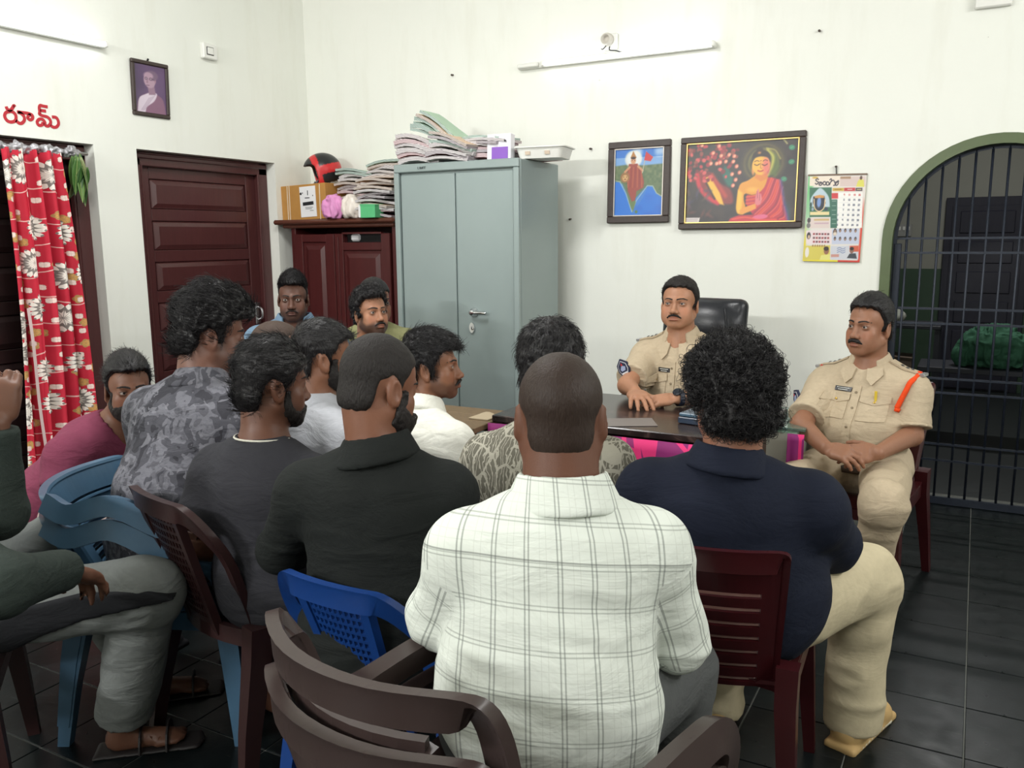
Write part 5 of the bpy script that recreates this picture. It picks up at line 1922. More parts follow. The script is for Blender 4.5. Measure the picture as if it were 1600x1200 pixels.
desk_cloth('draped_cloth', -.625, -.560, 3.495, .715, .30, 2.0, 'magenta cloth hanging between the glass side table and the officer by the gate')
# on the desk
r = thing('desk_tray', 'flat blue and black tray on the desk behind the curly-haired man', 'tray', (-.93, 3.36, .761), R_(-8))
MB().box((0, 0, .014), (.15, .20, .026), bev=.003).build('tray_base', plain('dark_blue_plastic', lin((38, 52, 72)), .3), r)
MB().box((0, .0, .036), (.145, .19, .014), bev=.003).build('tray_lid', plain('slate_blue_plastic', lin((74, 100, 120)), .3), r)
r = thing('mobile_phone', 'black mobile phone lying on the blue desk tray', 'phone', (-.93, 3.39, .805), R_(20))
MB().box((0, 0, .005), (.075, .155, .009), bev=.003).build('phone_body', BLACK_PL, r)
MB().box((0, 0, .0103), (.068, .145, .001)).build('phone_screen', plain('dark_glass', (.01, .012, .015), .06), r)
o = MB().box((-1.20, 3.20, .7618), (.21, .15, .0016), (0, 0, .5)).build('paper_slip', plain('grey_paper', lin((120, 112, 108)), .5))
tag(o, 'thin grey paper slip lying near the front edge of the desk', 'paper')

# ---- officer's chair
LEATHER = NT('black_leather'); co = LEATHER.coord(); LEATHER.color(lin((30, 32, 38))); LEATHER.set(Roughness=.33); LEATHER.normal(LEATHER.bump(LEATHER.noise(co, 140, 3), .25, .002)); LEATHER = LEATHER.m
def office_chair():
    az = R_(172)
    r = thing('office_chair', 'high-backed black leather swivel chair behind the desk', 'office chair', (-1.30, 4.28, 0), az)
    def backp(w, z0, z1, y, th, n=14):
        S = SDF()
        S.box((0, y, (z0 + z1) / 2), (w, th, (z1 - z0) / 2), rotx(R_(7)), .05, 0)
        return S
    S = SDF()
    S.box((0, -.20, .84), (.235, .045, .345), rotx(R_(8)), .040, 0)
    S.ell((0, -.185, 1.05), (.19, .06, .11), rotx(R_(8)), .05)
    S.ell((0, -.16, .72), (.18, .06, .14), rotx(R_(8)), .05)
    V, Q = S.mesh(.012)
    mesh_obj('backrest', V, Q, LEATHER, r)
    for s in (-1, 1):
        MB().tube(smooth_path([(s * .155, -.128, 1.14), (s * .175, -.115, .95), (s * .165, -.10, .70), (s * .14, -.09, .55)]), .006, 6).build('seam', LEATHER, r, smooth=True)
    S = SDF(); S.box((0, .06, .46), (.25, .25, .06), None, .05, 0); S.ell((0, .10, .49), (.2, .18, .05), None, .04)
    V, Q = S.mesh(.014); mesh_obj('seat', V, Q, LEATHER, r)
    for s in (-1, 1):
        MB().tube(smooth_path([(s * .24, -.16, .62), (s * .29, -.08, .66), (s * .30, .10, .66), (s * .29, .20, .62), (s * .25, .16, .46)]), .022, 8).build('armrest', BLACK_PL, r, smooth=True)
    MB().tube([(0, .05, .40), (0, .05, .10)], .03, 12).build('gas_column', STEEL, r, smooth=True)
    b = MB()
    for k in range(5):
        a = 2 * math.pi * k / 5
        b.tube([(0, .05, .10), (.28 * math.cos(a), .05 + .28 * math.sin(a), .07)], [.028, .018], 8)
    b.build('star_base', BLACK_PL, r)
    for k in range(5):
        a = 2 * math.pi * k / 5
        MB().lathe([(.026, -.02), (.03, -.01), (.03, .01), (.026, .02)], (.28 * math.cos(a), .05 + .28 * math.sin(a), .032), 12, (-math.sin(a), math.cos(a), 0)).build('castor', BLACK_PL, r)
office_chair()

# ---- the arched iron gate
IRON = plain('dark_blue_iron', lin((40, 46, 58)), .45, .3, var=.2, scale=30)
r = thing('iron_gate', 'arched iron bar gate closing the olive-rimmed opening to the cell', 'gate', (ACX, 5.20, 0))
GR = .482
b = MB()
n = 30
path = [(-GR, 0, .02)] + [(GR * math.cos(math.pi - math.pi * k / n), 0, ACZ + GR * math.sin(math.pi - math.pi * k / n)) for k in range(n + 1)] + [(GR, 0, .02)]
b.tube(path, None, sq=(.022, .010), upv=(0, 1, 0))
b.build('arch_frame', IRON, r)
for s in (-1, 1):
    MB().box((s * (GR - .018), 0, .73), (.036, .03, 1.46), bev=.003).build('gate_stile', IRON, r)
for i in range(13):
    x = -.423 - ACX + .0765 * (i + 1) - .002
    x = -.3486 - ACX + .0763 * i
    if abs(x) > GR - .02: continue
    zt = ACZ + math.sqrt(max(0, GR * GR - x * x))
    MB().tube([(x, 0, .03), (x, 0, zt)], .0065, 8).build('bar', IRON, r, smooth=True)
for z in (1.487, 1.409, 1.106, 1.025, .722, .643, .352, .26, .03):
    MB().box((0, -.002, z), (2 * GR, .008 if z > .1 else .02, .012 if z > .1 else .04)).build('rail', IRON, r)

# ---- inside the cell
r = thing('cell_door', 'dark panelled door in the far wall behind the iron bars', 'door', (.06, CY1 - .03, 0))
CD = wood_paint('cell_door_paint', lin((46, 46, 58)), .35, .1)
MB().box((0, 0, .93), (.72, .04, 1.86), bev=.004).build('door_frame', CD, r)
MB().box((0, -.024, .90), (.60, .02, 1.76), bev=.003).build('door_leaf', CD, r)
for k in range(6):
    MB().box((0, -.036, .20 + k * .285), (.46, .016, .21), bev=.012).build('panel', CD, r)
r = thing('cell_table', 'dark low table behind the bars left of the cell door', 'table', (-.60, 8.15, 0))
TB = plain('dark_table', lin((48, 50, 58)), .5)
MB().box((0, 0, .74), (.75, .5, .03), bev=.004).build('table_top', TB, r)
for x in (-.35, .35):
    for y in (-.22, .22): MB().box((x, y, .362), (.04, .04, .724)).build('leg', TB, r)
o = lump('white_bundle', (-.66, 8.10, .755 + .055), (.15, .12, .068), plain('grey_white_cloth', lin((168, 170, 160)), .8), 8, .010, 'pale folded cloth heap on the table behind the bars', 'cloth')
r = thing('brown_carton', 'brown carton under the table behind the bars', 'box', (-.58, 8.0, 0))
MB().box((0, .05, .24), (.30, .30, .48), bev=.004).build('carton', plain('dull_brown_card', lin((120, 104, 92)), .8), r)
MB().box((0, .05, .483), (.31, .31, .006), (0, R_(3), 0)).build('flap', plain('dull_brown_card', lin((120, 104, 92)), .8), r)
r = thing('cell_bench', 'dark plank bench in the cell carrying a green cloth bundle', 'bench', (.12, 7.05, .06))
MB().box((.1, 0, .48), (1.1, .45, .04), bev=.004).build('bench_seat', TB, r)
for x in (-.40, .60): MB().box((x, 0, .20), (.05, .40, .52)).build('leg', TB, r)
o = lump('green_bundle', (.17, 7.02, .56 + .135), (.24, .18, .165), fabric('green_cloth', lin((66, 112, 88)), .8, .6), 4, .022, 'bundled green cloth heaped on the bench behind the bars', 'cloth', .45, (((-.17, -.02, -.06), (.10, .1, .09)), ((.15, -.03, -.04), (.12, .12, .11))))
r = thing('switchboard', 'small grey switchboard on the cell wall left of the dark door', 'switchboard', (-.66, CY1, 1.555))
MB().box((0, -.02, 0), (.14, .04, .12), bev=.004).build('board_body', plain('grey_plastic', lin((150, 150, 146)), .5), r)
for k in range(3):
    MB().box((-.04 + k * .04, -.043, .02), (.022, .008, .036), bev=.002).build('switch_rocker', WHITE_PL, r)
# ------------------------------------------------------------------ moulded plastic chairs
def moulded(name, c, rough=.3, bump=.0):
    t = NT(name); co = t.coord()
    n = t.noise(co, 14, 4)
    t.color(t.mix(n, [v * .85 for v in c], [min(1, v * 1.12) for v in c]))
    sc = t.ramp(t.noise(t.mapv(co, (30, 8, 8)), 4, 3), [(.6, rough), (.8, min(1, rough + .25))])
    t.l(sc, t.b.inputs['Roughness'])
    if bump: t.normal(t.bump(t.noise(co, 90, 2), bump, .003))
    return t.m
BROWN = moulded('brown_plastic', lin((62, 50, 48)), .30)
MAROON = moulded('maroon_plastic', lin((62, 20, 24)), .28)
DKMAROON = moulded('dark_maroon_plastic', lin((52, 32, 32)), .32)
BLUE = moulded('royal_blue_plastic', lin((20, 58, 122)), .32)
TEAL = moulded('steel_blue_plastic', lin((68, 100, 126)), .32)
BLACKP = moulded('black_moulded_plastic', lin((30, 28, 30)), .3)

def plastic_chair(label, mat, loc, rz, back='lattice', arms=False, group=None, w=.43, sh=.43, bh=.86, deep=.055, lean=.13, cols=12, rows=15, pw=.50, ptop=.955, lip=None):
    r = thing('plastic_chair', label, 'chair', loc, R_(rz), group)
    yb = -.20
    def S_(u, v, off=0.0):
        ww = w * (.86 + .14 * v)
        x = u * ww / 2
        return (x, yb - lean * v + deep * u * u - deep * .6 + off, sh - .02 + (bh - sh + .02) * v)
    def P3(u, v, off=0): return Vector(S_(u, v, off))
    # outer frame: up one side, over the rounded shoulders, down the other
    f = MB()
    path = [(-1, -.02), (-1, .25), (-1, .45), (-.99, .60), (-.93, .74), (-.78, .89), (-.60, .985), (-.4, 1.0), (0, 1.005), (.4, 1.0), (.60, .985), (.78, .89), (.93, .74), (.99, .60), (1, .45), (1, .25), (1, -.02)]
    if arms:
        path = [(-1, -.02), (-1, .25), (-1, .5), (-1.0, .72), (-.985, .86), (-.93, .96), (-.80, .995), (-.4, 1.0), (0, 1.005), (.4, 1.0), (.80, .995), (.93, .96), (.985, .86), (1.0, .72), (1, .5), (1, .25), (1, -.02)]
    if back == 'slat':
        path = [(-1, -.02), (-1, .25), (-1, .5), (-1, .75), (-1, .90), (-.99, .97), (-.90, 1.0), (-.6, 1.0), (-.3, 1.0), (0, 1.0), (.3, 1.0), (.6, 1.0), (.90, 1.0), (.99, .97), (1, .90), (1, .75), (1, .5), (1, .25), (1, -.02)]
    pts = smooth_path(path, 3)
    vs, fs = [], []
    m = len(pts)
    for i, (u, v) in enumerate(pts):
        p = P3(u, v)
        a = P3(*pts[max(0, i - 1)]); b_ = P3(*pts[min(m - 1, i + 1)])
        t = (b_ - a).normalized()
        nrm = (P3(u, v, .01) - p).normalized()
        inn = nrm.cross(t).normalized()
        if (P3(0, .5) - p).dot(inn) < 0: inn = -inn
        wd = .052
        for (x_, y_) in ((0, .012), (.008, .017), (wd, .010), (wd, -.004), (.012, -.006), (-.002, -.012)):
            vs.append(p + inn * x_ + nrm * y_)
    n = 6
    for i in range(m - 1):
        for k in range(n):
            fs.append((i * n + k, i * n + (k + 1) % n, (i + 1) * n + (k + 1) % n, (i + 1) * n + k))
    fs += [tuple(range(n))[::-1], tuple((m - 1) * n + k for k in range(n))]
    f.add(vs, fs)
    f.build('back_frame', mat, r, angle=35)
    if back == 'lattice':
        def fn(u, v):
            uu = (u - .5) * 2 * (pw - .06 * (1 - v))
            return S_(uu, .06 + (ptop - .06) * v, .004)
        b = MB(); b.sheet(fn, cols * 3 + 1, rows * 3 + 1, .011, lambda i, j: not (i % 3 != 0 and j % 3 != 0 and 2 < i < cols * 3 - 1 and 2 < j < rows * 3 - 1))
        b.build('lattice_panel', mat, r)
        for s in (-1, 1):
            MB().tube([P3(s * (pw - .06 * (1 - v)), .04 + (ptop - .03) * v, .002) for v in np.linspace(0, 1, 9)], None, sq=(.024, .022), upv=(0, 1, 0)).build('stile', mat, r)
        if ptop < .9:
            MB().tube([P3(u, ptop, .002) for u in np.linspace(-pw, pw, 9)], None, sq=(.035, .016), upv=(0, 1, 0)).build('cross_rail', mat, r)
        MB().tube([P3(u, .055, .002) for u in np.linspace(-.96, .96, 9)], None, sq=(.05, .018), upv=(0, 1, 0)).build('seat_rail', mat, r)
    else:
        def fn(u, v): return S_((u - .5) * 1.84, .03 + .93 * v, .004)
        nr = 27
        b = MB(); b.sheet(fn, 22, nr, .010, lambda i, j: not (j % 3 == 1 and j < 20 and 1 < i < 20))
        b.build('slatted_panel', mat, r)
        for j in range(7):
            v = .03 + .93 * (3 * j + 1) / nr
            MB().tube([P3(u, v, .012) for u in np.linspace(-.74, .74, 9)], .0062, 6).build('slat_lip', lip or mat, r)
    # seat with a rolled front edge
    def seat(u, v):
        x = (u - .5) * w * (1.0 + .06 * v)
        y = -.21 + .45 * v
        z = sh - .018 * math.sin(math.pi * min(1, v * 1.15)) - (.035 * max(0, v - .88) / .12) + .012 * (2 * u - 1)**2
        return (x, y, z)
    MB().sheet(seat, 12, 14, .010).build('seat', mat, r, angle=40)
    ap = MB()
    for s in (-1, 1):
        ap.tube([(s * w * .49, -.20, sh - .03), (s * w * .51, .0, sh - .034), (s * w * .52, .22, sh - .04)], None, sq=(.008, .055), upv=(0, 0, 1))
    ap.tube([(-w * .5, .235, sh - .055), (w * .5, .235, sh - .055)], None, sq=(.008, .05), upv=(0, 0, 1))
    ap.build('seat_apron', mat, r)['kind'] = 'stuff'
    for s in (-1, 1):
        MB().tube([(s * w * .49, -.205, sh + .06), (s * w * .49, -.215, sh - .04), (s * w * .52, -.255, .2), (s * w * .55, -.285, .0)], [1.25, 1.2, .95, .7], sq=(.042, .05), upv=(0, 1, 0)).build('leg', mat, r, angle=50)
        MB().tube([(s * w * .49, .215, sh - .01), (s * w * .52, .235, .2), (s * w * .55, .25, .0)], [1.15, .95, .7], sq=(.042, .046), upv=(0, 1, 0)).build('leg', mat, r, angle=50)
    if arms:
        va = .46 if arms == 'std' else .95
        for s in (-1, 1):
            p0 = P3(s * 1.0, va, .0)
            if arms == 'std':
                pts = [p0, p0 + Vector((s * .03, .07, .0)), Vector((s * w * .60, -.06, sh + .165)), Vector((s * w * .62, .10, sh + .17)), Vector((s * w * .62, .20, sh + .16)), Vector((s * w * .61, .245, sh + .10)), Vector((s * w * .57, .235, sh - .02))]
            else:
                pts = [p0, p0 + Vector((s * .045, .09, -.02)), Vector((s * w * .64, -.06, sh + .27)), Vector((s * w * .66, .08, sh + .21)), Vector((s * w * .66, .18, sh + .19)), Vector((s * w * .62, .24, sh + .12)), Vector((s * w * .56, .235, sh - .02))]
            q = smooth_path([tuple(p) for p in pts], 5)
            MB().tube(q, [1.0] * len(q), sq=(.058, .034), upv=(s, 0, .25)).build('armrest', mat, r, angle=40)
    return r
CHAIRS = {}
CH_ = CHAIRS
# dark brown armchairs stacked two high in the foreground (the man in the checked shirt sits on the upper one)
plastic_chair('brown plastic armchair, lower one of the nested foreground pair', BROWN, (-.655, 1.165, 0), -11, 'lattice', 'std', None, w=.475, deep=.10, ptop=.78, pw=.6)
plastic_chair('brown plastic armchair, upper one of the nested foreground pair, under the checked shirt man', BROWN, (-.655, 1.173, .085), -11, 'lattice', 'std', None, w=.475, deep=.10, ptop=.78, pw=.6)
plastic_chair('armless dark maroon chair with lattice back behind the dark grey T-shirt man', DKMAROON, (-1.80, 1.80, 0), -15, 'lattice', False, None, w=.50, bh=.835, pw=.42)
plastic_chair('royal blue plastic chair with lattice back behind the black shirt man', BLUE, (-1.18, 1.70, 0), -3, 'lattice', False, None, w=.47, bh=.765, pw=.42)
plastic_chair('glossy maroon slatted chair behind the curly-haired navy shirt man', MAROON, (-.565, 2.16, 0), 4, 'slat', False, None, w=.46, bh=.81, lip=moulded('slat_edge_highlight', lin((128, 92, 84)), .35))  # slat lips in a lighter colour, a painted gloss highlight
plastic_chair('blue grey armchair, lower of the stacked pair left of the camouflage shirt man', TEAL, (-2.20, 1.80, 0), -62, 'slat', 'wide', None, w=.52, bh=.70, deep=.09)
plastic_chair('blue grey armchair, upper of the stacked pair left of the camouflage shirt man', TEAL, (-2.195, 1.803, .07), -62, 'slat', 'wide', None, w=.52, bh=.70, deep=.09)
plastic_chair('dark maroon plastic chair under the man in grey track trousers', DKMAROON, (-2.42, 1.06, 0), -38, 'slat', False, None, w=.45)
plastic_chair('black plastic chair under the white shirt man', BLACKP, (-1.60, 2.36, 0), -5, 'slat', False, None, w=.44, bh=.80)
plastic_chair('black plastic chair under the man in the leaf print shirt', BLACKP, (-1.05, 2.42, 0), 10, 'slat', False, None, w=.44, bh=.80)
plastic_chair('dark red plastic chair under the officer with the orange lanyard', MAROON, (-.40, 3.86, 0), 170, 'slat', False, None, w=.46)
# ------------------------------------------------------------------ framed prints and the calendar
def homog(q):
    """pixel quad TL,TR,BR,BL -> unit square mapping (used to lay out the printed shapes)"""
    A, B_ = [], []
    for (x, y), (u, v) in zip(q, ((0, 0), (1, 0), (1, 1), (0, 1))):
        A.append([x, y, 1, 0, 0, 0, -u * x, -u * y]); B_.append(u)
        A.append([0, 0, 0, x, y, 1, -v * x, -v * y]); B_.append(v)
    h = np.append(np.linalg.solve(np.array(A, float), np.array(B_, float)), 1).reshape(3, 3)
    def f(x, y):
        r = h @ np.array([x, y, 1.0]); return (r[0] / r[2], r[1] / r[2])
    return f
PRINT = NT('printed_paper'); PRINT.color(PRINT.attr('Col').outputs['Color']); PRINT.set(Roughness=.35); PRINT = PRINT.m
FRAME_DK = plain('dark_brown_frame', lin((58, 46, 42)), .4, var=.3, scale=60, bump=.3)
GOLD = plain('gold_fillet', lin((206, 176, 110)), .35, .6)
GLASSY = None
def c255(*c): return tuple(v / 255 for v in c)

def frame(name, label, cat, c, w, h, ux, out, border, img, fillet=GOLD, tilt=0, depth=.025, roll=0):
    r = thing(name, label, cat, c)
    ux, out = Vector(ux), Vector(out)
    uz = Vector((0, 0, 1))
    if roll:
        q = Matrix.Rotation(roll, 3, out); ux = q @ ux; uz = q @ uz
    if tilt: 
        q = Matrix.Rotation(tilt, 3, ux); uz = q @ uz; out = q @ out
    rm = Matrix((ux, out, uz)).transposed()
    b = MB()
    o0 = out * (depth / 2 + .001)
    for s in (-1, 1):
        b.box(o0 + uz * (s * (h / 2 - border / 2)), (w, depth, border), rm, bev=.005)
        b.box(o0 + ux * (s * (w / 2 - border / 2)), (border, depth, h - 2 * border + .004), rm, bev=.005)
    b.build('frame', FRAME_DK, r)
    if fillet:
        b = MB(); o1 = out * (depth * .62); t_ = .006
        for s in (-1, 1):
            b.box(o1 + uz * (s * (h / 2 - border - t_ / 2)), (w - 2 * border + .002, depth * .5, t_), rm)
            b.box(o1 + ux * (s * (w / 2 - border - t_ / 2)), (t_, depth * .5, h - 2 * border), rm)
        b.build('inner_fillet', fillet, r)
    MB().box(out * .006, (w - border, .010, h - border), rm).build('backing_board', FRAME_DK, r)
    iw, ih = w - 2 * border, h - 2 * border
    o = out * .013 - ux * iw / 2 - uz * ih / 2
    paint_obj('picture', img, o, ux * iw, uz * ih, PRINT, r)
    return r

def buddha():
    f = homog(((205, 262), (1262, 192), (1234, 1006), (190, 1032)))
    C = Canvas(200, 146, c255(44, 38, 40))
    n = C.noise(7, 6, 3) + .6 * C.noise(16, 13, 5)
    C.put(np.clip(n, 0, 1) * .5, c255(74, 60, 54)); C.put(np.clip(-n, 0, 1) * .5, c255(28, 26, 34))
    P = lambda pts: [f(*p) for p in pts]
    cx, cy = f(900, 440)
    for k, (rr, col) in enumerate(((.20, (62, 56, 44)), (.175, (96, 86, 50)), (.155, (52, 50, 40)), (.135, (120, 112, 58)), (.115, (60, 58, 44)))):
        C.ell(cx + .02, cy, rr, rr * 1.30, c255(*col), op=.8, soft=4)
    C.poly(P([(970, 320), (1040, 360), (1080, 470), (1040, 570), (990, 560), (1000, 440)]), c255(84, 104, 44), soft=5, op=.8)
    C.line(P(smooth_path([(960, 320), (1010, 380), (1000, 470), (960, 560)])), .03, c255(224, 212, 90), soft=5, op=.8)
    C.line(P(smooth_path([(950, 300), (1030, 320), (1080, 400)])), .012, c255(206, 196, 92), soft=3, op=.8)
    C.line(P([(1100, 205), (1140, 255)]), .010, c255(220, 214, 130), soft=3)
    # swirl of petals and brush strokes on the left
    C.poly(P(smooth_path([(290, 520), (330, 640), (420, 770), (520, 830), (640, 830), (620, 700), (520, 640), (430, 560), (360, 520)])), c255(128, 44, 44), soft=5)
    C.line(P(smooth_path([(300, 560), (330, 680), (410, 780), (500, 830)])), .055, c255(196, 46, 60), soft=4)
    C.poly(P([(370, 590), (430, 568), (520, 730), (560, 850), (520, 840), (440, 740)]), c255(232, 178, 62), soft=3)
    C.line(P([(370, 600), (470, 790)]), .02, c255(40, 28, 26), soft=3)
    C.line(P([(440, 560), (570, 760)]), .05, c255(176, 58, 48), soft=5)
    C.poly(P(smooth_path([(560, 470), (540, 560), (580, 650), (620, 670), (640, 590), (600, 500)])), c255(24, 96, 84), soft=5)
    rg = np.random.default_rng(2)
    for k in range(95):
        x, y = rg.uniform(215, 700), rg.uniform(255, 620)
        if (x - 215) / 500 + (y - 255) / 700 > 1.05 + .15 * math.sin(k): continue
        col = ((150, 44, 54), (186, 58, 66), (112, 38, 44), (136, 70, 60), (204, 84, 84))[k % 5]
        u, v = f(x, y); C.ell(u, v, rg.uniform(.011, .022), rg.uniform(.018, .032), c255(*col), rg.uniform(0, 3), soft=2)
    for x, y in ((505, 282), (525, 375), (515, 440), (485, 450), (648, 378), (672, 476), (630, 552), (700, 535), (640, 660), (570, 430), (600, 365), (450, 350), (345, 275), (430, 450), (640, 430), (665, 605)):
        u, v = f(x, y); C.ell(u, v, .017, .026, c255(222, 120, 104), .5, soft=2); C.ell(u + .003, v, .007, .013, c255(236, 190, 150), .6, soft=2)
    for k in range(16):
        u, v = f(rg.uniform(215, 450), rg.uniform(700, 980)); C.ell(u, v, .03, .014, c255(*((92, 66, 88), (112, 84, 62), (58, 52, 88), (120, 60, 56))[k % 4]), rg.uniform(0, 3), soft=4, op=.6)
    for x, y, a in ((1185, 292, .4), (1183, 430, 0), (1115, 595, .3)):
        u, v = f(x, y); C.ell(u, v, .026, .030, c255(54, 134, 100), a, soft=2); C.line([(u - .012, v + .01), (u + .012, v - .01)], .004, c255(120, 176, 130))
    C.ell(*f(1140, 960), .03, .13, c255(30, 92, 112), soft=8, op=.7)
    # robe, arm, chest, hands
    C.poly(P([(960, 578), (1020, 585), (1085, 605), (1100, 690), (1105, 800), (1150, 930), (1160, 1012), (595, 1016), (620, 975), (700, 945), (830, 940), (760, 830), (770, 750), (850, 745), (940, 660)]), c255(186, 46, 62), soft=2)
    for k, (a, b) in enumerate((((1000, 590), (790, 905)), ((1035, 595), (830, 935)), ((1068, 605), (880, 940)), ((1092, 660), (940, 950)), ((1100, 760), (1000, 960)), ((1110, 850), (1060, 980)))):
        m = ((a[0] + b[0]) / 2 + 30, (a[1] + b[1]) / 2 + 25)
        C.line(P(smooth_path([a, m, b])), .020, c255(*((228, 84, 56), (140, 30, 58))[k % 2]), soft=3, op=.8)
        C.line(P(smooth_path([(a[0] + 16, a[1] + 10), (m[0] + 14, m[1] + 12), (b[0] + 20, b[1])])), .010, c255(236, 110, 92), soft=2, op=.7)
    C.line(P(smooth_path([(1085, 610), (1105, 720), (1130, 870), (1160, 1000)])), .030, c255(90, 74, 150), soft=5, op=.7)
    for y in (770, 800, 835, 870):
        C.line(P([(765, y), (845, y - 12)]), .012, c255(224, 92, 54), soft=2)
    C.poly(P(smooth_path([(850, 560), (780, 610), (715, 640), (690, 700), (678, 800), (674, 880), (690, 930), (740, 935), (760, 870), (745, 800), (755, 740), (850, 750), (930, 680), (960, 590), (940, 550)])), c255(222, 150, 50), soft=2)
    C.poly(P(smooth_path([(690, 700), (680, 800), (676, 890), (700, 925), (725, 860), (730, 730)])), c255(238, 184, 66), soft=4)
    C.poly(P([(700, 900), (735, 938), (860, 880), (855, 830), (760, 865)]), c255(226, 150, 62), soft=2)
    C.ell(*f(825, 700), .045, .028, c255(240, 180, 74), soft=5, op=.7)
    C.line(P(smooth_path([(760, 735), (810, 752), (860, 740)])), .006, c255(150, 84, 34))
    C.poly(P([(848, 835), (852, 760), (868, 705), (880, 690), (888, 735), (905, 738), (915, 790), (900, 840), (870, 850)]), c255(214, 116, 122), soft=2)
    C.line(P([(868, 715), (872, 780)]), .006, c255(150, 60, 84)); C.line(P([(893, 745), (890, 800)]), .006, c255(150, 60, 84))
    C.poly(P(smooth_path([(820, 970), (860, 945), (940, 935), (970, 955), (930, 978), (860, 985)])), c255(216, 96, 132), soft=2)
    C.line(P(smooth_path([(640, 985), (760, 965), (900, 990), (1050, 985)])), .014, c255(226, 84, 66), soft=3)
    # neck, face, hair
    C.poly(P([(850, 530), (960, 530), (965, 590), (900, 620), (845, 585)]), c255(214, 128, 54), soft=2)
    u, v = f(900, 462)
    C.ell(*f(828, 500), .013, .075, c255(214, 138, 70), soft=2); C.ell(*f(968, 480), .012, .07, c255(202, 84, 92), soft=2)
    C.ell(u, v, .077, .118, c255(232, 176, 66), soft=2)
    C.ell(u + .045, v + .01, .032, .10, c255(214, 92, 110), soft=6, op=.75)
    C.poly(P(smooth_path([(815, 430), (820, 370), (850, 330), (900, 318), (955, 330), (985, 370), (985, 430), (965, 392), (900, 380), (835, 395)])), c255(44, 34, 34), soft=2)
    C.ell(*f(886, 318), .030, .034, c255(52, 40, 36), soft=2); C.ell(*f(884, 345), .014, .014, c255(176, 120, 60), soft=2)
    for a, b in (((838, 432), (882, 428)), ((918, 424), (960, 420))):
        C.line(P(smooth_path([a, ((a[0] + b[0]) / 2, a[1] - 12), b])), .008, c255(84, 44, 24))
    for x in (862, 934):
        C.line(P(smooth_path([(x - 24, 456), (x, 466), (x + 24, 452)])), .010, c255(70, 36, 26))
    C.line(P([(898, 440), (894, 490), (908, 494)]), .007, c255(170, 96, 40)); C.ell(*f(898, 422), .005, .008, c255(160, 50, 40))
    C.line(P(smooth_path([(872, 517), (895, 523), (920, 514)])), .014, c255(176, 48, 46))
    # caption slip
    C.poly(P([(190, 975), (335, 972), (322, 1024), (190, 1034)]), c255(214, 206, 206))
    for y in (990, 1006, 1020): C.line(P([(205, y), (315, y - 3)]), .006, c255(104, 92, 96), op=.8)
    return C.a
def mother_india():
    f = homog(((145, 151), (418, 137), (406, 514), (134, 520)))
    P = lambda pts: [f(*p) for p in pts]
    C = Canvas(100, 138, c255(52, 120, 200))
    C.put(np.clip(1 - C.Y * 3.2, 0, 1), c255(44, 110, 196))
    n = C.noise(5, 6, 2)
    C.put(np.clip(n * 1.6, 0, 1) * (C.Y < .3) * .8 + (np.abs(C.Y - .22) < .08) * .45, c255(206, 220, 234))
    C.poly(P([(140, 245), (220, 235), (300, 240), (415, 230), (412, 380), (400, 410), (370, 390), (350, 350), (320, 350), (255, 420), (240, 495), (222, 450), (205, 385), (185, 340), (140, 325)]), c255(92, 112, 78), soft=3)
    n2 = C.noise(22, 26, 6)
    C.put(np.clip(n2, 0, 1) * (C.Y > .25) * (C.Y < .48) * .5, c255(140, 144, 104))
    C.put(np.clip(-n2, 0, 1) * (C.Y > .25) * (C.Y < .62) * .35, c255(48, 78, 56))
    sea = c255(26, 112, 206)
    C.poly(P([(135, 330), (170, 330), (190, 370), (208, 400), (225, 460), (238, 497), (246, 500), (300, 410), (325, 358), (350, 358), (372, 395), (400, 412), (412, 380), (412, 520), (132, 522)]), sea, soft=2)
    C.put(np.clip(C.noise(5, 12, 8), 0, 1) * (C.Y > .58) * .35 * (np.abs(C.a - np.array(sea)).sum(2) < .2), c255(20, 72, 176))
    C.line(P([(140, 322), (172, 328), (205, 395), (236, 492), (262, 430), (322, 350), (352, 352), (372, 390), (398, 406)]), .010, c255(206, 214, 190), soft=2, op=.8)
    C.poly(P([(222, 440), (248, 400), (258, 440), (242, 492)]), c255(96, 120, 74), soft=2); C.ell(*f(260, 492), .028, .024, c255(74, 112, 70))
    # halo, figure in red, lion, flag
    C.ell(*f(247, 205), .17, .125, c255(236, 230, 214), soft=4, op=.85); C.ell(*f(247, 205), .13, .095, c255(222, 226, 226), soft=3)
    C.poly(P([(222, 232), (268, 230), (290, 270), (304, 330), (300, 360), (262, 380), (255, 430), (236, 436), (215, 380), (208, 300)]), c255(150, 62, 52), soft=2)
    for k in range(7):
        C.line(P([(225 + k * 11, 250), (214 + k * 13, 360)]), .006, c255(*((206, 120, 70), (112, 36, 40))[k % 2]), op=.8)
    C.ell(*f(246, 214), .052, .052, c255(206, 150, 112), soft=2); C.poly(P([(230, 200), (246, 162), (264, 198)]), c255(176, 120, 60))
    C.ell(*f(246, 200), .05, .02, c255(60, 40, 36)); C.ell(*f(240, 213), .008, .006, c255(50, 30, 28)); C.ell(*f(253, 213), .008, .006, c255(50, 30, 28))
    C.ell(*f(200, 305), .095, .075, c255(150, 104, 62), soft=3); C.ell(*f(200, 308), .055, .045, c255(206, 164, 108), soft=2)
    C.ell(*f(193, 303), .008, .007, c255(50, 30, 28)); C.ell(*f(208, 303), .008, .007, c255(50, 30, 28)); C.ell(*f(200, 315), .02, .008, c255(110, 50, 44))
    C.line(P([(225, 250), (200, 275)]), .03, c255(198, 140, 104)); C.line(P([(272, 245), (296, 268)]), .03, c255(198, 140, 104))
    C.line(P([(295, 280), (318, 165)]), .010, c255(190, 180, 160)); C.poly(P([(316, 165), (354, 195), (340, 218), (305, 212)]), c255(196, 46, 52))
    return C.a
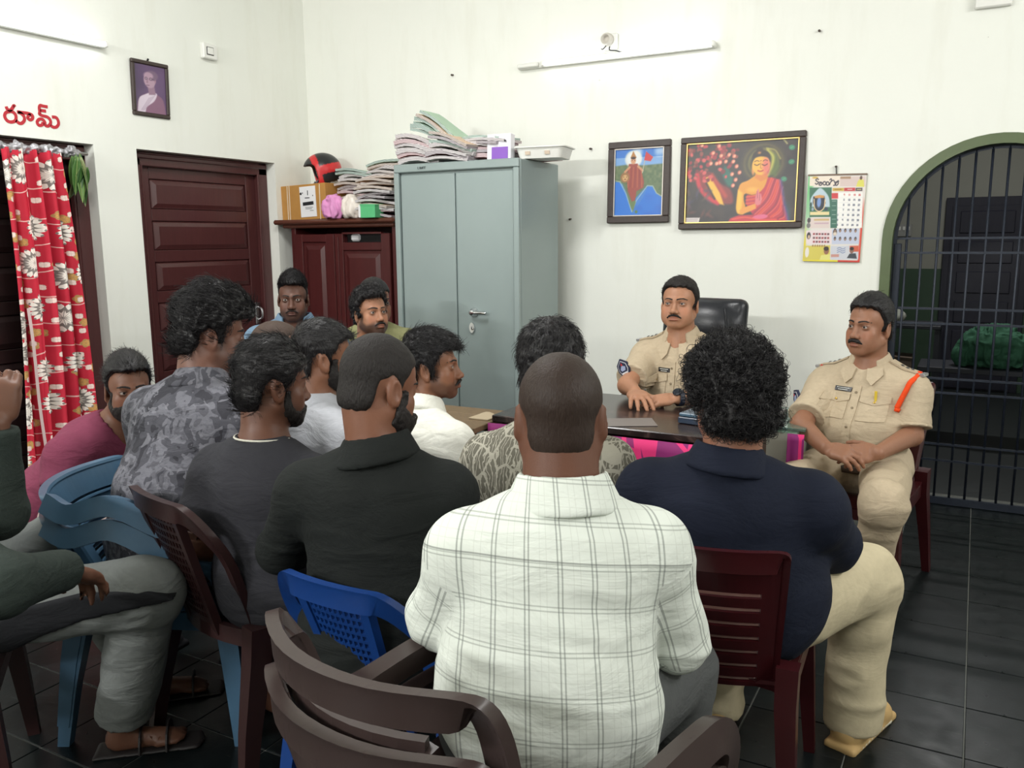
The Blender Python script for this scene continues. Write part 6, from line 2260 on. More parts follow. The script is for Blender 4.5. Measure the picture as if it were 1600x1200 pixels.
def portrait():
    C = Canvas(70, 100, c255(92, 70, 104))
    C.put(np.clip(C.noise(3, 4, 1) * .5 + .3, 0, 1) * .6, c255(128, 96, 138)); C.put(np.clip(.6 - C.X * 1.4, 0, 1) * .5, c255(60, 56, 72))
    sk, dk, wh = c255(176, 146, 164), c255(96, 66, 92), c255(214, 200, 214)
    C.poly(smooth_path([(.02, 1.0), (.10, .74), (.30, .62), (.52, .56), (.72, .60), (.90, .70), (.98, 1.0)]), c255(136, 98, 122), soft=2)
    C.poly(smooth_path([(.05, 1.0), (.12, .72), (.32, .62), (.50, .57), (.70, .58), (.60, .74), (.36, .88), (.30, 1.0)]), wh, soft=2)
    for k in range(4): C.line([(.62 - .06 * k, .62 + .02 * k), (.26 - .03 * k, .96)], .012, c255(168, 146, 168), op=.7)
    C.poly([(.40, .40), (.62, .40), (.66, .60), (.44, .62)], c255(150, 120, 140), soft=2)
    C.ell(.48, .31, .19, .165, sk, soft=2); C.ell(.56, .21, .20, .10, c255(120, 96, 120), soft=3); C.ell(.45, .22, .15, .07, sk, soft=3)
    C.ell(.66, .32, .03, .04, c255(160, 124, 142)); C.ell(.37, .285, .05, .032, dk); C.ell(.37, .285, .036, .022, c255(150, 130, 146))
    C.ell(.52, .285, .05, .032, dk); C.ell(.52, .285, .036, .022, c255(150, 130, 146)); C.line([(.57, .28), (.66, .30)], .010, dk)
    C.poly([(.42, .29), (.36, .37), (.43, .38)], c255(150, 118, 138)); C.line([(.37, .425), (.46, .42)], .012, dk)
    return C.a
def calendar():
    f = homog(((150, 186), (800, 162), (738, 1118), (88, 1108)))
    P = lambda pts: [f(*p) for p in pts]
    C = Canvas(124, 168, c255(226, 220, 214))
    # coloured border: green to yellow to red
    C.put(np.clip((.12 - C.X) * 20, 0, 1) * np.clip(1.3 - C.Y * 1.5, 0, 1), c255(120, 196, 130))
    C.put(np.clip((.06 - C.X) * 30, 0, 1) * np.clip((C.Y - .55) * 4, 0, 1), c255(226, 206, 60))
    C.put(np.clip((C.X - .95) * 40, 0, 1) * np.clip((C.Y - .25) * 4, 0, 1), c255(214, 66, 48))
    C.put((C.Y > .975) * (C.X < .62) * 1.0, c255(232, 216, 52)); C.put((C.Y > .975) * (C.X >= .62) * 1.0, c255(206, 60, 50))
    R = lambda x0, y0, x1, y1, c, op=1: C.poly(P([(x0, y0), (x1, y0 - (x1 - x0) * .03), (x1, y1 - (x1 - x0) * .02), (x0, y1)]), c255(*c), op=op)
    R(165, 200, 500, 300, (236, 222, 206)); R(500, 196, 785, 300, (216, 196, 190)); R(505, 195, 620, 220, (146, 108, 70), .7)
    C.poly(P([(680, 300), (700, 240), (720, 220), (765, 225), (772, 300)]), c255(222, 216, 96)); C.ell(*f(735, 205), .022, .022, c255(92, 66, 54))
    C.ell(*f(225, 212), .05, .012, c255(206, 170, 76))
    # the title, hand-drawn Telugu letters
    ink = c255(34, 26, 44)
    for st in ([(262, 232), (250, 222), (232, 236), (245, 250), (262, 262), (242, 282), (228, 272)], [(262, 262), (290, 258), (300, 280), (282, 292), (268, 280), (300, 262)],
               [(310, 268), (325, 252), (345, 262), (340, 284), (318, 284), (312, 268)], [(345, 270), (360, 254), (378, 262), (376, 284), (356, 288), (350, 272)],
               [(388, 232), (400, 222), (408, 236), (394, 262), (386, 284)], [(400, 250), (425, 236), (440, 252), (448, 284), (430, 290)], [(452, 256), (470, 250), (482, 268), (466, 288), (450, 280), (478, 240), (486, 250)]):
        C.line(P(smooth_path(st, 4)), .012, ink)
    R(420, 318, 545, 350, (206, 170, 70)); R(548, 314, 672, 348, (196, 48, 56)); R(676, 312, 752, 345, (70, 54, 66))
    R(440, 330, 520, 336, (120, 80, 30)); R(585, 326, 640, 332, (240, 220, 220)); R(690, 324, 740, 332, (220, 206, 140))
    # shrine picture
    R(165, 318, 410, 630, (52, 108, 82))
    C.poly(P(smooth_path([(165, 520), (180, 430), (230, 360), (280, 320), (330, 350), (380, 420), (392, 520)])), c255(186, 206, 216), soft=2)
    C.poly(P([(205, 410), (330, 402), (345, 480), (300, 560), (240, 560), (200, 480)]), c255(40, 46, 60)); C.ell(*f(270, 470), .035, .06, c255(120, 150, 206), soft=2)
    C.line(P(smooth_path([(215, 440), (222, 530), (270, 568), (325, 530), (338, 440)])), .012, c255(230, 196, 150)); C.poly(P([(215, 408), (275, 392), (330, 400), (325, 424), (225, 428)]), c255(210, 150, 80))
    R(170, 575, 385, 610, (232, 214, 160)); C.ell(*f(200, 545), .02, .02, c255(150, 160, 180)); C.ell(*f(350, 540), .03, .02, c255(50, 66, 84)); C.ell(*f(180, 500), .02, .03, c255(40, 70, 66))
    # month grid with its numerals
    R(470, 366, 755, 745, (244, 242, 238)); R(410, 372, 482, 430, (206, 60, 64)); R(400, 440, 474, 745, (58, 108, 92))
    for k in range(6): R(415, 455 + k * 48, 460, 460 + k * 48, (190, 210, 196), .8)
    DIG = {'0': [(0, 0), (1, 0), (1, 2), (0, 2), (0, 0)], '1': [(.5, 0), (.5, 2)], '2': [(0, 0), (1, 0), (1, 1), (0, 1), (0, 2), (1, 2)], '3': [(0, 0), (1, 0), (1, 1), (.2, 1), (1, 1), (1, 2), (0, 2)], '4': [(0, 0), (0, 1), (1, 1), (1, 0), (1, 2)],
           '5': [(1, 0), (0, 0), (0, 1), (1, 1), (1, 2), (0, 2)], '6': [(1, 0), (0, 0), (0, 2), (1, 2), (1, 1), (0, 1)], '7': [(0, 0), (1, 0), (.4, 2)], '8': [(0, 0), (1, 0), (1, 2), (0, 2), (0, 0), (0, 1), (1, 1)], '9': [(1, 1), (0, 1), (0, 0), (1, 0), (1, 2)]}
    for col in range(5):
        for row in range(7):
            d = col * 7 + row - 3
            if d < 1 or d > 31: continue
            x, y = 496 + col * 57 - row * 3, 378 + row * 54
            s = str(d)
            for i, ch in enumerate(s):
                C.line(P([(x + i * 12 - 6 * len(s) + p[0] * 8, y + p[1] * 8) for p in DIG[ch]]), .006, c255(60, 66, 92) if row else c255(190, 60, 60), op=.85)
    for k in range(6): C.line(P([(472, 420 + k * 54), (748, 410 + k * 54)]), .002, c255(196, 196, 206), op=.6)
    # lower panels of small portraits and notices
    R(140, 640, 390, 750, (222, 206, 200)); R(215, 650, 385, 668, (206, 176, 120)); R(220, 690, 380, 704, (190, 150, 170), .7); C.ell(*f(160, 665), .03, .03, c255(70, 66, 66)); C.ell(*f(155, 720), .035, .03, c255(120, 120, 118))
    R(130, 775, 415, 920, (232, 216, 218)); C.ell(*f(158, 830), .035, .04, c255(52, 46, 50)); C.ell(*f(160, 842), .018, .022, c255(214, 186, 160))
    for j in range(3):
        for k in range(6): R(205 + k * 32, 800 + j * 42, 228 + k * 32, 822 + j * 42, ((150, 54, 60), (92, 50, 60))[(k + j) % 2], .85)
    R(418, 755, 725, 920, (196, 202, 222))
    C.ell(*f(452, 790), .035, .04, c255(96, 80, 72)); C.ell(*f(452, 806), .03, .022, c255(220, 206, 190))
    for j in range(2):
        for k in range(5): 
            C.ell(*f(452 + k * 58, 768 + j * 90), .020, .022, c255(60, 54, 62)); C.ell(*f(452 + k * 58, 776 + j * 90), .013, .013, c255(170, 136, 112))
    R(100, 940, 400, 1095, (214, 200, 92)); C.poly(P([(280, 1095), (300, 1040), (395, 1030), (400, 1092)]), c255(226, 222, 130)); C.ell(*f(358, 990), .045, .045, c255(150, 104, 80)); C.ell(*f(356, 968), .045, .025, c255(50, 40, 38)); C.ell(*f(140, 1010), .035, .06, c255(232, 226, 220)); 
    for k in range(6): C.ell(*f(205 + k * 26, 938), .013, .013, c255(160, 120, 70))
    R(405, 940, 720, 1090, (206, 208, 216)); R(620, 935, 722, 1000, (206, 84, 52), .9); C.ell(*f(645, 985), .035, .035, c255(140, 100, 84)); C.ell(*f(645, 965), .035, .02, c255(40, 34, 36)); C.poly(P([(590, 1070), (620, 1020), (690, 1015), (705, 1075)]), c255(62, 66, 74))
    for k in range(3): C.line(P(smooth_path([(480, 965 + k * 22), (510, 955 + k * 22), (540, 970 + k * 22), (570, 958 + k * 22)])), .008, c255(90, 110, 160), op=.8)
    R(410, 1030, 500, 1060, (200, 90, 60), .5)
    return C.a

frame('goddess_picture', 'framed print of a goddess in red standing over a blue sea map', 'picture', (-1.879, YB, 1.843), .405, .497, (1, 0, 0), (0, -1, 0), .042, mother_india(), plain('silver_fillet', lin((176, 170, 162)), .4, .5), R_(-2), .026)
frame('buddha_picture', 'large framed painting of a seated Buddha with red petals', 'picture', (-1.252, YB, 1.820), .722, .540, (1, 0, 0), (0, -1, 0), .036, buddha(), GOLD, R_(-2), .030)
r = frame('portrait_picture', 'small dark framed portrait on the left wall above the panelled door', 'picture', (XL, 3.712, 2.424), .268, .325, (0, 1, 0), (1, 0, 0), .024, portrait(), None, R_(2.5), .022)
MB().tube([(0, .0, .162), (.012, 0, .178)], .006, 6).build('hanger', BLACK_PL, r)

r = thing('wall_calendar', 'colourful wall calendar with a month grid beside the large painting', 'calendar', (-.722, YB, 1.60))
cw, ch = .305, .478
rm = Matrix.Rotation(R_(1.2), 3, 'Y') 
b = MB(); b.box(Vector((0, -.010, 0)), (cw, .010, ch), rm, bev=.001); b.build('page_block', plain('calendar_paper', lin((226, 214, 190)), .6), r)
u = rm @ Vector((1, 0, 0)); w_ = rm @ Vector((0, 0, 1))
paint_obj('calendar_print', calendar(), Vector((0, -.0158, 0)) - u * cw / 2 - w_ * ch / 2, u * cw, w_ * ch, PRINT, r)
MB().box(w_ * (ch / 2) + Vector((0, -.010, 0)), (cw + .006, .016, .010), rm, bev=.002).build('top_strip', plain('tin_strip', lin((112, 96, 84)), .4, .6), r)
MB().tube([(0, -.012, ch / 2), (-.004, -.008, ch / 2 + .045)], .0035, 6).build('hanging_loop', BLACK_PL, r)
MB().tube([(-.004, .005, ch / 2 + .046), (-.004, -.02, ch / 2 + .044)], .006, 6).build('nail', plain('rusty_nail', lin((70, 58, 50)), .6), r)
# ------------------------------------------------------------------ clothes
def pat_plaid(t, co):
    s = t.n('ShaderNodeSeparateXYZ'); t.l(co, s.inputs[0])
    base = t.mix(t.noise(co, 6, 3), lin((214, 220, 212)), lin((223, 228, 219)))
    def lines(sock, period, off, w, gap):
        fr = t.math('FRACT', t.math('MULTIPLY_ADD', sock, 1 / period, off))
        a = t.math('LESS_THAN', t.math('ABSOLUTE', t.math('SUBTRACT', fr, .5 - gap)), w)
        b = t.math('LESS_THAN', t.math('ABSOLUTE', t.math('SUBTRACT', fr, .5 + gap)), w)
        return t.math('MAXIMUM', a, b)
    v = lines(s.outputs[0], .066, .18, .024, .062)
    h = lines(s.outputs[1], .074, .30, .018, .050)
    fine = t.math('MAXIMUM', lines(s.outputs[0], .066, .68, .012, .10), lines(s.outputs[1], .074, .80, .010, .11))
    c = t.mix(t.math('MULTIPLY', fine, .16), base, lin((140, 142, 128)))
    c = t.mix(t.math('MULTIPLY', h, .42), c, lin((112, 118, 112)))
    c = t.mix(t.math('MULTIPLY', v, .54), c, lin((100, 106, 102)))
    seam = t.math('LESS_THAN', t.math('ABSOLUTE', t.math('SUBTRACT', s.outputs[1], .318)), .0016)
    c = t.mix(t.math('MULTIPLY', t.math('MULTIPLY', seam, t.math('LESS_THAN', t.math('ABSOLUTE', s.outputs[0]), .3)), .6), c, lin((96, 100, 96)))
    return c
def pat_camo(t, co):
    ob = t.coord()
    n = t.noise(t.mapv(ob, (1, 1, .85)), 16, 2, .5, dist=.5)
    c = t.ramp(n, [(.30, lin((58, 58, 64))), (.42, lin((80, 80, 87))), (.52, lin((112, 112, 120))), (.62, lin((92, 92, 99))), (.70, lin((66, 66, 73)))], 'CONSTANT')
    n2 = t.noise(ob, 42, 4, .65)
    c = t.mix(t.ramp(n2, [(.52, 0.0), (.60, .40)]), c, lin((64, 64, 71)))
    c = t.mix(t.ramp(t.noise(ob, 24, 2, .5, dist=.8), [(.60, 0.0), (.62, .55)], 'CONSTANT'), c, lin((134, 134, 142)))
    return c
def pat_leaf(t, co):
    ob = t.coord()
    base = t.mix(t.noise(ob, 8, 3), lin((122, 118, 106)), lin((100, 98, 88)))
    w = t.n('ShaderNodeTexWave', wave_type='BANDS'); w.inputs['Scale'].default_value = 26; w.inputs['Distortion'].default_value = 12; w.inputs['Detail'].default_value = 2; w.inputs['Detail Scale'].default_value = 1.4
    t.l(t.mapv(ob, (1, 1, .6)), w.inputs['Vector'])
    vo = t.n('ShaderNodeTexVoronoi', feature='DISTANCE_TO_EDGE'); vo.inputs['Scale'].default_value = 24
    t.l(t.mapv(ob, (1, 1, .42), (.3, .4, .5)), vo.inputs['Vector'])
    e = t.math('LESS_THAN', vo.outputs['Distance'], .05)
    l = t.math('MAXIMUM', t.ramp(w.outputs['Fac'], [(.80, 0.0), (.93, 1.0)]), e)
    return t.mix(t.math('MULTIPLY', l, .62), base, lin((204, 200, 184)))
def pat_denim(t, co):
    ob = t.coord()
    return t.mix(t.noise(ob, 9, 5, .65), lin((80, 106, 130)), lin((124, 148, 168)))
def pat_stripe(t, co):
    s = t.n('ShaderNodeSeparateXYZ'); t.l(co, s.inputs[0])
    fr = t.math('FRACT', t.math('MULTIPLY', s.outputs[1], 28))
    m = t.math('GREATER_THAN', fr, .55)
    return t.mix(m, lin((96, 38, 56)), lin((206, 186, 180)))
KHAKI = fabric('khaki_uniform', lin((186, 170, 145)), fold=.45, weave=.1, fscale=9)
PLAID = fabric('checked_cotton', lin((226, 228, 220)), fold=.55, weave=.08, pattern=pat_plaid, fscale=6)
NAVY = fabric('navy_jersey', lin((24, 29, 44)), fold=.45, fscale=6)
BLACKF = fabric('black_cotton', lin((30, 33, 32)), fold=.6, weave=.3, fscale=8)
DGREY = fabric('dark_grey_jersey', lin((52, 52, 57)), fold=.5, fscale=7)
CAMO = fabric('grey_camouflage_cotton', lin((90, 92, 104)), fold=.7, pattern=pat_camo, fscale=8)
LEAF = fabric('leaf_print_cotton', lin((110, 106, 96)), fold=.4, pattern=pat_leaf)
MAROONF = fabric('maroon_jersey', lin((122, 58, 80)), fold=.5)
GREYW = fabric('pale_grey_cotton', lin((176, 178, 184)), fold=.6, fscale=9)
DENIM = fabric('faded_denim', lin((110, 140, 165)), fold=.5, pattern=pat_denim)
TAUPE = fabric('taupe_cotton', lin((86, 82, 80)), fold=.5)
OLIVEF = fabric('olive_jersey', lin((134, 134, 96)), fold=.4)
WHITEF = fabric('white_cotton', lin((226, 226, 216)), fold=.6, fscale=9)
HOOD = fabric('dark_green_fleece', lin((46, 54, 50)), fold=.7, weave=.4)
TRACK = fabric('grey_track_cloth', lin((118, 122, 120)), fold=.6)
CHINO = fabric('beige_chino', lin((196, 184, 154)), fold=.35, fscale=5)
GREYT = fabric('dark_grey_trousers', lin((84, 86, 86)), fold=.5)
JEANS = fabric('dark_jeans', lin((36, 42, 56)), fold=.6)
BLKT = fabric('black_trousers', lin((30, 31, 34)), fold=.5)
STRIPED = fabric('striped_lungi', lin((140, 90, 95)), fold=.5, pattern=pat_stripe)

def HD(px, py, d, hair=.012):
    p = atD(px, py, d)
    return np.array([p.x, p.y, p.z - .118 - hair])
def A3(v): return np.array([v.x, v.y, v.z])
def W3(px, py, d): return A3(atD(px, py, d))
DARK, MID, BROWN_S, FAIR = (104, 68, 52), (126, 84, 64), (142, 98, 74), (176, 128, 100)
H_CROP = dict(line='normal', top=.006, side=.003, back=.003, mat=HAIR_SHORT, frise=.002)
H_SHAVE = dict(line='normal', top=.0025, side=.0018, back=.0018, mat=HAIR_STUBBLE, frise=.001)

# ------------------------------------------------------------------ the officers
b = Body(HD(1063, 433, 4.02, .010), 176, 182, pitch=6, roll=0, lean=6, fat=1.06, sh=.176, belly=.02, hip=.53, hs=.97, face=1.12, hw=1.10, neckw=1.06,
         arms={-1: dict(e=W3(1098, 622, 3.80), w=A3(atZ(1058, 622, .800)), d=(-.86, -.48, -.12), n=(.1, -.3, 1), curl=.30, spread=.14),
               1: dict(e=W3(980, 602, 3.97), w=A3(atZ(992, 612, .815)), d=(.52, -.84, -.10), n=(.05, -.12, 1), curl=(.30, .22, .26, .34), spread=.24, thumb=.9, s=1.15)})
o1, o1b, o1s = person('person in khaki police shirt with black watch seated behind the desk, hands laid on it', b, FAIR, dict(line='high', top=.022, side=.010, back=.010, mat=HAIR_SHORT, n=1500, length=.02, lift=.08, comb='side', r=.0008), dict(mat=KHAKI, sleeve=.80, tuck=True, vneck=.10, collar=dict(neck_r=.066, hgt=.036)), dict(mat=KHAKI, tucked=True), moust=.85, hands=(-1, 1), fine=.0028, seed=3, gaze=(.10, .02), shoes=plain('brown_leather', lin((70, 44, 30)), .4))
B_O1 = b
b = Body(HD(1362, 461, 3.52, .014), 166, 152, pitch=4, lean=-2, fat=1.12, sh=.174, belly=.045, hip=.53, hs=1.0, face=1.06,
         arms={1: dict(e=W3(1252, 664, 3.55), w=W3(1290, 700, 3.36), d=(.86, -.32, -.10), n=(.2, -.55, .8), curl=.50, spread=.10),
               -1: dict(e=W3(1424, 680, 3.46), w=W3(1372, 708, 3.28), d=(-.93, -.05, -.12), n=(.05, -.75, .65), curl=(.45, .40, .42, .5), spread=.16)},
         legs={-1: dict(k=(-.235, 3.30, .53), a=(-.30, 3.46, .09), t=(.05, -1, 0)), 1: dict(k=(-.60, 3.36, .53), a=(-.58, 3.40, .09), t=(-.1, -1, 0))})
o2, o2b, o2s = person('person in khaki police uniform with an orange shoulder cord, hands clasped, by the gate', b, (152, 108, 84), dict(line='high', top=.030, side=.010, back=.010, front=.012, n=1800, length=.028, lift=.12, comb='back', r=.0008), dict(mat=KHAKI, sleeve=.84, tuck=True, vneck=.07, amp=.009, scale=1.2, collar=dict(neck_r=.066, hgt=.036)), dict(mat=KHAKI, amp=.010, tucked=True), moust=1.3, hands=(-1, 1), fine=.0028, seed=6, gaze=(.05, 0), shoes=plain('brown_leather', lin((70, 44, 30)), .4))
B_O2 = b

# uniform fittings: laid on the cloth by casting onto the shirt
def on_shirt(so, p, d):
    """first hit on the shirt from p along d -> point, normal (room coordinates)"""
    bpy.context.view_layer.update()
    inv = so.matrix_world.inverted()
    ok, loc, nrm, _ = so.ray_cast(inv @ Vector(p), (inv.to_3x3() @ Vector(d)).normalized())
    return (so.matrix_world @ loc, (so.matrix_world.to_3x3() @ nrm).normalized()) if ok else (None, None)
def chest_pt(B, so, x, z):
    p = B.tp(x, .6, z)
    return on_shirt(so, p, -B.TF)
def patch(B, so, name, mat, root, x0, x1, z0, z1, th=.004, nu=8, nv=6, shape=None, off=.0005):
    """a thin piece of cloth or badge that follows the chest"""
    b_ = MB(); grid = {}
    for i in range(nu + 1):
        for j in range(nv + 1):
            u, v = i / nu, j / nv
            x, z = x0 + (x1 - x0) * u, z0 + (z1 - z0) * v
            if shape: x, z = shape(u, v, x, z)
            P, Nn = chest_pt(B, so, x, z)
            if P is None: return None
            grid[i, j] = P + Nn * (off + th / 2)
    b_.sheet(lambda u, v: grid[round(u * nu), round(v * nv)], nu, nv, th)
    o = b_.build(name, mat); par(o, root); return o
TAB = plain('name_tab_black', lin((22, 22, 24)), .35)
TABW = plain('tab_white', lin((220, 220, 214)), .5)
BRASS = plain('brass', lin((196, 164, 84)), .3, .9)
ORANGE = fabric('orange_cord', lin((232, 78, 34)), fold=.2, weave=.6)
RED_T = plain('red_enamel', lin((190, 46, 40)), .4)
BADGE_B = plain('badge_navy', lin((28, 34, 62)), .6)
BADGE_W = plain('badge_white', lin((206, 206, 210)), .6)
def pocket_shape(x0, x1, z0, z1):
    return lambda u, v, x, z: (x, z - (.014 * (1 - abs(2 * u - 1)) * (1 - v)))
def uniform(B, root, so, dz, cord=False, stars=3, bd=(.75, .66, .40), tx=(.022, .096)):
    for s in (-1, 1):
        x0, x1 = (s * .075 - .052, s * .075 + .052)
        patch(B, so, 'pocket', KHAKI, root, x0 + .003, x1 - .003, .18 + dz, .285 + dz, .003)
        patch(B, so, 'pocket_flap', KHAKI, root, x0 - .002, x1 + .002, .262 + dz, .292 + dz, .006, 10, 4, pocket_shape(x0, x1, .25, .29))
        P, Nn = chest_pt(B, so, s * .075, .262 + dz)
        if P is not None:
            o = MB().lathe([(.005, 0), (.005, .003), (.002, .004)], P + Nn * .008, 10, Nn).build('button', BRASS); par(o, root)
    patch(B, so, 'button_placket', KHAKI, root, -.016, .016, .02, .40, .0035, 4, 16)
    for z in (.06, .14, .22, .30, .37):
        P, Nn = chest_pt(B, so, 0, z)
        if P is not None:
            o = MB().lathe([(.0055, 0), (.0055, .002), (.002, .003)], P + Nn * .004, 10, Nn).build('button', plain('khaki_button', lin((120, 104, 78)), .4)); par(o, root)
    # name tab on the right breast (its lettering is too small to read in the photograph)
    o = patch(B, so, 'name_tab', TAB, root, tx[0], tx[1], .300 + dz, .320 + dz, .004)
    for zz, xa, xb in ((.3135, tx[0] + .010, tx[1] - .008), (.305, tx[0] + .016, tx[1] - .014)):
        patch(B, so, 'tab_lettering', TABW, root, xa, xb, zz + dz - .0012, zz + dz + .0012, .001, 6, 1, None, .0046)
    # collar points
    for s in (-1, 1):
        pts = []
        cc = []
        for (x, z) in ((.022, .475), (.075, .480), (.085, .452), (.052, .405), (.030, .430)):
            P, Nn = chest_pt(B, so, s * x, z)
            if P is None: break
            cc.append((P, Nn))
        if len(cc) == 5:
            b_ = MB()
            up_ = [p + n_ * .012 for p, n_ in cc]; dn = [p + n_ * .003 for p, n_ in cc]
            b_.add(up_ + dn, [(0, 1, 2, 3, 4)[::s], (9, 8, 7, 6, 5)[::s]] + [(i, (i + 1) % 5, 5 + (i + 1) % 5, 5 + i)[::-s] for i in range(5)])
            o = b_.build('collar_point', KHAKI); par(o, root)
    # shoulder straps with stars
    for s in (-1, 1):
        a = B.N + B.X * (s * .085) + B.T * .2; e = B.S[s] + B.X * (s * .035) + B.T * .2
        pl = []
        for k in range(7):
            p = a + (e - a) * (k / 6)
            row = []
            for f in (-.024, .024):
                P, Nn = on_shirt(so, p + B.TF * f, -B.T)
                if P is None: P, Nn = Vector(p + B.TF * f - B.T * .18), Vector(B.T)
                row.append(P + Nn * .006)
            pl.append(row)
        b_ = MB(); b_.sheet(lambda u, v: pl[round(u * 6)][round(v)], 6, 1, .007)
        o = b_.build('shoulder_strap', KHAKI); par(o, root)
        for k in range(stars):
            p = (pl[2 + k][0] + pl[2 + k][1]) / 2
            nn = (pl[3][0] - pl[2][0]).cross(pl[2][1] - pl[2][0]).normalized()
            if nn.z < 0: nn = -nn
            c = p + nn * .006
            t1 = nn.orthogonal().normalized(); t2 = nn.cross(t1)
            ring_ = [c + (t1 * math.cos(q * math.pi / 5) + t2 * math.sin(q * math.pi / 5)) * (.011 if q % 2 == 0 else .005) for q in range(10)]
            b_ = MB(); b_.add(ring_ + [c + nn * .004], [(i, (i + 1) % 10, 10) for i in range(10)])
            o2_ = b_.build('star', plain('dull_steel_star', lin((92, 92, 96)), .35, .8)); par(o2_, root)
        p0 = (pl[6][0] + pl[6][1]) / 2
        b_ = MB(); b_.box(p0 + Vector(B.X) * (s * .004), (.02, .056, .014), Euler((0, 0, B.az)).to_matrix(), bev=.003)
        o = b_.build('strap_title', STEEL); par(o, root)
        if cord:
            b_ = MB(); b_.box(p0 - Vector(B.X) * (s * .014) + Vector((0, 0, .004)), (.012, .052, .012), Euler((0, 0, B.az)).to_matrix(), bev=.002)
            o = b_.build('red_strap_bar', RED_T); par(o, root)
    # sleeve badge on the right arm
    q = 1
    ab = nz(B.elb[q] - B.S[q]); mid = B.S[q] + (B.elb[q] - B.S[q]) * bd[2]
    outd = nz(B.X * bd[0] + B.F * bd[1])
    P, Nn = on_shirt(so, mid + outd * .3, -outd)
    if P is not None:
        nn = Vector(outd); upv_ = Vector(-ab); upv_ = (upv_ - nn * upv_.dot(nn)).normalized(); sx = upv_.cross(nn)
        P = P + nn * .002
        sh_ = [(-.030, .022), (0, .048), (.030, .022), (.032, -.010), (.018, -.040), (-.018, -.040), (-.032, -.010)]
        o = MB().prism([(x, y) for x, y in sh_], P - nn * .006, sx, upv_, .010).build('sleeve_badge', BADGE_B); par(o, root)
        o = MB().prism([(x * .78, y * .80) for x, y in sh_], P + nn * .0035, sx, upv_, .002).build('badge_border', BADGE_W); par(o, root)
        o = MB().prism([(x * .70, y * .73) for x, y in sh_], P + nn * .005, sx, upv_, .002).build('badge_field', BADGE_B); par(o, root)
        o = MB().prism([(-.014, -.002), (-.004, .012), (.004, .012), (.016, .004), (.010, -.012), (-.010, -.012)], P + nn * .0065, sx, upv_, .002).build('badge_emblem', plain('badge_grey', lin((150, 160, 190)), .6)); par(o, root)
        o = MB().prism([(-.005, .014), (0, .028), (.005, .014)], P + nn * .0065, sx, upv_, .002).build('badge_flame', RED_T); par(o, root)
        o = MB().prism([(-.014, -.030), (.014, -.030), (.017, -.020), (-.017, -.020)], P + nn * .0065, sx, upv_, .002).build('badge_scroll', BADGE_W); par(o, root)
    # sleeve cuffs
    for q in (-1, 1):
        a = B.S[q]; e = B.elb[q]; fr = .80 if not cord else .84
        d = nz(e - a); p = a + (e - a) * (fr - .10)
        f_ = (.7 + .3 * B.fat)
        S = SDF(); ccone(S, p, a + (e - a) * (fr + .004), .054 * f_ + .019, .054 * f_ + .0235, 0); S.plane_cut(p + d * .004, -d, .002)
        V, Q = S.mesh(.006); par(mesh_obj('sleeve_cuff', V, Q, KHAKI), root)
uniform(B_O1, o1, o1s, .05, bd=(.12, 1.0, .36), tx=(.008, .070))
uniform(B_O2, o2, o2s, .07, cord=True)
# officer behind the desk: watch, pen clip and red ribbon bar
def band(p, d, r0, w, name, mat, root):
    S = SDF(); d = nz(d); p = np.asarray(p)
    ccone(S, p - d * w / 2, p + d * w / 2, r0, r0, 0); S.plane_cut(p - d * w / 2, -d, .001)
    S.cone(p - d * .1, p + d * .1, r0 - .005, None, .001, 's')
    V, Q = S.mesh(.004); o = mesh_obj(name, V, Q, mat); par(o, root); return o
B = B_O1
d = B.wri[-1] - B.elb[-1]; wp = B.wri[-1] - nz(d) * .012
band(wp, d, .037, .026, 'watch_strap', plain('watch_strap_navy', lin((26, 32, 48)), .5), o1)
nn = Vector(nz(np.array([-.1, -.55, .8])))
o = MB().lathe([(.021, 0), (.022, .006), (.018, .010), (.004, .0105)], Vector(wp) + nn * .034, 20, nn).build('watch_face', plain('watch_black', lin((28, 34, 44)), .2), smooth=False); par(o, o1)
P, Nn = chest_pt(B, o1s, -.058, .34)
o = MB().tube([P + Nn * .010 + Vector((0, 0, -.025)), P + Nn * .010 + Vector((0, 0, .022))], .005, 8).build('pen', BLACK_PL); par(o, o1)
patch(B, o1s, 'ribbon_bar', RED_T, o1, -.112, -.072, .348, .358, .004)
for q, zz in ((-1, .303), (1, .303)):
    pass
for i in range(1):                                           # thin gold ring
    hd = B.hand[1]; Bh = basis(hd['d'], hd['n']); f_ = Fr(B.wri[1], Bh)
    p = f_.p(-.010, .112, -.006)
    band(p, Bh[:, 1], .0115, .006, 'finger_ring', BRASS, o1)
# officer by the gate: pen, orange cord, belt
B = B_O2
P, Nn = chest_pt(B, o2s, -.075, .36)
o = MB().tube([P + Nn * .010 + Vector((0, 0, -.030)), P + Nn * .010 + Vector((0, 0, .022))], .0055, 8).build('pen', plain('yellow_pen', lin((214, 186, 60)), .4)); par(o, o2)
pts = []
a = B.S[-1] - B.X * .012 + B.T * .045
st = B.S[-1] + B.TF * .3
for k, (x, z) in enumerate(((-.188, .43), (-.181, .40), (-.172, .37), (-.163, .34), (-.155, .315))):
    P, Nn = chest_pt(B, o2s, x, z)
    if P is not None: pts.append(P + Nn * .008)
if len(pts) > 2:
    tip = [c_ for c_ in o2.children if c_.name.startswith('red_strap_bar')][0]
    tv = sum((v.co for v in tip.data.vertices), Vector()) / len(tip.data.vertices)
    pts = [tv + Vector((0, 0, .002)), tv + Vector(B.TF) * .030 - Vector((0, 0, .012))] + pts
    o = MB().tube(smooth_path([tuple(p) for p in pts], 4), .0105, 10).build('shoulder_cord', ORANGE, smooth=True); par(o, o2)
    o = MB().tube([pts[-1] + Vector((.004, 0, .0)), pts[-1] + Vector((0, 0, -.014))], [.012, .011], 10).build('cord_end', ORANGE, smooth=True); par(o, o2)
V, Q = None, None
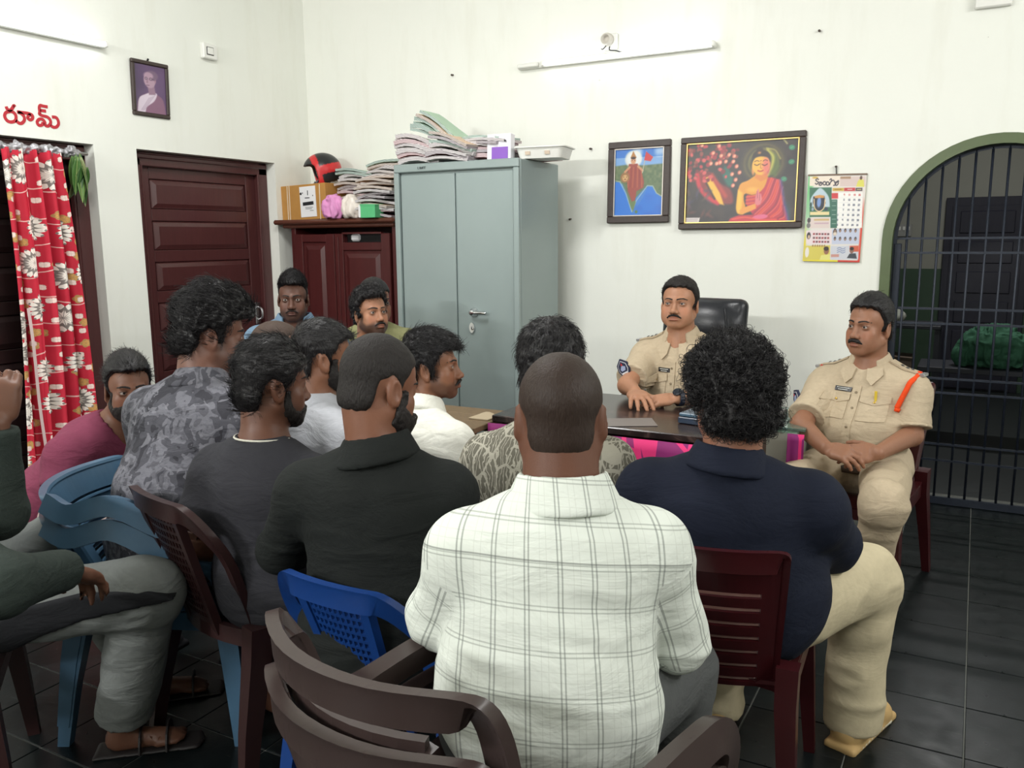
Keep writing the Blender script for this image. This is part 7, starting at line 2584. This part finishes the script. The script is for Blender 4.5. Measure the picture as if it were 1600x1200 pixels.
def belt(B, root, z=.0, o_=.020):
    S = SDF(); w = .5 + .5 * B.fat
    S.ell(B.tp(0, .01 + B.belly * .5, z + .02), np.array([.158 * B.fat + o_, .118 * B.fat + B.belly + o_, .16]), B.TR, 0)
    S.plane_cut(B.tp(0, 0, z + .035), B.T, .002); S.plane_cut(B.tp(0, 0, z), -B.T, .002)
    V, Q = S.mesh(.008); par(mesh_obj('belt', V, Q, plain('dark_belt', lin((62, 48, 38)), .4)), root)
belt(B_O2, o2, .005)

# ------------------------------------------------------------------ the visitors
b = Body(HD(876, 553, 1.63, .004), 30, 25, pitch=-3, lean=13, side=5, neckw=1.14, hw=1.03, fat=1.20, sh=.176, belly=.03, hip=.60, hs=1.04, neck=(.045, .150),
         arms={1: dict(e=W3(1056, 1000, 1.72), w=W3(960, 1020, 1.98)), -1: dict(e=W3(690, 960, 1.72), w=W3(800, 1000, 1.98))},
         legs={1: dict(k=(-.53, 1.74, .54), a=(-.50, 1.70, .09)), -1: dict(k=(-.86, 1.90, .56), a=(-.86, 1.85, .09))})
plaid, _, _ = person('person from behind with a shaved head in a pale checked shirt, nearest to the camera', b, DARK, None, dict(mat=PLAID, sleeve='long', coarse=.0075, amp=.009, hem=-.16, collar=dict(neck_r=.079, hgt=.040, open_front=False),
             creases=(((.03, -.158, .30), (.17, -.115, .24), .011, 's'), ((.06, -.162, .27), (.18, -.115, .20), .010, 's'), ((-.02, -.170, .22), (.17, -.12, .165), .009, 's'), ((.02, -.185, .05), (.16, -.14, .10), .011, 's'))), dict(mat=GREYT), detail=False, fine=.004, brows=False, seed=11, shoes=BLKT)
add_hair(b, bpy.data.objects[[c.name for c in plaid.children if c.name.startswith('body')][0]], dict(line='low', top=.0030, side=.0022, back=.0022, mat=HAIR_STUBBLE, grid=.004, frise=.001), 4)

b = Body(HD(1148, 523, 2.10, .045), 10, 34, pitch=0, lean=-6, fat=1.48, sh=.196, belly=.07, armr=1.10, hip=.55, hs=1.02, neck=(.045, .150),
         arms={1: dict(e=W3(1298, 848, 2.26), w=W3(1215, 850, 2.55)), -1: dict(e=W3(985, 830, 2.22), w=W3(1060, 840, 2.55))},
         legs={1: dict(k=(-.225, 2.54, .52), a=(-.225, 2.55, .10), t=(.3, .95, 0)), -1: dict(k=(-.62, 2.50, .53), a=(-.62, 2.46, .09))})
person('person from behind with thick curly hair in a navy blue polo shirt', b, (150, 104, 82), dict(line='low', top=.040, side=.036, back=.030, curl=.020, n=5200, length=.034, lift=.7, coil=10, coil_r=.008, comb='none', r=.0009, segs=9, front=.02), dict(mat=NAVY, sleeve='long', cuff=.30, coarse=.009, amp=.006, hem=-.17, loose=.02, collar=dict(neck_r=.074, hgt=.036, open_front=False)), dict(mat=CHINO, amp=.014, wide=1.35, full=1.1, bottom=-.045), detail=False, fine=.0045, seed=12, shoes=plain('tan_suede_shoe', lin((188, 156, 104)), .75))

NAVYB, navy_root = b, bpy.data.objects['person.003']
for q in (-1, 1):
    t_ = NAVYB.toe[q]; g = NAVYB.ank[q] * np.array([1, 1, 0]); sd = np.cross(t_, NAVYB.U)
    R3 = np.stack([sd, t_, [0, 0, 1.0]], 1)
    S = SDF(); S.box(g + t_ * .05 + np.array([0, 0, .011]), (.050, .115, .011), R3, .010, 0); S.ell(g + t_ * .155 + np.array([0, 0, .011]), (.051, .06, .011), R3, .01); S.plane_cut(g + np.array([0, 0, .0078]), (0, 0, -1), .001)
    V, Q = S.mesh(.006); par(mesh_obj('shoe_sole', V, Q, plain('pale_rubber', lin((206, 200, 182)), .6)), navy_root)
    for k in range(4):
        c_ = g + t_ * (.055 + .022 * k) + np.array([0, 0, .098 - .009 * k])
        o = MB().tube([tuple(c_ - sd * .022 + np.array([0, 0, -.006])), tuple(c_), tuple(c_ + sd * .022 + np.array([0, 0, -.006]))], .003, 6).build('shoe_lace', plain('brown_lace', lin((110, 84, 56)), .7)); par(o, navy_root)

b = Body(HD(860, 495, 2.42, .036), 16, 12, pitch=-4, lean=12, fat=1.0, sh=.180, hs=1.0,)
person('person from behind with wavy black hair in a grey leaf-print shirt before the desk', b, MID, dict(line='low', top=.034, side=.020, back=.018, curl=.008, n=4600, length=.032, lift=.22, coil=3, coil_r=.004, comb='down', r=.0008, front=.012, zmin=-.03), dict(mat=LEAF, sleeve='long', amp=.006), dict(mat=JEANS), detail=False, fine=.005, seed=13, shoes=BLKT)

b = Body(HD(588, 516, 2.02, .018), 24, -12, pitch=-15, lean=2, fat=1.04, sh=.172, hs=1.02, neck=(.045, .150),
         arms={1: dict(e=W3(690, 850, 2.20), w=W3(640, 870, 2.45)), -1: dict(e=W3(440, 860, 2.2), w=W3(520, 860, 2.5))})
blk, blkb, _ = person('person from behind with cropped hair and a full beard in a black shirt', b, MID, dict(line='normal', top=.007, side=.003, back=.003, mat=HAIR_SHORT, grid=.004, frise=.0015), dict(mat=BLACKF, sleeve='long', coarse=.009, amp=.007, hem=-.15, collar=dict(neck_r=.070, hgt=.034, open_front=False),
             creases=(((-.20, -.10, .40), (.0, -.15, .385), .006, 's'),)), dict(mat=BLKT), beard=('full', .012), detail=True, fine=.0038, seed=14, shoes=None)

b = Body(HD(420, 523, 2.30, .018), 4, -22, pitch=-4, lean=-4, fat=.95, sh=.172, hs=.98, neck=(.050, .150),
         arms={1: dict(e=W3(452, 850, 2.28), w=W3(470, 905, 2.5)), -1: dict(e=W3(300, 850, 2.35), w=W3(420, 880, 2.6))},
         legs={1: dict(k=(-1.46, 2.18, .50), a=(-1.52, 2.05, .09)), -1: dict(k=(-1.86, 2.18, .50), a=(-1.88, 1.85, .085), t=(1, -.10, 0))})
tee, teeb, _ = person('person with swept-back hair and a thin white neck cord in a dark grey T-shirt', b, DARK, dict(line='low', top=.022, side=.010, back=.010, n=3200, length=.045, lift=.10, comb='back', r=.0008, front=.006), dict(mat=DGREY, sleeve=.80, amp=.006, hem=-.15), dict(mat=JEANS), beard=('light', .004), stubble=.4, detail=True, fine=.0038, seed=15)
# neck cord
V = []
for k in range(24):
    a = 2 * math.pi * k / 24
    p = b.N + b.X * math.cos(a) * .082 + b.TF * (math.sin(a) * .078 + .012) + b.T * (.012 - .055 * max(0, math.sin(a)) + .010 * max(0, -math.sin(a)))
    V.append(tuple(p))
o = MB().tube(V, .0028, 6, closed=True).build('neck_cord', plain('white_cord', lin((216, 214, 200)), .6)); par(o, tee)

b = Body(HD(325, 445, 2.68, .040), 2, -30, pitch=-8, lean=17, fat=1.50, sh=.205, belly=.05, hip=.56, hs=1.03, neck=(.055, .150))
person('person from behind with tall tousled hair in a grey camouflage shirt', b, (116, 80, 66), dict(line='normal', top=.046, side=.016, back=.020, curl=.010, n=5000, length=.050, lift=.22, coil=2.0, coil_r=.005, comb='back', r=.0010, front=.030), dict(mat=CAMO, sleeve='long', coarse=.009, amp=.008, hem=-.15, loose=.01, collar=dict(neck_r=.072, hgt=.034, open_front=False)), dict(mat=JEANS), stubble=.35, detail=True, fine=.0042, seed=16, shoes=BLKT)

b = Body(HD(196, 551, 3.20, .022), -72, -118, pitch=0, roll=0, lean=42, fat=1.05, sh=.200, hip=.50, hs=1.0, neck=(.07, .140),
         arms={1: dict(e=W3(95, 775, 3.05), w=W3(160, 850, 3.1)), -1: dict(e=W3(200, 780, 3.4), w=W3(220, 850, 3.4))})
person('person in a maroon T-shirt leaning forward in front of the red curtain', b, (120, 82, 64), dict(line='high', top=.034, side=.010, back=.012, n=2200, length=.04, lift=.05, comb='back', r=.0009, front=.022, zmin=.03), dict(mat=MAROONF, sleeve=.80, amp=.007, hem=-.12), dict(mat=STRIPED), beard=('full', .006), seed=17, gaze=(-.25, 0), shoes=BLKT)

b = Body(HD(502, 498, 2.86, .014), -12, -36, pitch=0, lean=12, fat=1.05, sh=.190, hs=1.0)
person('person with a dark beard in a pale grey shirt behind the black shirt man', b, (132, 90, 68), dict(line='normal', top=.018, side=.006, back=.006, n=2600, length=.035, lift=.12, comb='forward', r=.0008, front=.014), dict(mat=GREYW, sleeve=.86, amp=.007, collar=dict(neck_r=.066, hgt=.030)), dict(mat=JEANS), beard=('full', .010), fine=.004, seed=18, shoes=BLKT)

b = Body(HD(433, 500, 3.25, .003), -20, -48, pitch=6, lean=10, fat=1.0, sh=.18, hs=1.0)
person('person with a closely shaved head seated below the man in denim', b, (132, 100, 84), dict(line='normal', top=.0024, side=.0018, back=.0018, mat=HAIR_FADE, frise=.001), dict(mat=TAUPE, sleeve=.8), dict(mat=JEANS), fine=.0045, seed=19, shoes=BLKT)

b = Body(HD(456, 424, 4.40, .024), 216, 216, pitch=0, lean=2, fat=.95, sh=.195, hs=.96, neck=(.025, .112))
person('person facing us with a flat-topped quiff in a faded denim shirt by the cupboard', b, (92, 62, 50), dict(line='high', top=.036, side=.004, back=.006, n=2400, length=.03, lift=.5, comb='up', r=.0008, front=.014, zmin=.05), dict(mat=DENIM, sleeve='long', amp=.006, neck_r=.078, collar=dict(neck_r=.078, hgt=.030)), dict(mat=JEANS), moust=.6, stubble=.55, seed=20, gaze=(0, 0), shoes=BLKT)

b = Body(HD(577, 446, 4.25, .022), 232, 248, pitch=8, lean=6, fat=1.05, sh=.185, hs=.96)
person('person facing right with wavy hair and a trimmed beard before the cupboard', b, (158, 112, 86), dict(line='high', top=.032, side=.016, back=.014, curl=.014, n=3000, length=.03, lift=.5, coil=5, coil_r=.006, comb='none', r=.0008, front=.012, zmin=-.01), dict(mat=DGREY, sleeve=.8), dict(mat=JEANS), moust=.9, stubble=.85, seed=21, gaze=(0, 0), shoes=BLKT)

b = Body(HD(584, 433, 4.62, .020), 226, 250, lean=8, fat=1.0, sh=.190, hs=.98, neck=(.035, .130))
person('person in an olive T-shirt mostly hidden behind the bearded man by the cupboard', b, MID, dict(line='normal', top=.022, side=.008, back=.008), dict(mat=OLIVEF, sleeve=.8), dict(mat=JEANS), fine=.005, seed=22, shoes=BLKT)

b = Body(HD(672, 512, 3.10, .028), -8, -62, pitch=4, lean=24, fat=.92, sh=.185, hs=1.0, neck=(.055, .148))
person('person in profile with wavy hair and a moustache in a white shirt', b, (140, 96, 72), dict(line='normal', top=.030, side=.012, back=.014, curl=.008, n=3800, length=.045, lift=.35, coil=3, coil_r=.005, comb='forward', r=.0008, front=.016), dict(mat=WHITEF, sleeve='long', amp=.007, coarse=.009, hem=-.15, collar=dict(neck_r=.066, hgt=.032)), dict(mat=JEANS), moust=.9, stubble=.55, fine=.0032, seed=23, shoes=BLKT)

b = Body(np.array([-2.45, 1.14, 1.20]), -40, -45, lean=8, fat=1.05, sh=.200, hs=1.0,
         arms={1: dict(e=W3(5, 915, 1.72), w=W3(105, 890, 1.98), curl=.5), -1: dict(e=W3(-4, 800, 2.02), w=W3(-6, 662, 1.98), d=(-.05, .25, 1), n=(.75, -.55, .1), curl=(1.1, .9, 1.0, 1.1), spread=.05, thumb=.15)},
         legs={1: dict(k=A3(atZ(228, 925, .56)), a=(-2.13, 1.48, .09), t=(.75, .65, 0)), -1: dict(k=A3(atZ(95, 845, .55)), a=(-2.30, 1.72, .09), t=(.7, .7, 0))})
lm, lmb, _ = person('person at the left edge in dark green top and grey track trousers, hand raised', b, (108, 74, 58), H_CROP, dict(mat=HOOD, sleeve='long', amp=.009, loose=.02, hem=-.12, coarse=.009), dict(mat=TRACK, wide=1.35, full=1.15, amp=.010, bottom=.035), hands=(-1,), fine=.004, seed=24)
def side_panel(B, root):
    """the black insert along the thigh of the track trousers"""
    q = 1
    S = SDF()
    f = (.7 + .3 * B.fat)
    hip = B.tp(q * .09, 0, 0)
    S.cone(hip, B.kne[q] + nz(B.kne[q] - hip) * .06, .092 * f + .025, .066 * f * 1.15 + .025, 0)
    ax = nz(B.kne[q] - hip); ln = np.linalg.norm(B.kne[q] - hip)
    sd = nz(np.cross(ax, [0, 0, 1])); upn = np.cross(sd, ax)
    fr = Fr(hip, np.stack([sd, ax, upn], 1))
    pf = poly2d([(ln * .36, -.090), (ln * .44, -.010), (ln * .58, .035), (ln * .80, .050), (ln * 1.04, .036), (ln * 1.14, .004), (ln * 1.0, -.004), (ln * .80, -.018), (ln * .64, -.050), (ln * .50, -.100)])
    def cut(X, Y, Z):
        x, y, z = fr.fields(X, Y, Z)
        return np.maximum(pf(y + 0 * z, z + 0 * y), .02 - x)
    S.func(cut, 'i', .002)
    V, Q = S.mesh(.007)
    if len(Q): par(mesh_obj('side_panel', V, Q, BLKT, None, uv=V), root)
side_panel(b, lm)
def sandal(B, q, root, name='sandal'):
    t = B.toe[q]; sd = np.cross(t, B.U); g = B.ank[q] * np.array([1, 1, 0])
    R = np.stack([sd, t, [0, 0, 1.0]], 1)
    S = SDF(); S.box(g + t * .065 + np.array([0, 0, .009]), (.048, .150, .009), R, .009, 0); S.ell(g + t * .18 + np.array([0, 0, .009]), (.050, .05, .009), R, .01); S.plane_cut((0, 0, .0075), (0, 0, -1), .001)
    V, Q = S.mesh(.006); s_ = mesh_obj(name, V, Q, plain('sandal_black', lin((34, 30, 30)), .6)); par(s_, root)
    for k in (.05, .125):
        pts = [g + t * k + sd * (.05 * math.cos(a)) + np.array([0, 0, .016 + .058 * math.sin(a)]) for a in np.linspace(0, math.pi, 9)]
        o = MB().tube([tuple(p) for p in pts], None, sq=(.022, .005), upv=tuple(t)).build('sandal_strap', plain('sandal_black', lin((34, 30, 30)), .6)); par(o, root)
for q in (-1, 1): sandal(b, q, lm)
